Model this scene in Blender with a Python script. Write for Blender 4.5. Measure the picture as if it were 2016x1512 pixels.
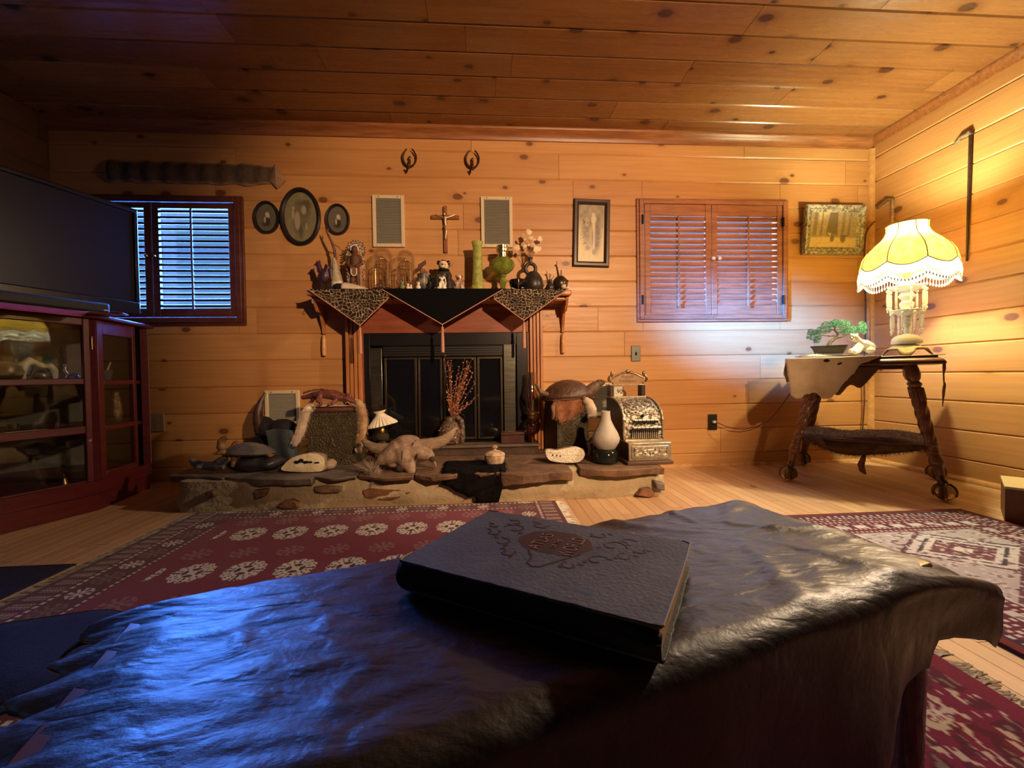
import bpy, bmesh, math, random
import numpy as np
from mathutils import Vector, Matrix, noise
PI = math.pi
for o in list(bpy.data.objects): bpy.data.objects.remove(o)
SC = bpy.context.scene
COL = SC.collection
random.seed(7)

# ---------------------------------------------------------------- camera
FPX, YAW, PITCH, ROLL, CAMH = 848.56, .0687, -.0207, -.0140, .697
_f = Vector((math.sin(YAW)*math.cos(PITCH), math.cos(YAW)*math.cos(PITCH), math.sin(PITCH)))
_r = Vector((math.cos(YAW), -math.sin(YAW), 0)); _u = _r.cross(_f)
CR = math.cos(ROLL)*_r + math.sin(ROLL)*_u
CU = -math.sin(ROLL)*_r + math.cos(ROLL)*_u
CF = _f
cam = bpy.data.cameras.new('camera'); camo = bpy.data.objects.new('camera', cam); COL.objects.link(camo)
camo.matrix_world = Matrix(((CR.x, CU.x, -CF.x, 0), (CR.y, CU.y, -CF.y, 0), (CR.z, CU.z, -CF.z, CAMH), (0, 0, 0, 1)))
cam.sensor_width = 36; cam.lens = FPX/2016*36; cam.clip_start = .02; cam.clip_end = 60
SC.camera = camo
SC.view_settings.view_transform = 'Standard'; SC.view_settings.look = 'None'
SC.view_settings.gamma = 1; SC.view_settings.use_curve_mapping = False
SC.view_settings.exposure = 0.0

# ---------------------------------------------------------------- light
world = bpy.data.worlds.new('world'); SC.world = world; world.use_nodes = True
world.node_tree.nodes['Background'].inputs[0].default_value = (.25, .5, 1, 1)
world.node_tree.nodes['Background'].inputs[1].default_value = .6
LAMP = Vector((2.535, 2.414, 0))            # where the table lamp stands
def light(name, kind, loc, power, color, aim=None, **k):
    l = bpy.data.lights.new(name, kind); l.energy = power; l.color = color
    o = bpy.data.objects.new(name, l); COL.objects.link(o); o.location = loc
    if aim is not None: o.rotation_euler = (Vector(aim)-Vector(loc)).to_track_quat('-Z', 'Y').to_euler()
    for a, b in k.items(): setattr(l, a, b)
    return o
# shaded reading lamp behind the camera, throwing a warm cone over the fireplace wall
light('reading_lamp_light', 'SPOT', (1.5, -1.0, 2.0), 700, (1, .60, .33), (0.4, 3.05, 1.26), spot_size=math.radians(57), spot_blend=.6, shadow_soft_size=.05)
# shaded standing lamp to the right of the frame
light('standing_lamp_light', 'SPOT', (2.42, 1.70, 1.9), 210, (1, .74, .50), (-.4, 1.35, 0), spot_size=math.radians(100), spot_blend=.8, shadow_soft_size=.06)
# daylight behind the louvers of the left window
light('window_daylight', 'AREA', (-2.2, 3.27, 1.52), 470, (.07, .24, 1), (-2.2, 0, 1.2), shape='RECTANGLE', size=1.02, size_y=.8)
# daylight behind the closed louvers of the right window
light('window_daylight_right', 'AREA', (1.71, 3.26, 1.52), 30, (.75, .8, 1), (1.71, 0, 1.5), shape='RECTANGLE', size=1.0, size_y=.8)
# added spot tinting the wall by the right window blue, no known source
light('blue_patch_spot', 'SPOT', (-2.72, .5, 1.75), 26000, (.03, .25, 1), (1.97, 3.1, 1.03), spot_size=math.radians(9), spot_blend=1, shadow_soft_size=.15)
# bulb of the table lamp
light('table_lamp_bulb', 'POINT', LAMP+Vector((0, 0, 1.49)), 92, (1, .95, .60), shadow_soft_size=.035)

# ---------------------------------------------------------------- pixel helpers (point of the room seen at a pixel of the photo)
def ray(px, py):
    return CF + (px-1008)/FPX*CR - (py-756)/FPX*CU
def W(px, py, Y): d = ray(px, py); return Vector((0, 0, CAMH)) + d*(Y/d.y)
def G(px, py, z): d = ray(px, py); return Vector((0, 0, CAMH)) + d*((z-CAMH)/d.z)
def WX(px, py, X): d = ray(px, py); return Vector((0, 0, CAMH)) + d*(X/d.x)
def V(*a): return Vector(a)

# ---------------------------------------------------------------- mesh builder
class B:
    def __init__(s): s.v = []; s.f = []; s.uv = None
    def add(s, vs, fs):
        o = len(s.v); s.v += [tuple(x) for x in vs]; s.f += [tuple(i+o for i in f) for f in fs]; return s
    def box(s, a, b, M=None):
        x0, y0, z0 = a; x1, y1, z1 = b
        vs = [Vector(q) for q in ((x0,y0,z0),(x1,y0,z0),(x1,y1,z0),(x0,y1,z0),(x0,y0,z1),(x1,y0,z1),(x1,y1,z1),(x0,y1,z1))]
        if M: vs = [M @ q for q in vs]
        return s.add(vs, [(0,3,2,1),(4,5,6,7),(0,1,5,4),(1,2,6,5),(2,3,7,6),(3,0,4,7)])
    def cbox(s, c, d, M=None):
        h = [q/2 for q in d]
        T = Matrix.Translation(Vector(c)) @ (M.to_4x4() if M else Matrix())
        return s.box((-h[0],-h[1],-h[2]), (h[0],h[1],h[2]), T)
    def tube(s, pts, rad, n=8, flat=1.0, up=None, caps=True, closed=False):
        pts = [Vector(p) for p in pts]; m = len(pts)
        if not hasattr(rad, '__len__'): rad = [rad]*m
        T = []
        for i in range(m):
            a = pts[(i-1) % m] if closed or i else pts[0]; b = pts[(i+1) % m] if closed or i < m-1 else pts[-1]
            d = b-a; T.append(d.normalized() if d.length > 1e-9 else Vector((0,0,1)))
        u = Vector(up) if up else (Vector((0,0,1)) if abs(T[0].z) < .9 else Vector((1,0,0)))
        vs = []
        for i in range(m):
            u = u - T[i]*u.dot(T[i])
            if u.length < 1e-6: u = T[i].orthogonal()
            u.normalize(); w = T[i].cross(u)
            for k in range(n):
                a = 2*PI*k/n
                vs.append(pts[i] + rad[i]*(math.cos(a)*u*flat + math.sin(a)*w))
        fs = []
        for i in range(m if closed else m-1):
            j = (i+1) % m
            for k in range(n): fs.append((i*n+k, i*n+(k+1) % n, j*n+(k+1) % n, j*n+k))
        if caps and not closed: fs += [tuple(range(n-1, -1, -1)), tuple(range((m-1)*n, m*n))]
        return s.add(vs, fs)
    def cyl(s, p, q, r, r2=None, n=16): return s.tube([p, q], [r, r if r2 is None else r2], n)
    def lathe(s, prof, c=(0,0,0), n=28, mod=None, sx=1, sy=1, M=None, caps=True):
        vs = []; fs = []; m = len(prof); c = Vector(c)
        for i, (r, z) in enumerate(prof):
            for k in range(n):
                a = 2*PI*k/n; q = r*(mod(a, i/(m-1)) if mod else 1); zz = z
                p = Vector((q*math.cos(a)*sx, q*math.sin(a)*sy, zz))
                vs.append(c + (M @ p if M else p))
        for i in range(m-1):
            for k in range(n): fs.append((i*n+k, i*n+(k+1) % n, (i+1)*n+(k+1) % n, (i+1)*n+k))
        if caps:
            fs.append(tuple(range(n-1, -1, -1))); fs.append(tuple(range((m-1)*n, m*n)))
        return s.add(vs, fs)
    def ell(s, c, r, nu=16, nv=10, M=None, nz=0, ns=3, seed=0):
        if not hasattr(r, '__len__'): r = (r, r, r)
        c = Vector(c); vs = [c+(M@Vector((0,0,-r[2])) if M else Vector((0,0,-r[2])))]
        for i in range(1, nv):
            t = -PI/2+PI*i/nv
            for k in range(nu):
                a = 2*PI*k/nu
                p = Vector((r[0]*math.cos(t)*math.cos(a), r[1]*math.cos(t)*math.sin(a), r[2]*math.sin(t)))
                if nz:
                    d = p.normalized(); p *= 1+nz*noise.noise(d*ns+Vector((seed*7.3, seed, 0)))
                vs.append(c+(M@p if M else p))
        vs.append(c+(M@Vector((0,0,r[2])) if M else Vector((0,0,r[2]))))
        fs = []; L = len(vs)-1
        for k in range(nu): fs.append((0, 1+(k+1) % nu, 1+k)); fs.append((L, L-nu+k, L-nu+(k+1) % nu))
        for i in range(nv-2):
            for k in range(nu): fs.append((1+i*nu+k, 1+i*nu+(k+1) % nu, 1+(i+1)*nu+(k+1) % nu, 1+(i+1)*nu+k))
        return s.add(vs, fs)
    def prism(s, poly, d):       # poly: 3d points of one face, d: extrusion vector
        n = len(poly); d = Vector(d); vs = [Vector(p) for p in poly]; vs += [p+d for p in vs]
        fs = [tuple(range(n-1, -1, -1)), tuple(range(n, 2*n))]
        for k in range(n): fs.append((k, (k+1) % n, n+(k+1) % n, n+k))
        return s.add(vs, fs)
    def sheet(s, P, th=0):       # P[i][j] grid of points; th thickness along the normal
        m = len(P); n = len(P[0]); vs = [Vector(p) for row in P for p in row]
        fs = [(i*n+j, i*n+j+1, (i+1)*n+j+1, (i+1)*n+j) for i in range(m-1) for j in range(n-1)]
        return s.add(vs, fs)

def mk(name, b, mat, parent=None, bev=0, sub=0, solid=0, vox=0, smooth=40, segs=2, soff=-1, sm=4):
    me = bpy.data.meshes.new(name); me.from_pydata(b.v, [], b.f)
    bm = bmesh.new(); bm.from_mesh(me); bmesh.ops.recalc_face_normals(bm, faces=bm.faces); bm.to_mesh(me); bm.free()
    o = bpy.data.objects.new(name, me); COL.objects.link(o)
    if mat is not None: me.materials.append(mat)
    if smooth:
        for p in me.polygons: p.use_smooth = True
        if smooth < 180: me.set_sharp_from_angle(angle=math.radians(smooth))
    if vox:
        m = o.modifiers.new('r', 'REMESH'); m.mode = 'VOXEL'; m.voxel_size = vox; m.use_smooth_shade = True
        m = o.modifiers.new('s', 'SMOOTH'); m.iterations = sm; m.factor = .5
    if solid: m = o.modifiers.new('t', 'SOLIDIFY'); m.thickness = solid; m.offset = soff
    if bev: m = o.modifiers.new('b', 'BEVEL'); m.width = bev; m.segments = segs; m.limit_method = 'ANGLE'; m.angle_limit = math.radians(35)
    if sub: m = o.modifiers.new('d', 'SUBSURF'); m.levels = sub; m.render_levels = sub
    if parent is not None:
        o.parent = parent
        R = parent
        T = Vector(parent.get('origin', (0, 0, 0)))
        if parent.type == 'EMPTY':
            o.matrix_parent_inverse = parent_inv(parent)
        else:
            o.matrix_parent_inverse = Matrix()
    return o
def parent_inv(e): return (Matrix.Translation(e.location) @ e.rotation_euler.to_matrix().to_4x4()).inverted() if e.get('abs') else Matrix()
def thing(name, label, cat, loc=(0,0,0), rz=0, group=None, absolute=False):
    o = bpy.data.objects.new(name, None); COL.objects.link(o); o.empty_display_size = .05
    o.location = loc; o.rotation_euler = (0, 0, rz); o['label'] = label; o['category'] = cat
    if group: o['group'] = group
    if absolute: o['abs'] = 1        # parts are given in room coordinates
    return o
def tag(o, label, cat, group=None, kind=None):
    if label: o['label'] = label
    if cat: o['category'] = cat
    if group: o['group'] = group
    if kind: o['kind'] = kind
    return o
def lab(o, label): o['label'] = label; return o
def struct(o): o['kind'] = 'structure'; return o
def text(s, size, mat, name, parent, M, depth=.0008, width=None):
    cu = bpy.data.curves.new(name, 'FONT'); cu.body = s; cu.size = size; cu.extrude = depth; cu.align_x = 'CENTER'; cu.align_y = 'CENTER'
    t = bpy.data.objects.new(name, cu); COL.objects.link(t); bpy.context.view_layer.update()
    dg = bpy.context.evaluated_depsgraph_get()
    me = bpy.data.meshes.new_from_object(t.evaluated_get(dg)); bpy.data.objects.remove(t)
    k = 1
    if width:
        xs = [v.co.x for v in me.vertices]; k = width/(max(xs)-min(xs))
    me.transform(M @ Matrix.Diagonal((k, 1, 1, 1)))
    me.materials.clear(); me.materials.append(mat)
    o = bpy.data.objects.new(name, me); COL.objects.link(o); o.parent = parent
    if parent is not None and parent.type == 'EMPTY': o.matrix_parent_inverse = parent_inv(parent)
    return o
def paint(name, nu, nv, pos, col, mat, parent=None, solid=0):
    """sheet of nu x nv quads; pos(u,v)->x,y,z arrays, col(u,v)->rgb arrays: the woven / printed pattern of the thing"""
    u, v = np.meshgrid(np.linspace(0, 1, nu+1), np.linspace(0, 1, nv+1))
    P = np.stack([np.broadcast_to(q, u.shape) for q in pos(u, v)], -1).reshape(-1, 3)
    Cc = np.stack([np.broadcast_to(q, u.shape) for q in col(u, v)]+[np.ones_like(u)], -1).reshape(-1, 4)
    i, j = np.meshgrid(np.arange(nu), np.arange(nv)); a = j*(nu+1)+i
    F = np.stack([a, a+1, a+nu+2, a+nu+1], -1).reshape(-1, 4)
    me = bpy.data.meshes.new(name); me.vertices.add(len(P)); me.vertices.foreach_set('co', P.ravel())
    me.loops.add(F.size); me.loops.foreach_set('vertex_index', F.ravel().astype(np.int32))
    me.polygons.add(len(F)); me.polygons.foreach_set('loop_start', np.arange(0, F.size, 4, dtype=np.int32))
    me.update(calc_edges=True)
    at = me.color_attributes.new('col', 'FLOAT_COLOR', 'POINT'); at.data.foreach_set('color', Cc.ravel().astype(np.float32))
    me.polygons.foreach_set('use_smooth', np.ones(len(F), dtype=bool))
    me.materials.append(mat); o = bpy.data.objects.new(name, me); COL.objects.link(o)
    if solid: m = o.modifiers.new('t', 'SOLIDIFY'); m.thickness = solid; m.offset = -1
    if parent is not None:
        o.parent = parent
        if parent.type == 'EMPTY': o.matrix_parent_inverse = parent_inv(parent)
    return o
def vnoise(x, y, seed=0):        # smooth value noise on arrays
    xi = np.floor(x).astype(np.int64); yi = np.floor(y).astype(np.int64); fx = x-xi; fy = y-yi
    fx = fx*fx*(3-2*fx); fy = fy*fy*(3-2*fy)
    def h(a, b):
        n = (a*374761393 + b*668265263 + seed*1442695041) & 0x7fffffff
        n = ((n ^ (n >> 13))*1274126177) & 0x7fffffff
        return ((n ^ (n >> 16)) & 0xffff)/65535.
    return (h(xi,yi)*(1-fx)+h(xi+1,yi)*fx)*(1-fy)+(h(xi,yi+1)*(1-fx)+h(xi+1,yi+1)*fx)*fy
def mixc(c, d, m): return [a*(1-m)+b*m for a, b in zip(c, d)]

# ---------------------------------------------------------------- materials
def newmat(name):
    m = bpy.data.materials.new(name); m.use_nodes = True
    nt = m.node_tree; return m, nt, nt.nodes['Principled BSDF']
def nd(nt, t, ins=None, **k):
    n = nt.nodes.new(t)
    for a, b in k.items(): setattr(n, a, b)
    for a, b in (ins or {}).items():
        if hasattr(b, 'is_output') or hasattr(b, 'links'): nt.links.new(b, n.inputs[a])
        else: n.inputs[a].default_value = b
    return n
def c4(c): return (*c, 1)
def mat(name, c1, c2=None, sc=8, rough=.6, metal=0, bump=0, bsc=None, spec=.5, stretch=(1,1,1), trans=0, ior=1.45, coat=0, emit=None, es=0, sheen=0, alpha=1, detail=4, lo=.35, hi=.65):
    m, nt, p = newmat(name)
    p.inputs['Base Color'].default_value = c4(c1); p.inputs['Roughness'].default_value = rough; p.inputs['Metallic'].default_value = metal
    p.inputs['Specular IOR Level'].default_value = spec; p.inputs['Transmission Weight'].default_value = trans; p.inputs['IOR'].default_value = ior
    p.inputs['Coat Weight'].default_value = coat; p.inputs['Sheen Weight'].default_value = sheen; p.inputs['Alpha'].default_value = alpha
    if emit: p.inputs['Emission Color'].default_value = c4(emit); p.inputs['Emission Strength'].default_value = es
    if c2 or bump:
        tc = nd(nt, 'ShaderNodeTexCoord'); mp = nd(nt, 'ShaderNodeMapping', {'Vector': tc.outputs['Object'], 'Scale': stretch})
        if c2:
            n = nd(nt, 'ShaderNodeTexNoise', {'Vector': mp.outputs[0], 'Scale': sc, 'Detail': detail, 'Roughness': .6})
            r = nd(nt, 'ShaderNodeValToRGB', {'Fac': n.outputs['Fac']})
            r.color_ramp.elements[0].position = lo; r.color_ramp.elements[0].color = c4(c1)
            r.color_ramp.elements[1].position = hi; r.color_ramp.elements[1].color = c4(c2)
            nt.links.new(r.outputs[0], p.inputs['Base Color'])
        if bump:
            n2 = nd(nt, 'ShaderNodeTexNoise', {'Vector': mp.outputs[0], 'Scale': bsc or sc*3, 'Detail': 5})
            bm = nd(nt, 'ShaderNodeBump', {'Height': n2.outputs['Fac'], 'Strength': bump, 'Distance': .01})
            nt.links.new(bm.outputs[0], p.inputs['Normal'])
    return m
def attrmat(name, rough=.85, bump=0, bsc=400, spec=.3, sheen=0):
    m, nt, p = newmat(name); a = nd(nt, 'ShaderNodeAttribute', attribute_name='col')
    nt.links.new(a.outputs['Color'], p.inputs['Base Color']); p.inputs['Roughness'].default_value = rough
    p.inputs['Specular IOR Level'].default_value = spec; p.inputs['Sheen Weight'].default_value = sheen
    if bump:
        tc = nd(nt, 'ShaderNodeTexCoord'); n2 = nd(nt, 'ShaderNodeTexNoise', {'Vector': tc.outputs['Object'], 'Scale': bsc, 'Detail': 2})
        bm = nd(nt, 'ShaderNodeBump', {'Height': n2.outputs['Fac'], 'Strength': bump, 'Distance': .005}); nt.links.new(bm.outputs[0], p.inputs['Normal'])
    return m
def thinglass(name, tint, rough=.03, refl=.12):
    m, nt, p = newmat(name); nt.nodes.remove(p); out = nt.nodes['Material Output']
    lw = nd(nt, 'ShaderNodeLayerWeight', {'Blend': .35}); f = nd(nt, 'ShaderNodeMapRange', {'Value': lw.outputs['Fresnel'], 'From Min': 0, 'From Max': 1, 'To Min': refl*.35, 'To Max': min(1, refl*2.6)})
    t = nd(nt, 'ShaderNodeBsdfTransparent', {'Color': c4(tint)}); g = nd(nt, 'ShaderNodeBsdfGlossy', {'Color': (1, 1, 1, 1), 'Roughness': rough}); mx = nd(nt, 'ShaderNodeMixShader', {0: f.outputs[0], 1: t.outputs[0], 2: g.outputs[0]}); nt.links.new(mx.outputs[0], out.inputs[0]); return m
def woodmat(name, dark, lite, knot, rough=.45, knots=.5, kscale=(2.6, 5.2), grain=42, tintamt=.35, spec=.5, kr=.2):
    """board wood: UV in metres along / across, random value 'rnd' per board"""
    m, nt, p = newmat(name); L = nt.links
    uv = nd(nt, 'ShaderNodeUVMap', uv_map='UVMap')
    kv = nd(nt, 'ShaderNodeVectorMath', {0: uv.outputs[0], 1: (kscale[0], kscale[1], 0)}, operation='MULTIPLY')
    vo = nd(nt, 'ShaderNodeTexVoronoi', {'Vector': kv.outputs[0], 'Scale': 1, 'Randomness': 1}, voronoi_dimensions='2D')
    sp = nd(nt, 'ShaderNodeSeparateColor', {0: vo.outputs['Color']})
    gate = nd(nt, 'ShaderNodeMath', {0: sp.outputs[0], 1: knots}, operation='LESS_THAN')
    rad = nd(nt, 'ShaderNodeMath', {0: sp.outputs[1], 1: kr*.75, 2: kr*.28}, operation='MULTIPLY_ADD')
    dn = nd(nt, 'ShaderNodeMath', {0: vo.outputs['Distance'], 1: rad.outputs[0]}, operation='DIVIDE')
    km = nd(nt, 'ShaderNodeMapRange', {'Value': dn.outputs[0], 'From Min': .75, 'From Max': 1.1, 'To Min': 1, 'To Max': 0})
    kmask = nd(nt, 'ShaderNodeMath', {0: km.outputs[0], 1: gate.outputs[0]}, operation='MULTIPLY')
    halo = nd(nt, 'ShaderNodeMapRange', {'Value': dn.outputs[0], 'From Min': .8, 'From Max': 2.6, 'To Min': 1, 'To Max': 0}, interpolation_type='SMOOTHSTEP')
    hm = nd(nt, 'ShaderNodeMath', {0: halo.outputs[0], 1: gate.outputs[0]}, operation='MULTIPLY')
    su = nd(nt, 'ShaderNodeSeparateXYZ', {0: uv.outputs[0]})
    wob = nd(nt, 'ShaderNodeTexNoise', {'Vector': nd(nt, 'ShaderNodeVectorMath', {0: uv.outputs[0], 1: (1.3, 5, 0)}, operation='MULTIPLY').outputs[0], 'Scale': 1, 'Detail': 2})
    w2 = nd(nt, 'ShaderNodeMath', {0: wob.outputs['Fac'], 1: .05, 2: su.outputs[1]}, operation='MULTIPLY_ADD')
    w3 = nd(nt, 'ShaderNodeMath', {0: hm.outputs[0], 1: .03, 2: w2.outputs[0]}, operation='MULTIPLY_ADD')
    cv = nd(nt, 'ShaderNodeCombineXYZ', {0: nd(nt, 'ShaderNodeMath', {0: su.outputs[0], 1: 1.6}, operation='MULTIPLY').outputs[0],
                                         1: nd(nt, 'ShaderNodeMath', {0: w3.outputs[0], 1: float(grain)}, operation='MULTIPLY').outputs[0]})
    gr = nd(nt, 'ShaderNodeTexNoise', {'Vector': cv.outputs[0], 'Scale': 1, 'Detail': 4, 'Roughness': .62})
    big = nd(nt, 'ShaderNodeTexNoise', {'Vector': nd(nt, 'ShaderNodeVectorMath', {0: uv.outputs[0], 1: (.9, 4, 0)}, operation='MULTIPLY').outputs[0], 'Scale': 1, 'Detail': 3})
    at = nd(nt, 'ShaderNodeAttribute', attribute_name='rnd')
    f1 = nd(nt, 'ShaderNodeMath', {0: gr.outputs['Fac'], 1: .8, 2: nd(nt, 'ShaderNodeMath', {0: big.outputs['Fac'], 1: .55}, operation='MULTIPLY').outputs[0]}, operation='MULTIPLY_ADD')
    f2 = nd(nt, 'ShaderNodeMath', {0: at.outputs['Fac'], 1: tintamt, 2: f1.outputs[0]}, operation='MULTIPLY_ADD')
    f3 = nd(nt, 'ShaderNodeMapRange', {'Value': f2.outputs[0], 'From Min': .35+tintamt*.3, 'From Max': 1.05+tintamt*.7})
    base = nd(nt, 'ShaderNodeMix', {0: f3.outputs[0], 6: c4(lite), 7: c4(dark)}, data_type='RGBA')
    c2 = nd(nt, 'ShaderNodeMix', {0: nd(nt, 'ShaderNodeMath', {0: hm.outputs[0], 1: .55}, operation='MULTIPLY').outputs[0], 6: base.outputs[2], 7: c4(dark)}, data_type='RGBA')
    c3 = nd(nt, 'ShaderNodeMix', {0: nd(nt, 'ShaderNodeMath', {0: kmask.outputs[0], 1: .9}, operation='MULTIPLY').outputs[0], 6: c2.outputs[2], 7: c4(knot)}, data_type='RGBA')
    L.new(c3.outputs[2], p.inputs['Base Color'])
    rr = nd(nt, 'ShaderNodeMapRange', {'Value': gr.outputs['Fac'], 'From Min': .2, 'From Max': .8, 'To Min': rough-.07, 'To Max': rough+.1}); L.new(rr.outputs[0], p.inputs['Roughness'])
    bm = nd(nt, 'ShaderNodeBump', {'Height': f1.outputs[0], 'Strength': .12, 'Distance': .004}); L.new(bm.outputs[0], p.inputs['Normal'])
    p.inputs['Specular IOR Level'].default_value = spec
    return m
def boards(name, o, U, Vd, N, ulen, vlen, bw, m, seg=(1.2, 2.6), holes=(), g=.010, dep=.007, endgap=.0012, v0=0, seed=1, th=.02, joints=None):
    """wall / floor / ceiling of boards running along U, stacked along Vd, visible side N"""
    rg = random.Random(seed); o, U, Vd, N = Vector(o), Vector(U), Vector(Vd), Vector(N)
    vs = []; fs = []; uvs = []; rn = []
    def piece(u0, u1, a, b, off, r, row, full_a=True, full_b=True):
        ga = .002 if g else 0
        prof = ([(a, -dep), (a+ga, -dep), (a+g, 0)] if full_a else [(a, 0)]) + ([(b-g*.55, 0), (b, -dep)] if full_b else [(b, 0)])
        base = len(vs); n = len(prof)
        for u in (u0+endgap, u1-endgap):
            for (v, d) in prof: vs.append(o+U*u+Vd*v+N*d)
        for k in range(n-1):
            fs.append((base+k, base+k+1, base+n+k+1, base+n+k))
            for (uu, kk) in ((u0, k), (u0, k+1), (u1, k+1), (u1, k)): uvs.append((uu+off, prof[kk][0]-a0+row*3.7)); rn.append(r)
        # ends go back into the wall
        for s_, u in ((0, u0+endgap), (1, u1-endgap)):
            e = len(vs); q0, q1 = base+s_*n, base+s_*n+n-1
            vs.append(o+U*u+Vd*prof[0][0]-N*th); vs.append(o+U*u+Vd*prof[-1][0]-N*th)
            fs.append((q0, *[base+s_*n+k for k in range(1, n)], e+1, e)); uvs.extend([(u+off, row*3.7)]*(n+2)); rn.extend([r*.3]*(n+2))
    row = 0; v = v0
    while v < vlen-1e-4:
        a0 = v; a, b = max(v, 0), min(v+bw, vlen); u = -rg.random()*seg[1]*.6; cuts = [0]
        while True:
            u += rg.uniform(*seg)
            if u >= ulen: break
            if u > .15: cuts.append(u)
        cuts.append(ulen)
        for u0, u1 in zip(cuts, cuts[1:]):
            off = rg.random()*50; r = rg.random()
            pcs = [(u0, u1, a, b)]
            for (hu0, hu1, hv0, hv1) in holes:
                nx = []
                for (p0, p1, q0, q1) in pcs:
                    if p1 <= hu0 or p0 >= hu1 or q1 <= hv0 or q0 >= hv1: nx.append((p0, p1, q0, q1)); continue
                    if p0 < hu0: nx.append((p0, hu0, q0, q1))
                    if p1 > hu1: nx.append((hu1, p1, q0, q1))
                    m0, m1 = max(p0, hu0), min(p1, hu1)
                    if q0 < hv0: nx.append((m0, m1, q0, hv0))
                    if q1 > hv1: nx.append((m0, m1, hv1, q1))
                pcs = nx
            for (p0, p1, q0, q1) in pcs: piece(p0, p1, q0, q1, off, r, row, q0 == a, q1 == b)
        v += bw; row += 1
    # solid backing
    segs = [(0, ulen, 0, vlen)]
    for (hu0, hu1, hv0, hv1) in holes:
        nx = []
        for (p0, p1, q0, q1) in segs:
            if p1 <= hu0 or p0 >= hu1: nx.append((p0, p1, q0, q1)); continue
            if p0 < hu0: nx.append((p0, hu0, q0, q1))
            if p1 > hu1: nx.append((hu1, p1, q0, q1))
            nx.append((max(p0, hu0), min(p1, hu1), q0, hv0)); nx.append((max(p0, hu0), min(p1, hu1), hv1, q1))
        segs = nx
    for (p0, p1, q0, q1) in segs:
        e = len(vs)
        for d in (-dep-.001, -.09):
            for (uu, vv) in ((p0, q0), (p1, q0), (p1, q1), (p0, q1)): vs.append(o+U*uu+Vd*vv+N*d)
        for f in ((0,1,2,3), (7,6,5,4), (0,4,5,1), (1,5,6,2), (2,6,7,3), (3,7,4,0)):
            fs.append(tuple(e+k for k in f)); uvs.extend([(0, 0)]*4); rn.extend([1]*4)
    me = bpy.data.meshes.new(name); me.from_pydata(vs, [], fs); ul = me.uv_layers.new(name='UVMap')
    ul.data.foreach_set('uv', np.array(uvs, dtype=np.float32).ravel())
    at = me.attributes.new('rnd', 'FLOAT', 'CORNER'); at.data.foreach_set('value', np.array(rn, dtype=np.float32))
    bm = bmesh.new(); bm.from_mesh(me); bmesh.ops.recalc_face_normals(bm, faces=bm.faces); bm.to_mesh(me); bm.free()
    me.materials.append(m); ob = bpy.data.objects.new(name, me); COL.objects.link(ob); ob['kind'] = 'structure'
    return ob
def boxwood(name, m): return m
def fur(name, pts, m, parent, ln=.02, r=.0006, seed=3, grav=.4, jit=.5, n3=3):
    """tufts of hair: pts = [(position, direction)]"""
    rg = random.Random(seed); b = B()
    for p, d in pts:
        p = Vector(p); d = (Vector(d)+Vector((rg.uniform(-jit, jit), rg.uniform(-jit, jit), rg.uniform(-jit, jit)))).normalized()
        l = ln*rg.uniform(.6, 1.3); q = p+d*l*.55; e = q+(d+Vector((0, 0, -grav))).normalized()*l*.5
        s_ = d.orthogonal().normalized()*r; t = d.cross(s_)
        b.add([p+s_, p-s_*.5+t, p-s_*.5-t, q+s_*.7, q-s_*.35+t*.7, q-s_*.35-t*.7, e], [(0,1,4,3), (1,2,5,4), (2,0,3,5), (3,4,6), (4,5,6), (5,3,6)])
    return mk(name, b, m, parent)
# ================================================================ ROOM
XL, XR, YB, YF, H = -2.85, 2.968, 3.102, -3.6, 2.44
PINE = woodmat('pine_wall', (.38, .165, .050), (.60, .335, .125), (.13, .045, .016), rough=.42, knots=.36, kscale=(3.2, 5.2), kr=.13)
DPINE = woodmat('low_bounce_pine', (.06, .024, .010), (.11, .05, .02), (.03, .012, .006), rough=.5, knots=.2)  # left and front walls coloured darker than the pine to cut bounced light
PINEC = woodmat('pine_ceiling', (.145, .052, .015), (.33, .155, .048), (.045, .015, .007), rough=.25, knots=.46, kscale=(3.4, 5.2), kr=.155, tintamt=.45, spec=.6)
OAK = woodmat('oak_floor', (.44, .25, .115), (.66, .44, .245), (.25, .12, .05), rough=.42, knots=.05, grain=70, tintamt=.7)
DWOOD = mat('dark_red_wood', (.11, .030, .014), (.18, .055, .024), 9, .42, stretch=(1, 1, 9), bump=.05)
TRIMW = mat('trim_wood', (.19, .068, .02), (.30, .115, .034), 9, .38, stretch=(.6, 6, 6), bump=.04)
TRIML = mat('trim_light_wood', (.46, .23, .075), (.60, .33, .12), 9, .4, stretch=(3, 3, 3))
SHUT = mat('shutter_wood', (.23, .085, .042), (.36, .15, .075), 6, .42, stretch=(1, 1, 10), bump=.04)
SHUT1 = mat('shutter_dark_wood', (.085, .024, .016), (.13, .04, .024), 6, .45, stretch=(1, 1, 8))
SLAT1 = mat('shutter_louver_wood', (.022, .013, .012), None, rough=.6, spec=.2)
BRASS = mat('brass', (.55, .37, .13), (.40, .25, .08), 30, .32, metal=1)
BLACKM = mat('black_metal', (.012, .012, .013), None, rough=.4, metal=.3)
IRON = mat('rusty_iron', (.05, .03, .022), (.10, .05, .03), 60, .6, metal=.6, bump=.2)
WHITEP = mat('white_plastic', (.75, .72, .64), None, rough=.4)

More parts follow.
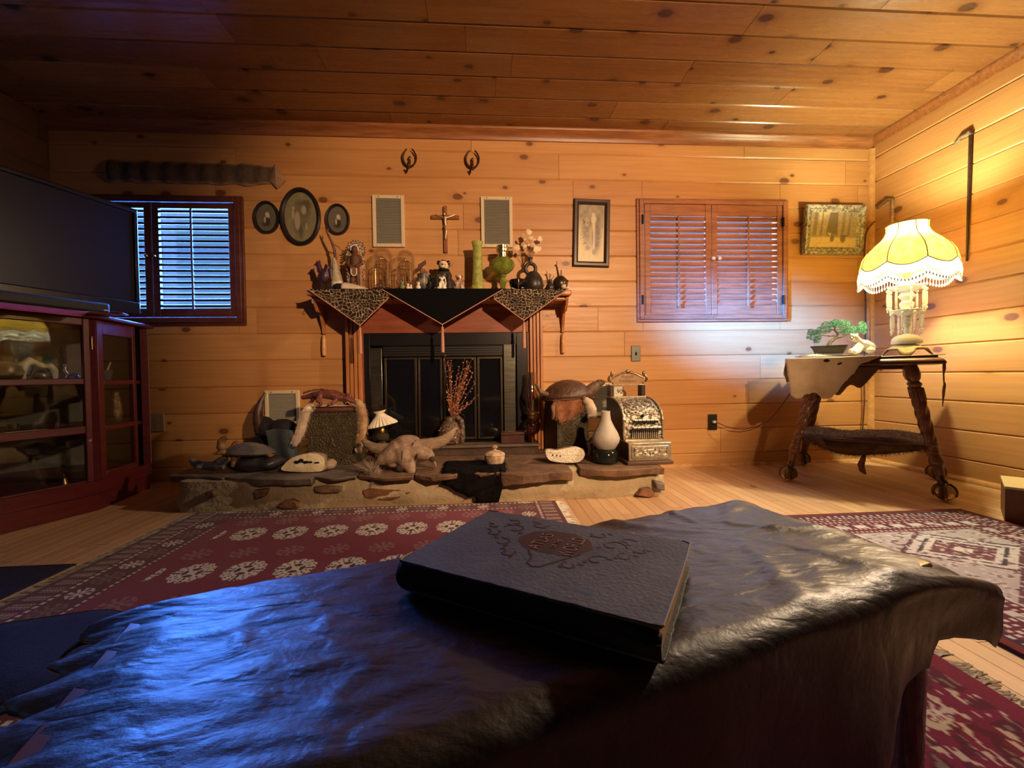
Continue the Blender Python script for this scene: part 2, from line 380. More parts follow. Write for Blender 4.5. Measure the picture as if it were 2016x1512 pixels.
W1 = (-2.76, -1.665, 1.115, 1.90)     # opening of the left window
W2 = (1.185, 2.24, 1.115, 1.935)
XA = XL-.12
boards('wall_back', (XA, YB, 0), (1,0,0), (0,0,1), (0,-1,0), XR-XA+.1, H, .1825, PINE, holes=[(W1[0]-XA, W1[1]-XA, W1[2], W1[3]), (W2[0]-XA, W2[1]-XA, W2[2], W2[3])], v0=-.0925, seed=11)
boards('wall_right', (XR, YB, 0), (0,-1,0), (0,0,1), (-1,0,0), YB-YF, H, .1797, PINE, v0=-.046, seed=23, seg=(1.6, 3.2))
boards('wall_left', (XL, YF, 0), (0,1,0), (0,0,1), (1,0,0), YB-YF, H, .1825, DPINE, v0=-.0925, seed=31, holes=[(3.55, 4.35, .95, 2.05)])  # hole cut for the added side window
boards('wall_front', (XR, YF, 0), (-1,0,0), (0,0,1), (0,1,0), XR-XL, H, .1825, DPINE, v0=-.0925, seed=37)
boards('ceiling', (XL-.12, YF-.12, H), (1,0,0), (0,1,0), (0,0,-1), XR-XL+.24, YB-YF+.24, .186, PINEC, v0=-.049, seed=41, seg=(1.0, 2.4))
boards('floor', (XL-.1, YF-.1, 0), (0,1,0), (1,0,0), (0,0,1), YB-YF+.2, XR-XL+.2, .057, OAK, v0=-.02, seed=53, seg=(.35, 1.1), g=.0012, dep=.0009)

def profile_trim(name, a, b, prof, m):        # prof: (offset along n1, offset along n2)
    a, b = Vector(a), Vector(b); bb = B()
    n1, n2 = prof[0]; pts = [a+n1*p+n2*q for p, q in prof[1]]
    bb.prism(pts, b-a); return struct(mk(name, bb, m))
Zm, Yp, Xm = V(0,0,-1), V(0,-1,0), V(-1,0,0)
cr = [(0,0), (.075,0), (.075,.012), (.062,.016), (.045,.022), (.030,.036), (.018,.052), (.010,.056), (0,.056)]
profile_trim('trim_1', (XL, YB, H), (XR, YB, H), ((Zm, Yp), cr), TRIMW)
profile_trim('trim_2', (XR, YB, H), (XR, YF, H), ((Zm, Xm), [(0,0), (.06,0), (.06,.010), (.04,.016), (.02,.034), (.008,.040), (0,.04)]), TRIMW)
profile_trim('trim_3', (XR, YB, 0), (XR, YB, H-.075), ((Xm, Yp), [(0,0), (.03,0), (.028,.012), (.02,.022), (.010,.028), (0,.03)]), TRIML)
qr = [(0,0), (.018,0), (.0165,.007), (.0127,.0127), (.007,.0165), (0,.018)]
Zp = V(0,0,1)
profile_trim('baseboard_back', (1.02, YB, 0), (XR, YB, 0), ((Zp, Yp), qr), TRIML)
profile_trim('baseboard_right', (XR, YB, 0), (XR, YF, 0), ((Zp, Xm), [(0,0), (.03,0), (.028,.010), (.02,.02), (.010,.026), (0,.026)]), TRIML)

# ---------------------------------------------------------------- shuttered windows
def shutter(root, x0, x1, z0, z1, y, lz0, lz1, sw, n, tilt, m, ms, depth=.045, thick=.007, rodx=None):
    """one hinged panel: stiles, rails, louvers, tilt rod"""
    fr = B()
    for a, b in ((x0, x0+sw), (x1-sw, x1)): fr.box((a, y, z0), (b, y+.026, z1))
    fr.box((x0+sw, y+.002, z0), (x1-sw, y+.024, lz0)); fr.box((x0+sw, y+.002, lz1), (x1-sw, y+.024, z1))
    pn = mk('shutter_panel', fr, m, root, bev=.003)
    lv = B(); p = (lz1-lz0)/n
    for k in range(n):
        c = ((x0+x1)/2, y+.013, lz0+(k+.5)*p)
        lv.cbox(c, (x1-x0-2*sw-.002, depth, thick), Matrix.Rotation(tilt, 3, 'X'))
    mk('louvers', lv, ms, root, bev=.002)
    rd = B(); rx = rodx if rodx else (x0+x1)/2; rd.box((rx-.006, y-.028, lz0-.015), (rx+.006, y-.016, lz1-.01)); mk('tilt_rod', rd, m, root, bev=.002)
    return pn
def window_frame(root, x0, x1, z0, z1, w, m, y=YB-.03):
    fr = B()
    fr.box((x0, y, z0), (x0+w, YB+.06, z1)); fr.box((x1-w, y, z0), (x1, YB+.06, z1))
    fr.box((x0+w, y, z1-w), (x1-w, YB+.06, z1)); fr.box((x0+w, y, z0), (x1-w, YB+.06, z0+w))
    fr.box((x0-.018, y+.012, z0-.018), (x1+.018, YB+.004, z0)); fr.box((x0-.018, y+.012, z1), (x1+.018, YB+.004, z1+.012))
    fr.box((x0-.018, y+.012, z0), (x0, YB+.004, z1)); fr.box((x1, y+.012, z0), (x1+.018, YB+.004, z1))
    return mk('window_frame', fr, m, root, bev=.003)
def wroot(name):
    o = bpy.data.objects.new(name, None); COL.objects.link(o); o['kind'] = 'structure'; o['abs'] = 1; return o
GLASSW = thinglass('window_glass', (.95, .98, 1), .02, .08)
w1 = wroot('window_1')
window_frame(w1, -2.80, -1.632, 1.083, 1.932, .035, SHUT1)
shutter(w1, -2.762, -2.207, 1.122, 1.895, YB-.02, 1.18, 1.856, .048, 17, math.radians(16), SHUT1, SLAT1, depth=.04, thick=.0145)
shutter(w1, -2.205, -1.668, 1.122, 1.895, YB-.02, 1.18, 1.856, .042, 17, math.radians(16), SHUT1, SLAT1, depth=.04, thick=.0145)
for x in (-2.232, -2.182):
    k = B(); k.lathe([(.004,0), (.004,.012), (.011,.016), (.012,.022), (.008,.028), (0.001,.029)], (x, YB-.02, 1.53), 12, M=Matrix.Rotation(PI/2, 3, 'X')); lab(mk('knob', k, BRASS, w1), 'small pale knob')
g = B(); g.box((-2.76, YB+.075, 1.11), (-1.66, YB+.079, 1.90)); mk('pane', g, GLASSW, w1)
w2 = wroot('window_2')
window_frame(w2, 1.155, 2.275, 1.09, 1.958, .03, SHUT)
sa, sb = W(1270, 520, YB-.02).x, W(1401, 520, YB-.02).x; sc_, sd = W(1406, 520, YB-.02).x, W(1541, 520, YB-.02).x
lt, lb = W(1405, 425, YB-.02).z, W(1405, 601, YB-.02).z
shutter(w2, sa, sb-.002, 1.122, 1.928, YB-.02, lb, lt, .042, 16, math.radians(58), SHUT, SHUT, depth=.0425, rodx=W(1336, 510, YB-.04).x)
shutter(w2, sb+.002, sd, 1.122, 1.928, YB-.02, lb, lt, .042, 16, math.radians(58), SHUT, SHUT, depth=.0425, rodx=W(1473, 510, YB-.04).x)
for px in (1402, 1414):
    q = W(px, 510, YB-.02); k = B(); k.lathe([(.005,0), (.005,.010), (.013,.014), (.0145,.02), (.011,.027), (0.001,.029)], q, 14, M=Matrix.Rotation(PI/2, 3, 'X')); lab(mk('knob', k, WHITEP, w2), 'round white knob')
for px, py in ((1265, 432), (1265, 590), (1542, 437), (1542, 590)):
    q = W(px, py, YB-.03); k = B(); k.box((q.x-.009, YB-.033, q.z-.032), (q.x+.009, YB-.028, q.z+.032)); k.cyl((q.x, YB-.036, q.z-.034), (q.x, YB-.036, q.z+.034), .005, n=8); lab(mk('hinge', k, BLACKM, w2), 'black hinge')
g = B(); g.box((1.18, YB+.075, 1.11), (2.25, YB+.079, 1.94)); mk('pane', g, GLASSW, w2)
w3 = wroot('added_window'); fr = B(); y0, y1 = YF+3.55, YF+4.35  # made-up window out of view, put in to go with the blue spot
for a, b in (((XL-.08, y0-.04, .91), (XL+.02, y0, 2.09)), ((XL-.08, y1, .91), (XL+.02, y1+.04, 2.09)), ((XL-.08, y0, .91), (XL+.02, y1, .95)), ((XL-.08, y0, 2.05), (XL+.02, y1, 2.09))): fr.box(a, b)
mk('window_frame', fr, SHUT1, w3, bev=.003)

# ---------------------------------------------------------------- things on the back wall
def vent(label, x0, x1, z0, z1, y=YB):
    t = thing('vent_grille', label, 'vent', ((x0+x1)/2, y, z0), group='louvered vent grilles on the fireplace wall', absolute=True)
    w = .024; f = B()
    for a in (((x0, z0), (x0+w, z1)), ((x1-w, z0), (x1, z1)), ((x0+w, z0), (x1-w, z0+w)), ((x0+w, z1-w), (x1-w, z1))): f.box((a[0][0], y-.020, a[0][1]), (a[1][0], y-.002, a[1][1]))
    mk('frame', f, CREAM, t, bev=.003)
    s = B(); n = int((z1-z0-2*w)/.0085)
    for k in range(n):
        z = z0+w+(k+.5)*(z1-z0-2*w)/n; s.cbox(((x0+x1)/2, y-.011, z), (x1-x0-2*w, .009, .0022), Matrix.Rotation(.8, 3, 'X'))
    s.box((x0+w, y-.006, z0+w), (x1-w, y-.004, z1-w))
    lab(mk('louvers', s, GREYV, t), 'grey louvers')
    for x in (x0+.045, x1-.045): sc = B(); sc.cyl((x, y-.0215, z1-w/2), (x, y-.018, z1-w/2), .004, n=8); mk('screw', sc, IRON, t)
CREAM = mat('cream_enamel', (.62, .53, .36), None, rough=.45)
GREYV = mat('grey_enamel', (.30, .29, .235), None, rough=.5)
a, b = W(732, 383, YB-.02), W(797, 486, YB-.02)
vent('cream framed grey vent grille above the glass domes, left of the crucifix', a.x, b.x, b.z, a.z)
a, b = W(946, 386, YB-.02), W(1010, 487, YB-.02)
vent('cream framed grey vent grille behind the green vase, right of the crucifix', a.x, b.x, b.z, a.z)
a, b = W(520, 769, YB-.02), W(590, 836, YB-.02)
vent('low dim vent grille on the wall beside the curved horn', a.x, b.x, b.z, a.z)
a, b = W(1128, 755, YB-.02), W(1206, 818, YB-.02)
vent('low vent grille partly hidden behind the big turtle and the cash register', a.x, b.x, b.z, a.z)

ATT = attrmat('printed_picture', .35, spec=.5)
def dsm(x, a, b):
    t = np.clip((x-a)/(b-a), 0, 1); return t*t*(3-2*t)
def blob(u, v, cx, cy, rx, ry, s=.25): return 1-dsm(np.sqrt(((u-cx)/rx)**2+((v-cy)/ry)**2), 1-s, 1+s)
EBONY = mat('ebony_frame', (.014, .012, .012), None, rough=.35)
def oval(label, px, py, wpx, hpx, kind):
    c = W(px, py, YB-.02); rx, rz = wpx/2*3.09/848, hpx/2*3.09/848
    t = thing('oval_picture', label, 'picture', (c.x, YB, c.z-rz), group='oval framed pictures', absolute=True)
    f = B(); vs = []; fs = []; n = 48; prof = [(1.0, 0), (1.0, -.018), (.95, -.026), (.87, -.024), (.80, -.012), (.78, -.006)]
    for (k, d) in prof:
        for j in range(n):
            an = 2*PI*j/n; e = (1-k)*min(rx, rz); vs.append((c.x+(rx-e*1.05)*math.cos(an), YB+d, c.z+(rz-e*1.05)*math.sin(an)))
    for i in range(len(prof)-1):
        for j in range(n): fs.append((i*n+j, i*n+(j+1) % n, (i+1)*n+(j+1) % n, (i+1)*n+j))
    f.add(vs, fs); mk('frame', f, EBONY, t)
    ex = rx-.22*min(rx, rz); ez = rz-.22*min(rx, rz)
    def pos(u, v): th = u*2*PI; return c.x+ex*v*np.cos(th), YB-.008+0*u, c.z+ez*v*np.sin(th)
    def col(u, v):
        X = v*np.cos(u*2*PI)*.5+.5; Y = v*np.sin(u*2*PI)*.5+.5; nz = vnoise(X*14, Y*14, 3)
        if kind == 0:
            base = [.17+.05*nz, .155+.05*nz, .085+.03*nz]; dk = (.05, .04, .03); lt = (.36, .31, .22)
            m = np.maximum.reduce([blob(X, Y, .52, .55, .30, .30)*.55, blob(X, Y, .40, .40, .14, .25)*.5, blob(X, Y, .68, .72, .16, .13)*.8, blob(X, Y, .5, .2, .07, .16)*.8])*(.55+.45*vnoise(X*9, Y*9, 8))
            c1 = mixc(base, dk, m)
            w = np.maximum.reduce([blob(X, Y, .40, .42, .09, .18), blob(X, Y, .61, .64, .08, .09), blob(X, Y, .27, .55, .05, .10), blob(X, Y, .28, .67, .05, .04), blob(X, Y, .68, .30, .03, .08)])*.75
            return mixc(c1, lt, w)
        base = [.105+.03*nz, .095+.03*nz, .075+.02*nz]
        m = np.maximum.reduce([blob(X, Y, .52, .40, .16, .22), blob(X, Y, .46, .25, .2, .07)*.8])
        c1 = mixc(base, (.025, .018, .015), m*.8)
        w = np.maximum.reduce([blob(X, Y, .54, .60, .10, .10), blob(X, Y, .42, .42, .05, .12)*.8, blob(X, Y, .62, .53, .05, .06)*.7])
        return mixc(c1, (.52, .46, .36), w*.85)
    lab(paint('picture', 64, 40, pos, col, ATT, t), 'faded oval picture')
oval('smallest left oval black framed picture beside the window', 523, 427, 47, 61, 1)
oval('large oval black framed still life between two small ovals', 590, 425.5, 75, 109, 0)
oval('small oval black framed picture to the right of the large oval', 663.5, 431, 45, 59, 1)

def rect_frame(t, c0, c1, y, w, prof, m, name='frame', M=None):
    """c0=(x0,z0) c1=(x1,z1); prof [(inset fraction of w, depth)]"""
    f = B(); vs = []; fs = []
    for (k, d) in prof:
        e = k*w
        for (x, z) in ((c0[0]+e, c0[1]+e), (c1[0]-e, c0[1]+e), (c1[0]-e, c1[1]-e), (c0[0]+e, c1[1]-e)): vs.append((x, y-d, z))
    for i in range(len(prof)-1):
        for j in range(4): fs.append((i*4+j, i*4+(j+1) % 4, (i+1)*4+(j+1) % 4, (i+1)*4+j))
    if M: vs = [M @ Vector(q) for q in vs]
    f.add(vs, fs); return mk(name, f, m, t, smooth=20)
# hanging fish print
a, b = W(1130, 391, YB-.02), W(1203, 525, YB-.02)
t = thing('fish_picture', 'tall dark framed print of two hanging fish', 'picture', ((a.x+b.x)/2, YB, b.z), absolute=True)
DKF = mat('dark_brown_frame', (.045, .026, .018), (.03, .018, .013), 12, .35)
MT = Matrix.Translation(((a.x+b.x)/2, YB-.01, a.z)) @ Matrix.Rotation(math.radians(1.6), 4, 'Y') @ Matrix.Translation((-(a.x+b.x)/2, -(YB-.01), -a.z))
rect_frame(t, (a.x, b.z), (b.x, a.z), YB, .040, [(0, 0), (0, .018), (.2, .028), (.6, .028), (.95, .014), (1, .008)], DKF, M=MT)
def fishcol(u, v):
    n1, n2 = vnoise(u*26, v*50, 4), vnoise(u*9, v*16, 5)
    base = mixc([.55+.1*n2, .47+.1*n2, .27+.08*n2], (.14, .11, .08), np.clip(dsm(v, .38, .8)*.75+.0+(n2-.5)*.5, 0, 1))
    sh = np.maximum(blob(u, v, .70, .45, .16, .28, .5), blob(u, v, .35, .55, .2, .25, .5)*.8)*(.6+.4*n1)
    c = mixc(base, (.055, .045, .035), np.clip(sh, 0, 1))
    f1 = np.maximum.reduce([blob(u, v, .60, .48, .085, .28), blob(u, v, .585, .74, .10, .075), blob(u, v, .58, .82, .06, .04)])
    f2 = np.maximum.reduce([blob(u, v, .47, .42, .07, .22), blob(u, v, .33, .70, .10, .09)])
    c = mixc(c, [.62+0*u, .54+0*u, .38+0*u], f1*(.75+.25*n1)); c = mixc(c, (.40, .31, .18), f2*(.5+.5*n1))
    tail = np.maximum(blob(u, v, .62, .17, .08, .05), blob(u, v, .36, .24, .09, .04)); c = mixc(c, (.20, .16, .11), tail*.8)
    c = mixc(c, (.07, .055, .045), np.maximum(blob(u, v, .66, .46, .025, .24), blob(u, v, .55, .42, .02, .2))*.8)
    sp = (vnoise(u*20, v*34, 9) > .80)*blob(u, v, .25, .48, .18, .3); return mixc(c, (.06, .045, .035), sp*.8)
pw, ph = b.x-a.x-.076, a.z-b.z-.076
lab(paint('print', 60, 110, lambda u, v: tuple(q for q in (lambda P: (P[0], P[1], P[2]))(((a.x+.038+u*pw)+math.sin(math.radians(1.6))*((b.z+.038+v*ph)-a.z), YB-.009+0*u, b.z+.038+v*ph))), fishcol, ATT, t), 'sepia print of fish')
# silver framed forest photograph, leaning out at the top
a, b = W(1581, 404, YB-.03), W(1693, 502, YB-.01)
t = thing('forest_picture', 'silver carved frame around a sepia forest photograph near the corner', 'picture', ((a.x+b.x)/2, YB, b.z), absolute=True)
SILV = mat('silver_frame', (.52, .50, .40), (.16, .15, .10), 55, .45, metal=.35, bump=.6, bsc=90, lo=.42, hi=.6)
MF = Matrix.Translation((0, YB-.004, b.z)) @ Matrix.Rotation(math.radians(6), 4, 'X') @ Matrix.Translation((0, -(YB-.004), -b.z))
rect_frame(t, (a.x, b.z), (b.x, a.z), YB-.004, .058, [(0, 0), (0, .022), (.12, .034), (.3, .036), (.5, .026), (.62, .03), (.72, .024), (1, .012)], SILV, M=MF)
def forest(u, v):
    n1, n2 = vnoise(u*30, v*26, 4), vnoise(u*10, v*9, 6)
    c = mixc([.26+.12*n1, .22+.11*n1, .15+.08*n1], (.60, .52, .30), dsm(v, .66, 1)*np.clip((n2-.35)*2.2, 0, 1)*(u < .42))
    c = mixc(c, (.62, .50, .24), 1-dsm(v+.05*(n2-.5), .24, .32))
    for (x, w0, w1, d) in ((.09, .04, .05, .6), (.23, .018, .02, .7), (.47, .10, .17, .85), (.70, .035, .04, .5), (.84, .025, .03, .5)):
        w = w1+(w0-w1)*v; c = mixc(c, (.10, .085, .06), (1-dsm(np.abs(u-x-.04*(v-.5)), w*.8, w))*d*dsm(v, .26, .42))
    root = (np.abs((v-.40)*.9-(.42-u)*1.0+.0) < .05)*(u < .45)*(v < .42); c = mixc(c, (.55, .44, .22), root*.7)
    for (x, y, rx, ry) in ((.48, .25, .045, .10), (.72, .24, .06, .11), (.75, .33, .09, .03)): c = mixc(c, (.13, .105, .08), blob(u, v, x, y, rx, ry)*.9)
    return mixc(c, (.45, .34, .14), (vnoise(u*40, v*18, 2) > .72)*(v < .25)*.5)
def fpos(u, v):
    x = a.x+.055+u*(b.x-a.x-.11); h = .055+v*(a.z-b.z-.11); th = math.radians(6); d = .014
    return x, YB-.004-d*math.cos(th)-h*math.sin(th), b.z+h*math.cos(th)-d*math.sin(th)
lab(paint('photograph', 90, 80, fpos, forest, ATT, t), 'sepia photograph of tree trunks')

# horseshoe hooks
for px, py, lb in ((806, 309, 'rusty horseshoe coat hook, the one nearer the left grille'), (930, 312, 'rusty horseshoe coat hook, the one above the right grille')):
    c = W(px, py, YB-.03); t = thing('horseshoe_hook', lb, 'hook', (c.x, YB, c.z-.08), group='horseshoe hooks high on the wall', absolute=True)
    hs = B(); pts = []
    for k in range(19):
        an = PI*.60+ (k/18)*(PI*1.8)      # open at the top
        an = PI/2+.42+(k/18)*(2*PI-.84); pts.append((c.x+.046*math.cos(an)*(1 if math.sin(an) < .3 else .93), YB-.022-.010*max(0, math.sin(an)), c.z+.060*math.sin(an)))
    hs.tube(pts, [.007+.004*math.sin(PI*k/18) for k in range(19)], 8, flat=.6); mk('horseshoe', hs, IRON, t)
    hk = B(); s_ = .006
    hk.tube([(c.x, YB-.002, c.z-.015), (c.x, YB-.022, c.z-.02), (c.x+.002, YB-.04, c.z-.05), (c.x+.003, YB-.055, c.z-.085), (c.x+.004, YB-.075, c.z-.10), (c.x+.004, YB-.09, c.z-.085)], [.007, .008, .008, .007, .006, .005], 8)
    hk.ell((c.x+.001, YB-.024, c.z-.005), (.010, .008, .014)); hk.ell((c.x+.004, YB-.09, c.z-.083), .008)
    lab(mk('hook', hk, mat('worn_iron', (.20, .14, .10), (.10, .06, .04), 40, .4, metal=.8), t), 'worn iron hook')
# crucifix
c0, c1 = W(876, 405, YB-.02), W(876, 497, YB-.02); t = thing('crucifix', 'wooden crucifix with a pale metal figure between the two grilles', 'crucifix', (c0.x, YB, c1.z), absolute=True)
cr_ = B(); z0, z1 = c1.z, c0.z; zc = W(876, 427, YB-.02).z
cr_.box((c0.x-.013, YB-.020, z0), (c0.x+.013, YB-.003, z1)); cr_.box((c0.x-.098, YB-.019, zc-.013), (c0.x-.0131, YB-.004, zc+.013)); cr_.box((c0.x+.0131, YB-.019, zc-.013), (c0.x+.098, YB-.004, zc+.013))
mk('cross', cr_, mat('cross_wood', (.20, .075, .03), (.28, .11, .045), 20, .35, stretch=(6, 6, 1)), t, bev=.002)
fg = B(); y = YB-.028
fg.tube([(c0.x, y, zc-.002), (c0.x+.001, y-.002, zc-.035), (c0.x+.004, y, zc-.07)], [.013, .010, .009], 10)
fg.tube([(c0.x+.004, y, zc-.068), (c0.x+.006, y-.006, zc-.105), (c0.x+.001, y, zc-.145), (c0.x, y-.004, zc-.160)], [.011, .009, .006, .005], 8)
for s in (-1, 1): fg.tube([(c0.x+s*.010, y, zc-.008), (c0.x+s*.04, y+.002, zc+.002), (c0.x+s*.072, y+.006, zc+.016)], [.006, .005, .0035], 8)
fg.ell((c0.x-.004, y-.004, zc+.014), (.009, .010, .012)); fg.ell((c0.x+.003, y, zc-.072), (.015, .010, .012))
lab(mk('figure', fg, mat('pale_metal', (.75, .60, .42), None, rough=.3, metal=.8), t, vox=.0022, sm=2), 'pale metal figure')
pl = B(); pl.cbox((c0.x, YB-.022, zc+.045), (.018, .004, .012)); mk('name_plate', pl, BRASS, t, bev=.001)
# plates
def plate(label, px, py, w, h, m, kind):
    c = W(px, py, YB-.006); t = thing('switch_plate' if kind == 's' else 'outlet_plate', label, 'switch' if kind == 's' else 'outlet', (c.x, YB, c.z-h/2), absolute=True)
    p = B(); p.box((c.x-w/2, YB-.008, c.z-h/2), (c.x+w/2, YB-.001, c.z+h/2)); mk('plate', p, m, t, bev=.004)
    if kind == 's':
        s = B(); s.box((c.x-.006, YB-.010, c.z-.013), (c.x+.006, YB-.007, c.z+.013)); s.cbox((c.x, YB-.014, c.z-.004), (.008, .016, .010), Matrix.Rotation(.6, 3, 'X')); lab(mk('toggle', s, BLACKM, t, bev=.001), 'black toggle')
    else:
        for dz in (-.022, .022):
            s = B(); s.cyl((c.x, YB-.0095, c.z+dz), (c.x, YB-.007, c.z+dz), .016, n=20); s.box((c.x-.008, YB-.0102, c.z+dz-.003), (c.x-.005, YB-.0094, c.z+dz+.005)); s.box((c.x+.005, YB-.0102, c.z+dz-.003), (c.x+.008, YB-.0094, c.z+dz+.005)); mk('socket', s, m, t)
    return c
PEWT = mat('grey_pewter', (.16, .17, .16), None, rough=.4, metal=.6)
plate('grey metal light switch plate below the shuttered window', 1252, 696, .070, .114, PEWT, 's')
oc = plate('black wall outlet with the red lamp cord plugged in', 1403, 831, .070, .118, mat('black_plastic', (.016, .015, .014), None, rough=.35), 'o')
plate('brown outlet plate low on the dark wall near the cabinet', 308, 832, .10, .125, mat('tan_plastic', (.22, .15, .09), None, rough=.5), 'o')
# long mounted skin above the left window
t = thing('mounted_hide', 'long dark skin with pale edges stretched along the wall above the left window', 'hide', (W(400, 340, YB).x, YB, W(400, 366, YB).z), absolute=True)
HIDEC = attrmat('dried_skin', .7, bump=.5, bsc=60)
xa, xb = W(215, 340, YB).x, W(545, 345, YB-.02).x
def hpos(u, v):
    x = xa+(xb-xa)*u; top = 1.0-.12*u; h = .075*(1-.35*np.clip((u-.9)/.1, 0, 1))*(1+.05*np.sin(u*40)); zc_ = W(400, 341, YB).z-.01*u
    return x, YB-.010-.018*np.sin(v*PI)-.004*np.sin(u*57), zc_+(v-.5)*2*h*.95+.006*np.sin(u*33)*(v-.5)
def hcol(u, v):
    n = vnoise(u*60, v*6, 3); e = np.clip(np.abs(v-.5)*2-.72, 0, 1)*3; c = mixc([.075+.05*n, .05+.03*n, .03+.02*n], (.30, .20, .13), np.clip(e*(.5+.9*vnoise(u*45, v*3, 9)), 0, 1)); return c
lab(paint('skin', 160, 14, hpos, hcol, HIDEC, t), 'dark dried skin')
fp = B(); q0, q1, q2, q3 = W(541, 321, YB-.03), W(561, 354, YB-.04), W(545, 371, YB-.02), W(532, 356, YB-.02)
m_ = (q0+q1+q2+q3)/4+V(0, -.02, 0); fp.add([q0, q1, q2, q3, m_, q0+V(0, .012, 0), q1+V(0, .02, 0), q2+V(0, .012, 0), q3+V(0, .012, 0)], [(0,1,4), (1,2,4), (2,3,4), (3,0,4), (5,8,7,6), (0,5,6,1), (1,6,7,2), (2,7,8,3), (3,8,5,0)])
lab(mk('tail_flap', fp, mat('pale_hide', (.42, .26, .15), (.30, .18, .10), 25, .7), t, smooth=20), 'pale pointed flap')
# ================================================================ FIREPLACE AND MANTEL
HZ = .17                      # top of the stone hearth
MZ = 1.262                    # top of the mantel shelf
MY0, MY1 = 2.86, YB-.004
REDW = mat('surround_red_wood', (.21, .052, .024), (.30, .085, .036), 6, .45, stretch=(.6, 4, 4))
PINEP = mat('pilaster_pine', (.34, .13, .042), (.50, .22, .08), 5, .4, stretch=(8, 8, .8))
mx0, mx1 = W(602, 575, MY0).x, W(1126, 575, MY0).x
px0, px1, px2, px3 = W(681, 750, 3.03).x, W(713, 750, 3.03).x, W(1043, 750, 3.03).x, W(1070, 750, 3.03).x
fz1 = W(870, 655, 3.04).z; LZ = .235          # firebox top, ledge height
mt = thing('mantelpiece', 'pine mantelpiece with bracketed shelf around the black fireplace', 'mantel', ((mx0+mx1)/2, YB, HZ), absolute=True)
b = B(); b.box((mx0, MY0, MZ-.035), (mx1, MY1, MZ)); mk('shelf', b, PINEP, mt, bev=.009)
b = B(); b.box((mx0+.03, MY0+.05, MZ-.062), (mx1-.03, MY1, MZ-.0352)); lab(mk('shelf_moulding', b, PINEP, mt, bev=.01), 'moulding under the shelf')
for a, c in ((px0, px1), (px2, px3)):
    p = B(); w = c-a; n = 4; pts = [(a, YB-.003), (a, YB-.062)]
    for k in range(n):
        x = a+w*(k+.10)/n; e = a+w*(k+.92)/n
        pts += [(x, YB-.075), (x+w*.03, YB-.082), (e-w*.03, YB-.082), (e, YB-.075)]
        if k < n-1: pts += [(e+w*.008, YB-.066), (a+w*(k+1.09)/n, YB-.066)]
    pts += [(c, YB-.062), (c, YB-.003)]
    p.prism([(x, y, HZ+.001) for x, y in pts], (0, 0, MZ-.063-HZ)); mk('pilaster', p, PINEP, mt)
p = B(); p.box((px1+.0005, YB-.052, fz1), (px2-.0005, YB-.004, MZ-.0625)); lab(mk('frieze_panel', p, REDW, mt, bev=.002), 'dark red frieze panel')
for a in (px1, px2-.012):
    p = B(); p.box((a+.0006, YB-.058, HZ+.001), (a+.0114, YB-.004, fz1-.001)); lab(mk('jamb_strip', p, REDW, mt), 'dark red strip')
def bracket(x0, x1, zb, hook):
    p = B(); xc = (x0+x1)/2; zt = MZ-.036
    prof = [(YB-.004, zb), (YB-.024, zb+.004), (YB-.030, zb+.04), (YB-.075, zb+.14), (YB-.13, zt-.09), (YB-.185, zt-.03), (YB-.20, zt-.004), (YB-.20, zt), (YB-.004, zt)]
    p.prism([(x0, y, z) for y, z in prof], (x1-x0, 0, 0)); k = mk('bracket', p, PINEP, mt, bev=.003)
    d = B(); d.lathe([(.004, 0), (.016, .006), (.019, .05), (.016, .12), (.011, .145), (.006, .150)], (xc, YB-.022, zb-.152), 12, sx=.85, sy=.85); lab(mk('drop', d, TRIML, k), 'turned drop under the bracket')
    h = B(); pts = [(xc+.004, YB-.196, zt-.02), (xc+.004, YB-.215, zt-.022)]+[(xc+.004, YB-.215-.010*math.sin(q), zt-.034+.012*math.cos(q)) for q in (.5, 1.2, 2, 2.8, 3.6, 4.3)]
    h.tube(pts, .0018, 6); lab(mk('hook', h, WHITEP, k), 'small white cup hook')
bz = W(1117, 655, YB-.02).z
bx = W(1112, 620, YB-.1).x; bracket(bx-.010, bx+.010, bz, 1)
bx = W(628, 620, YB-.1).x; bracket(bx-.010, bx+.010, bz, 1)

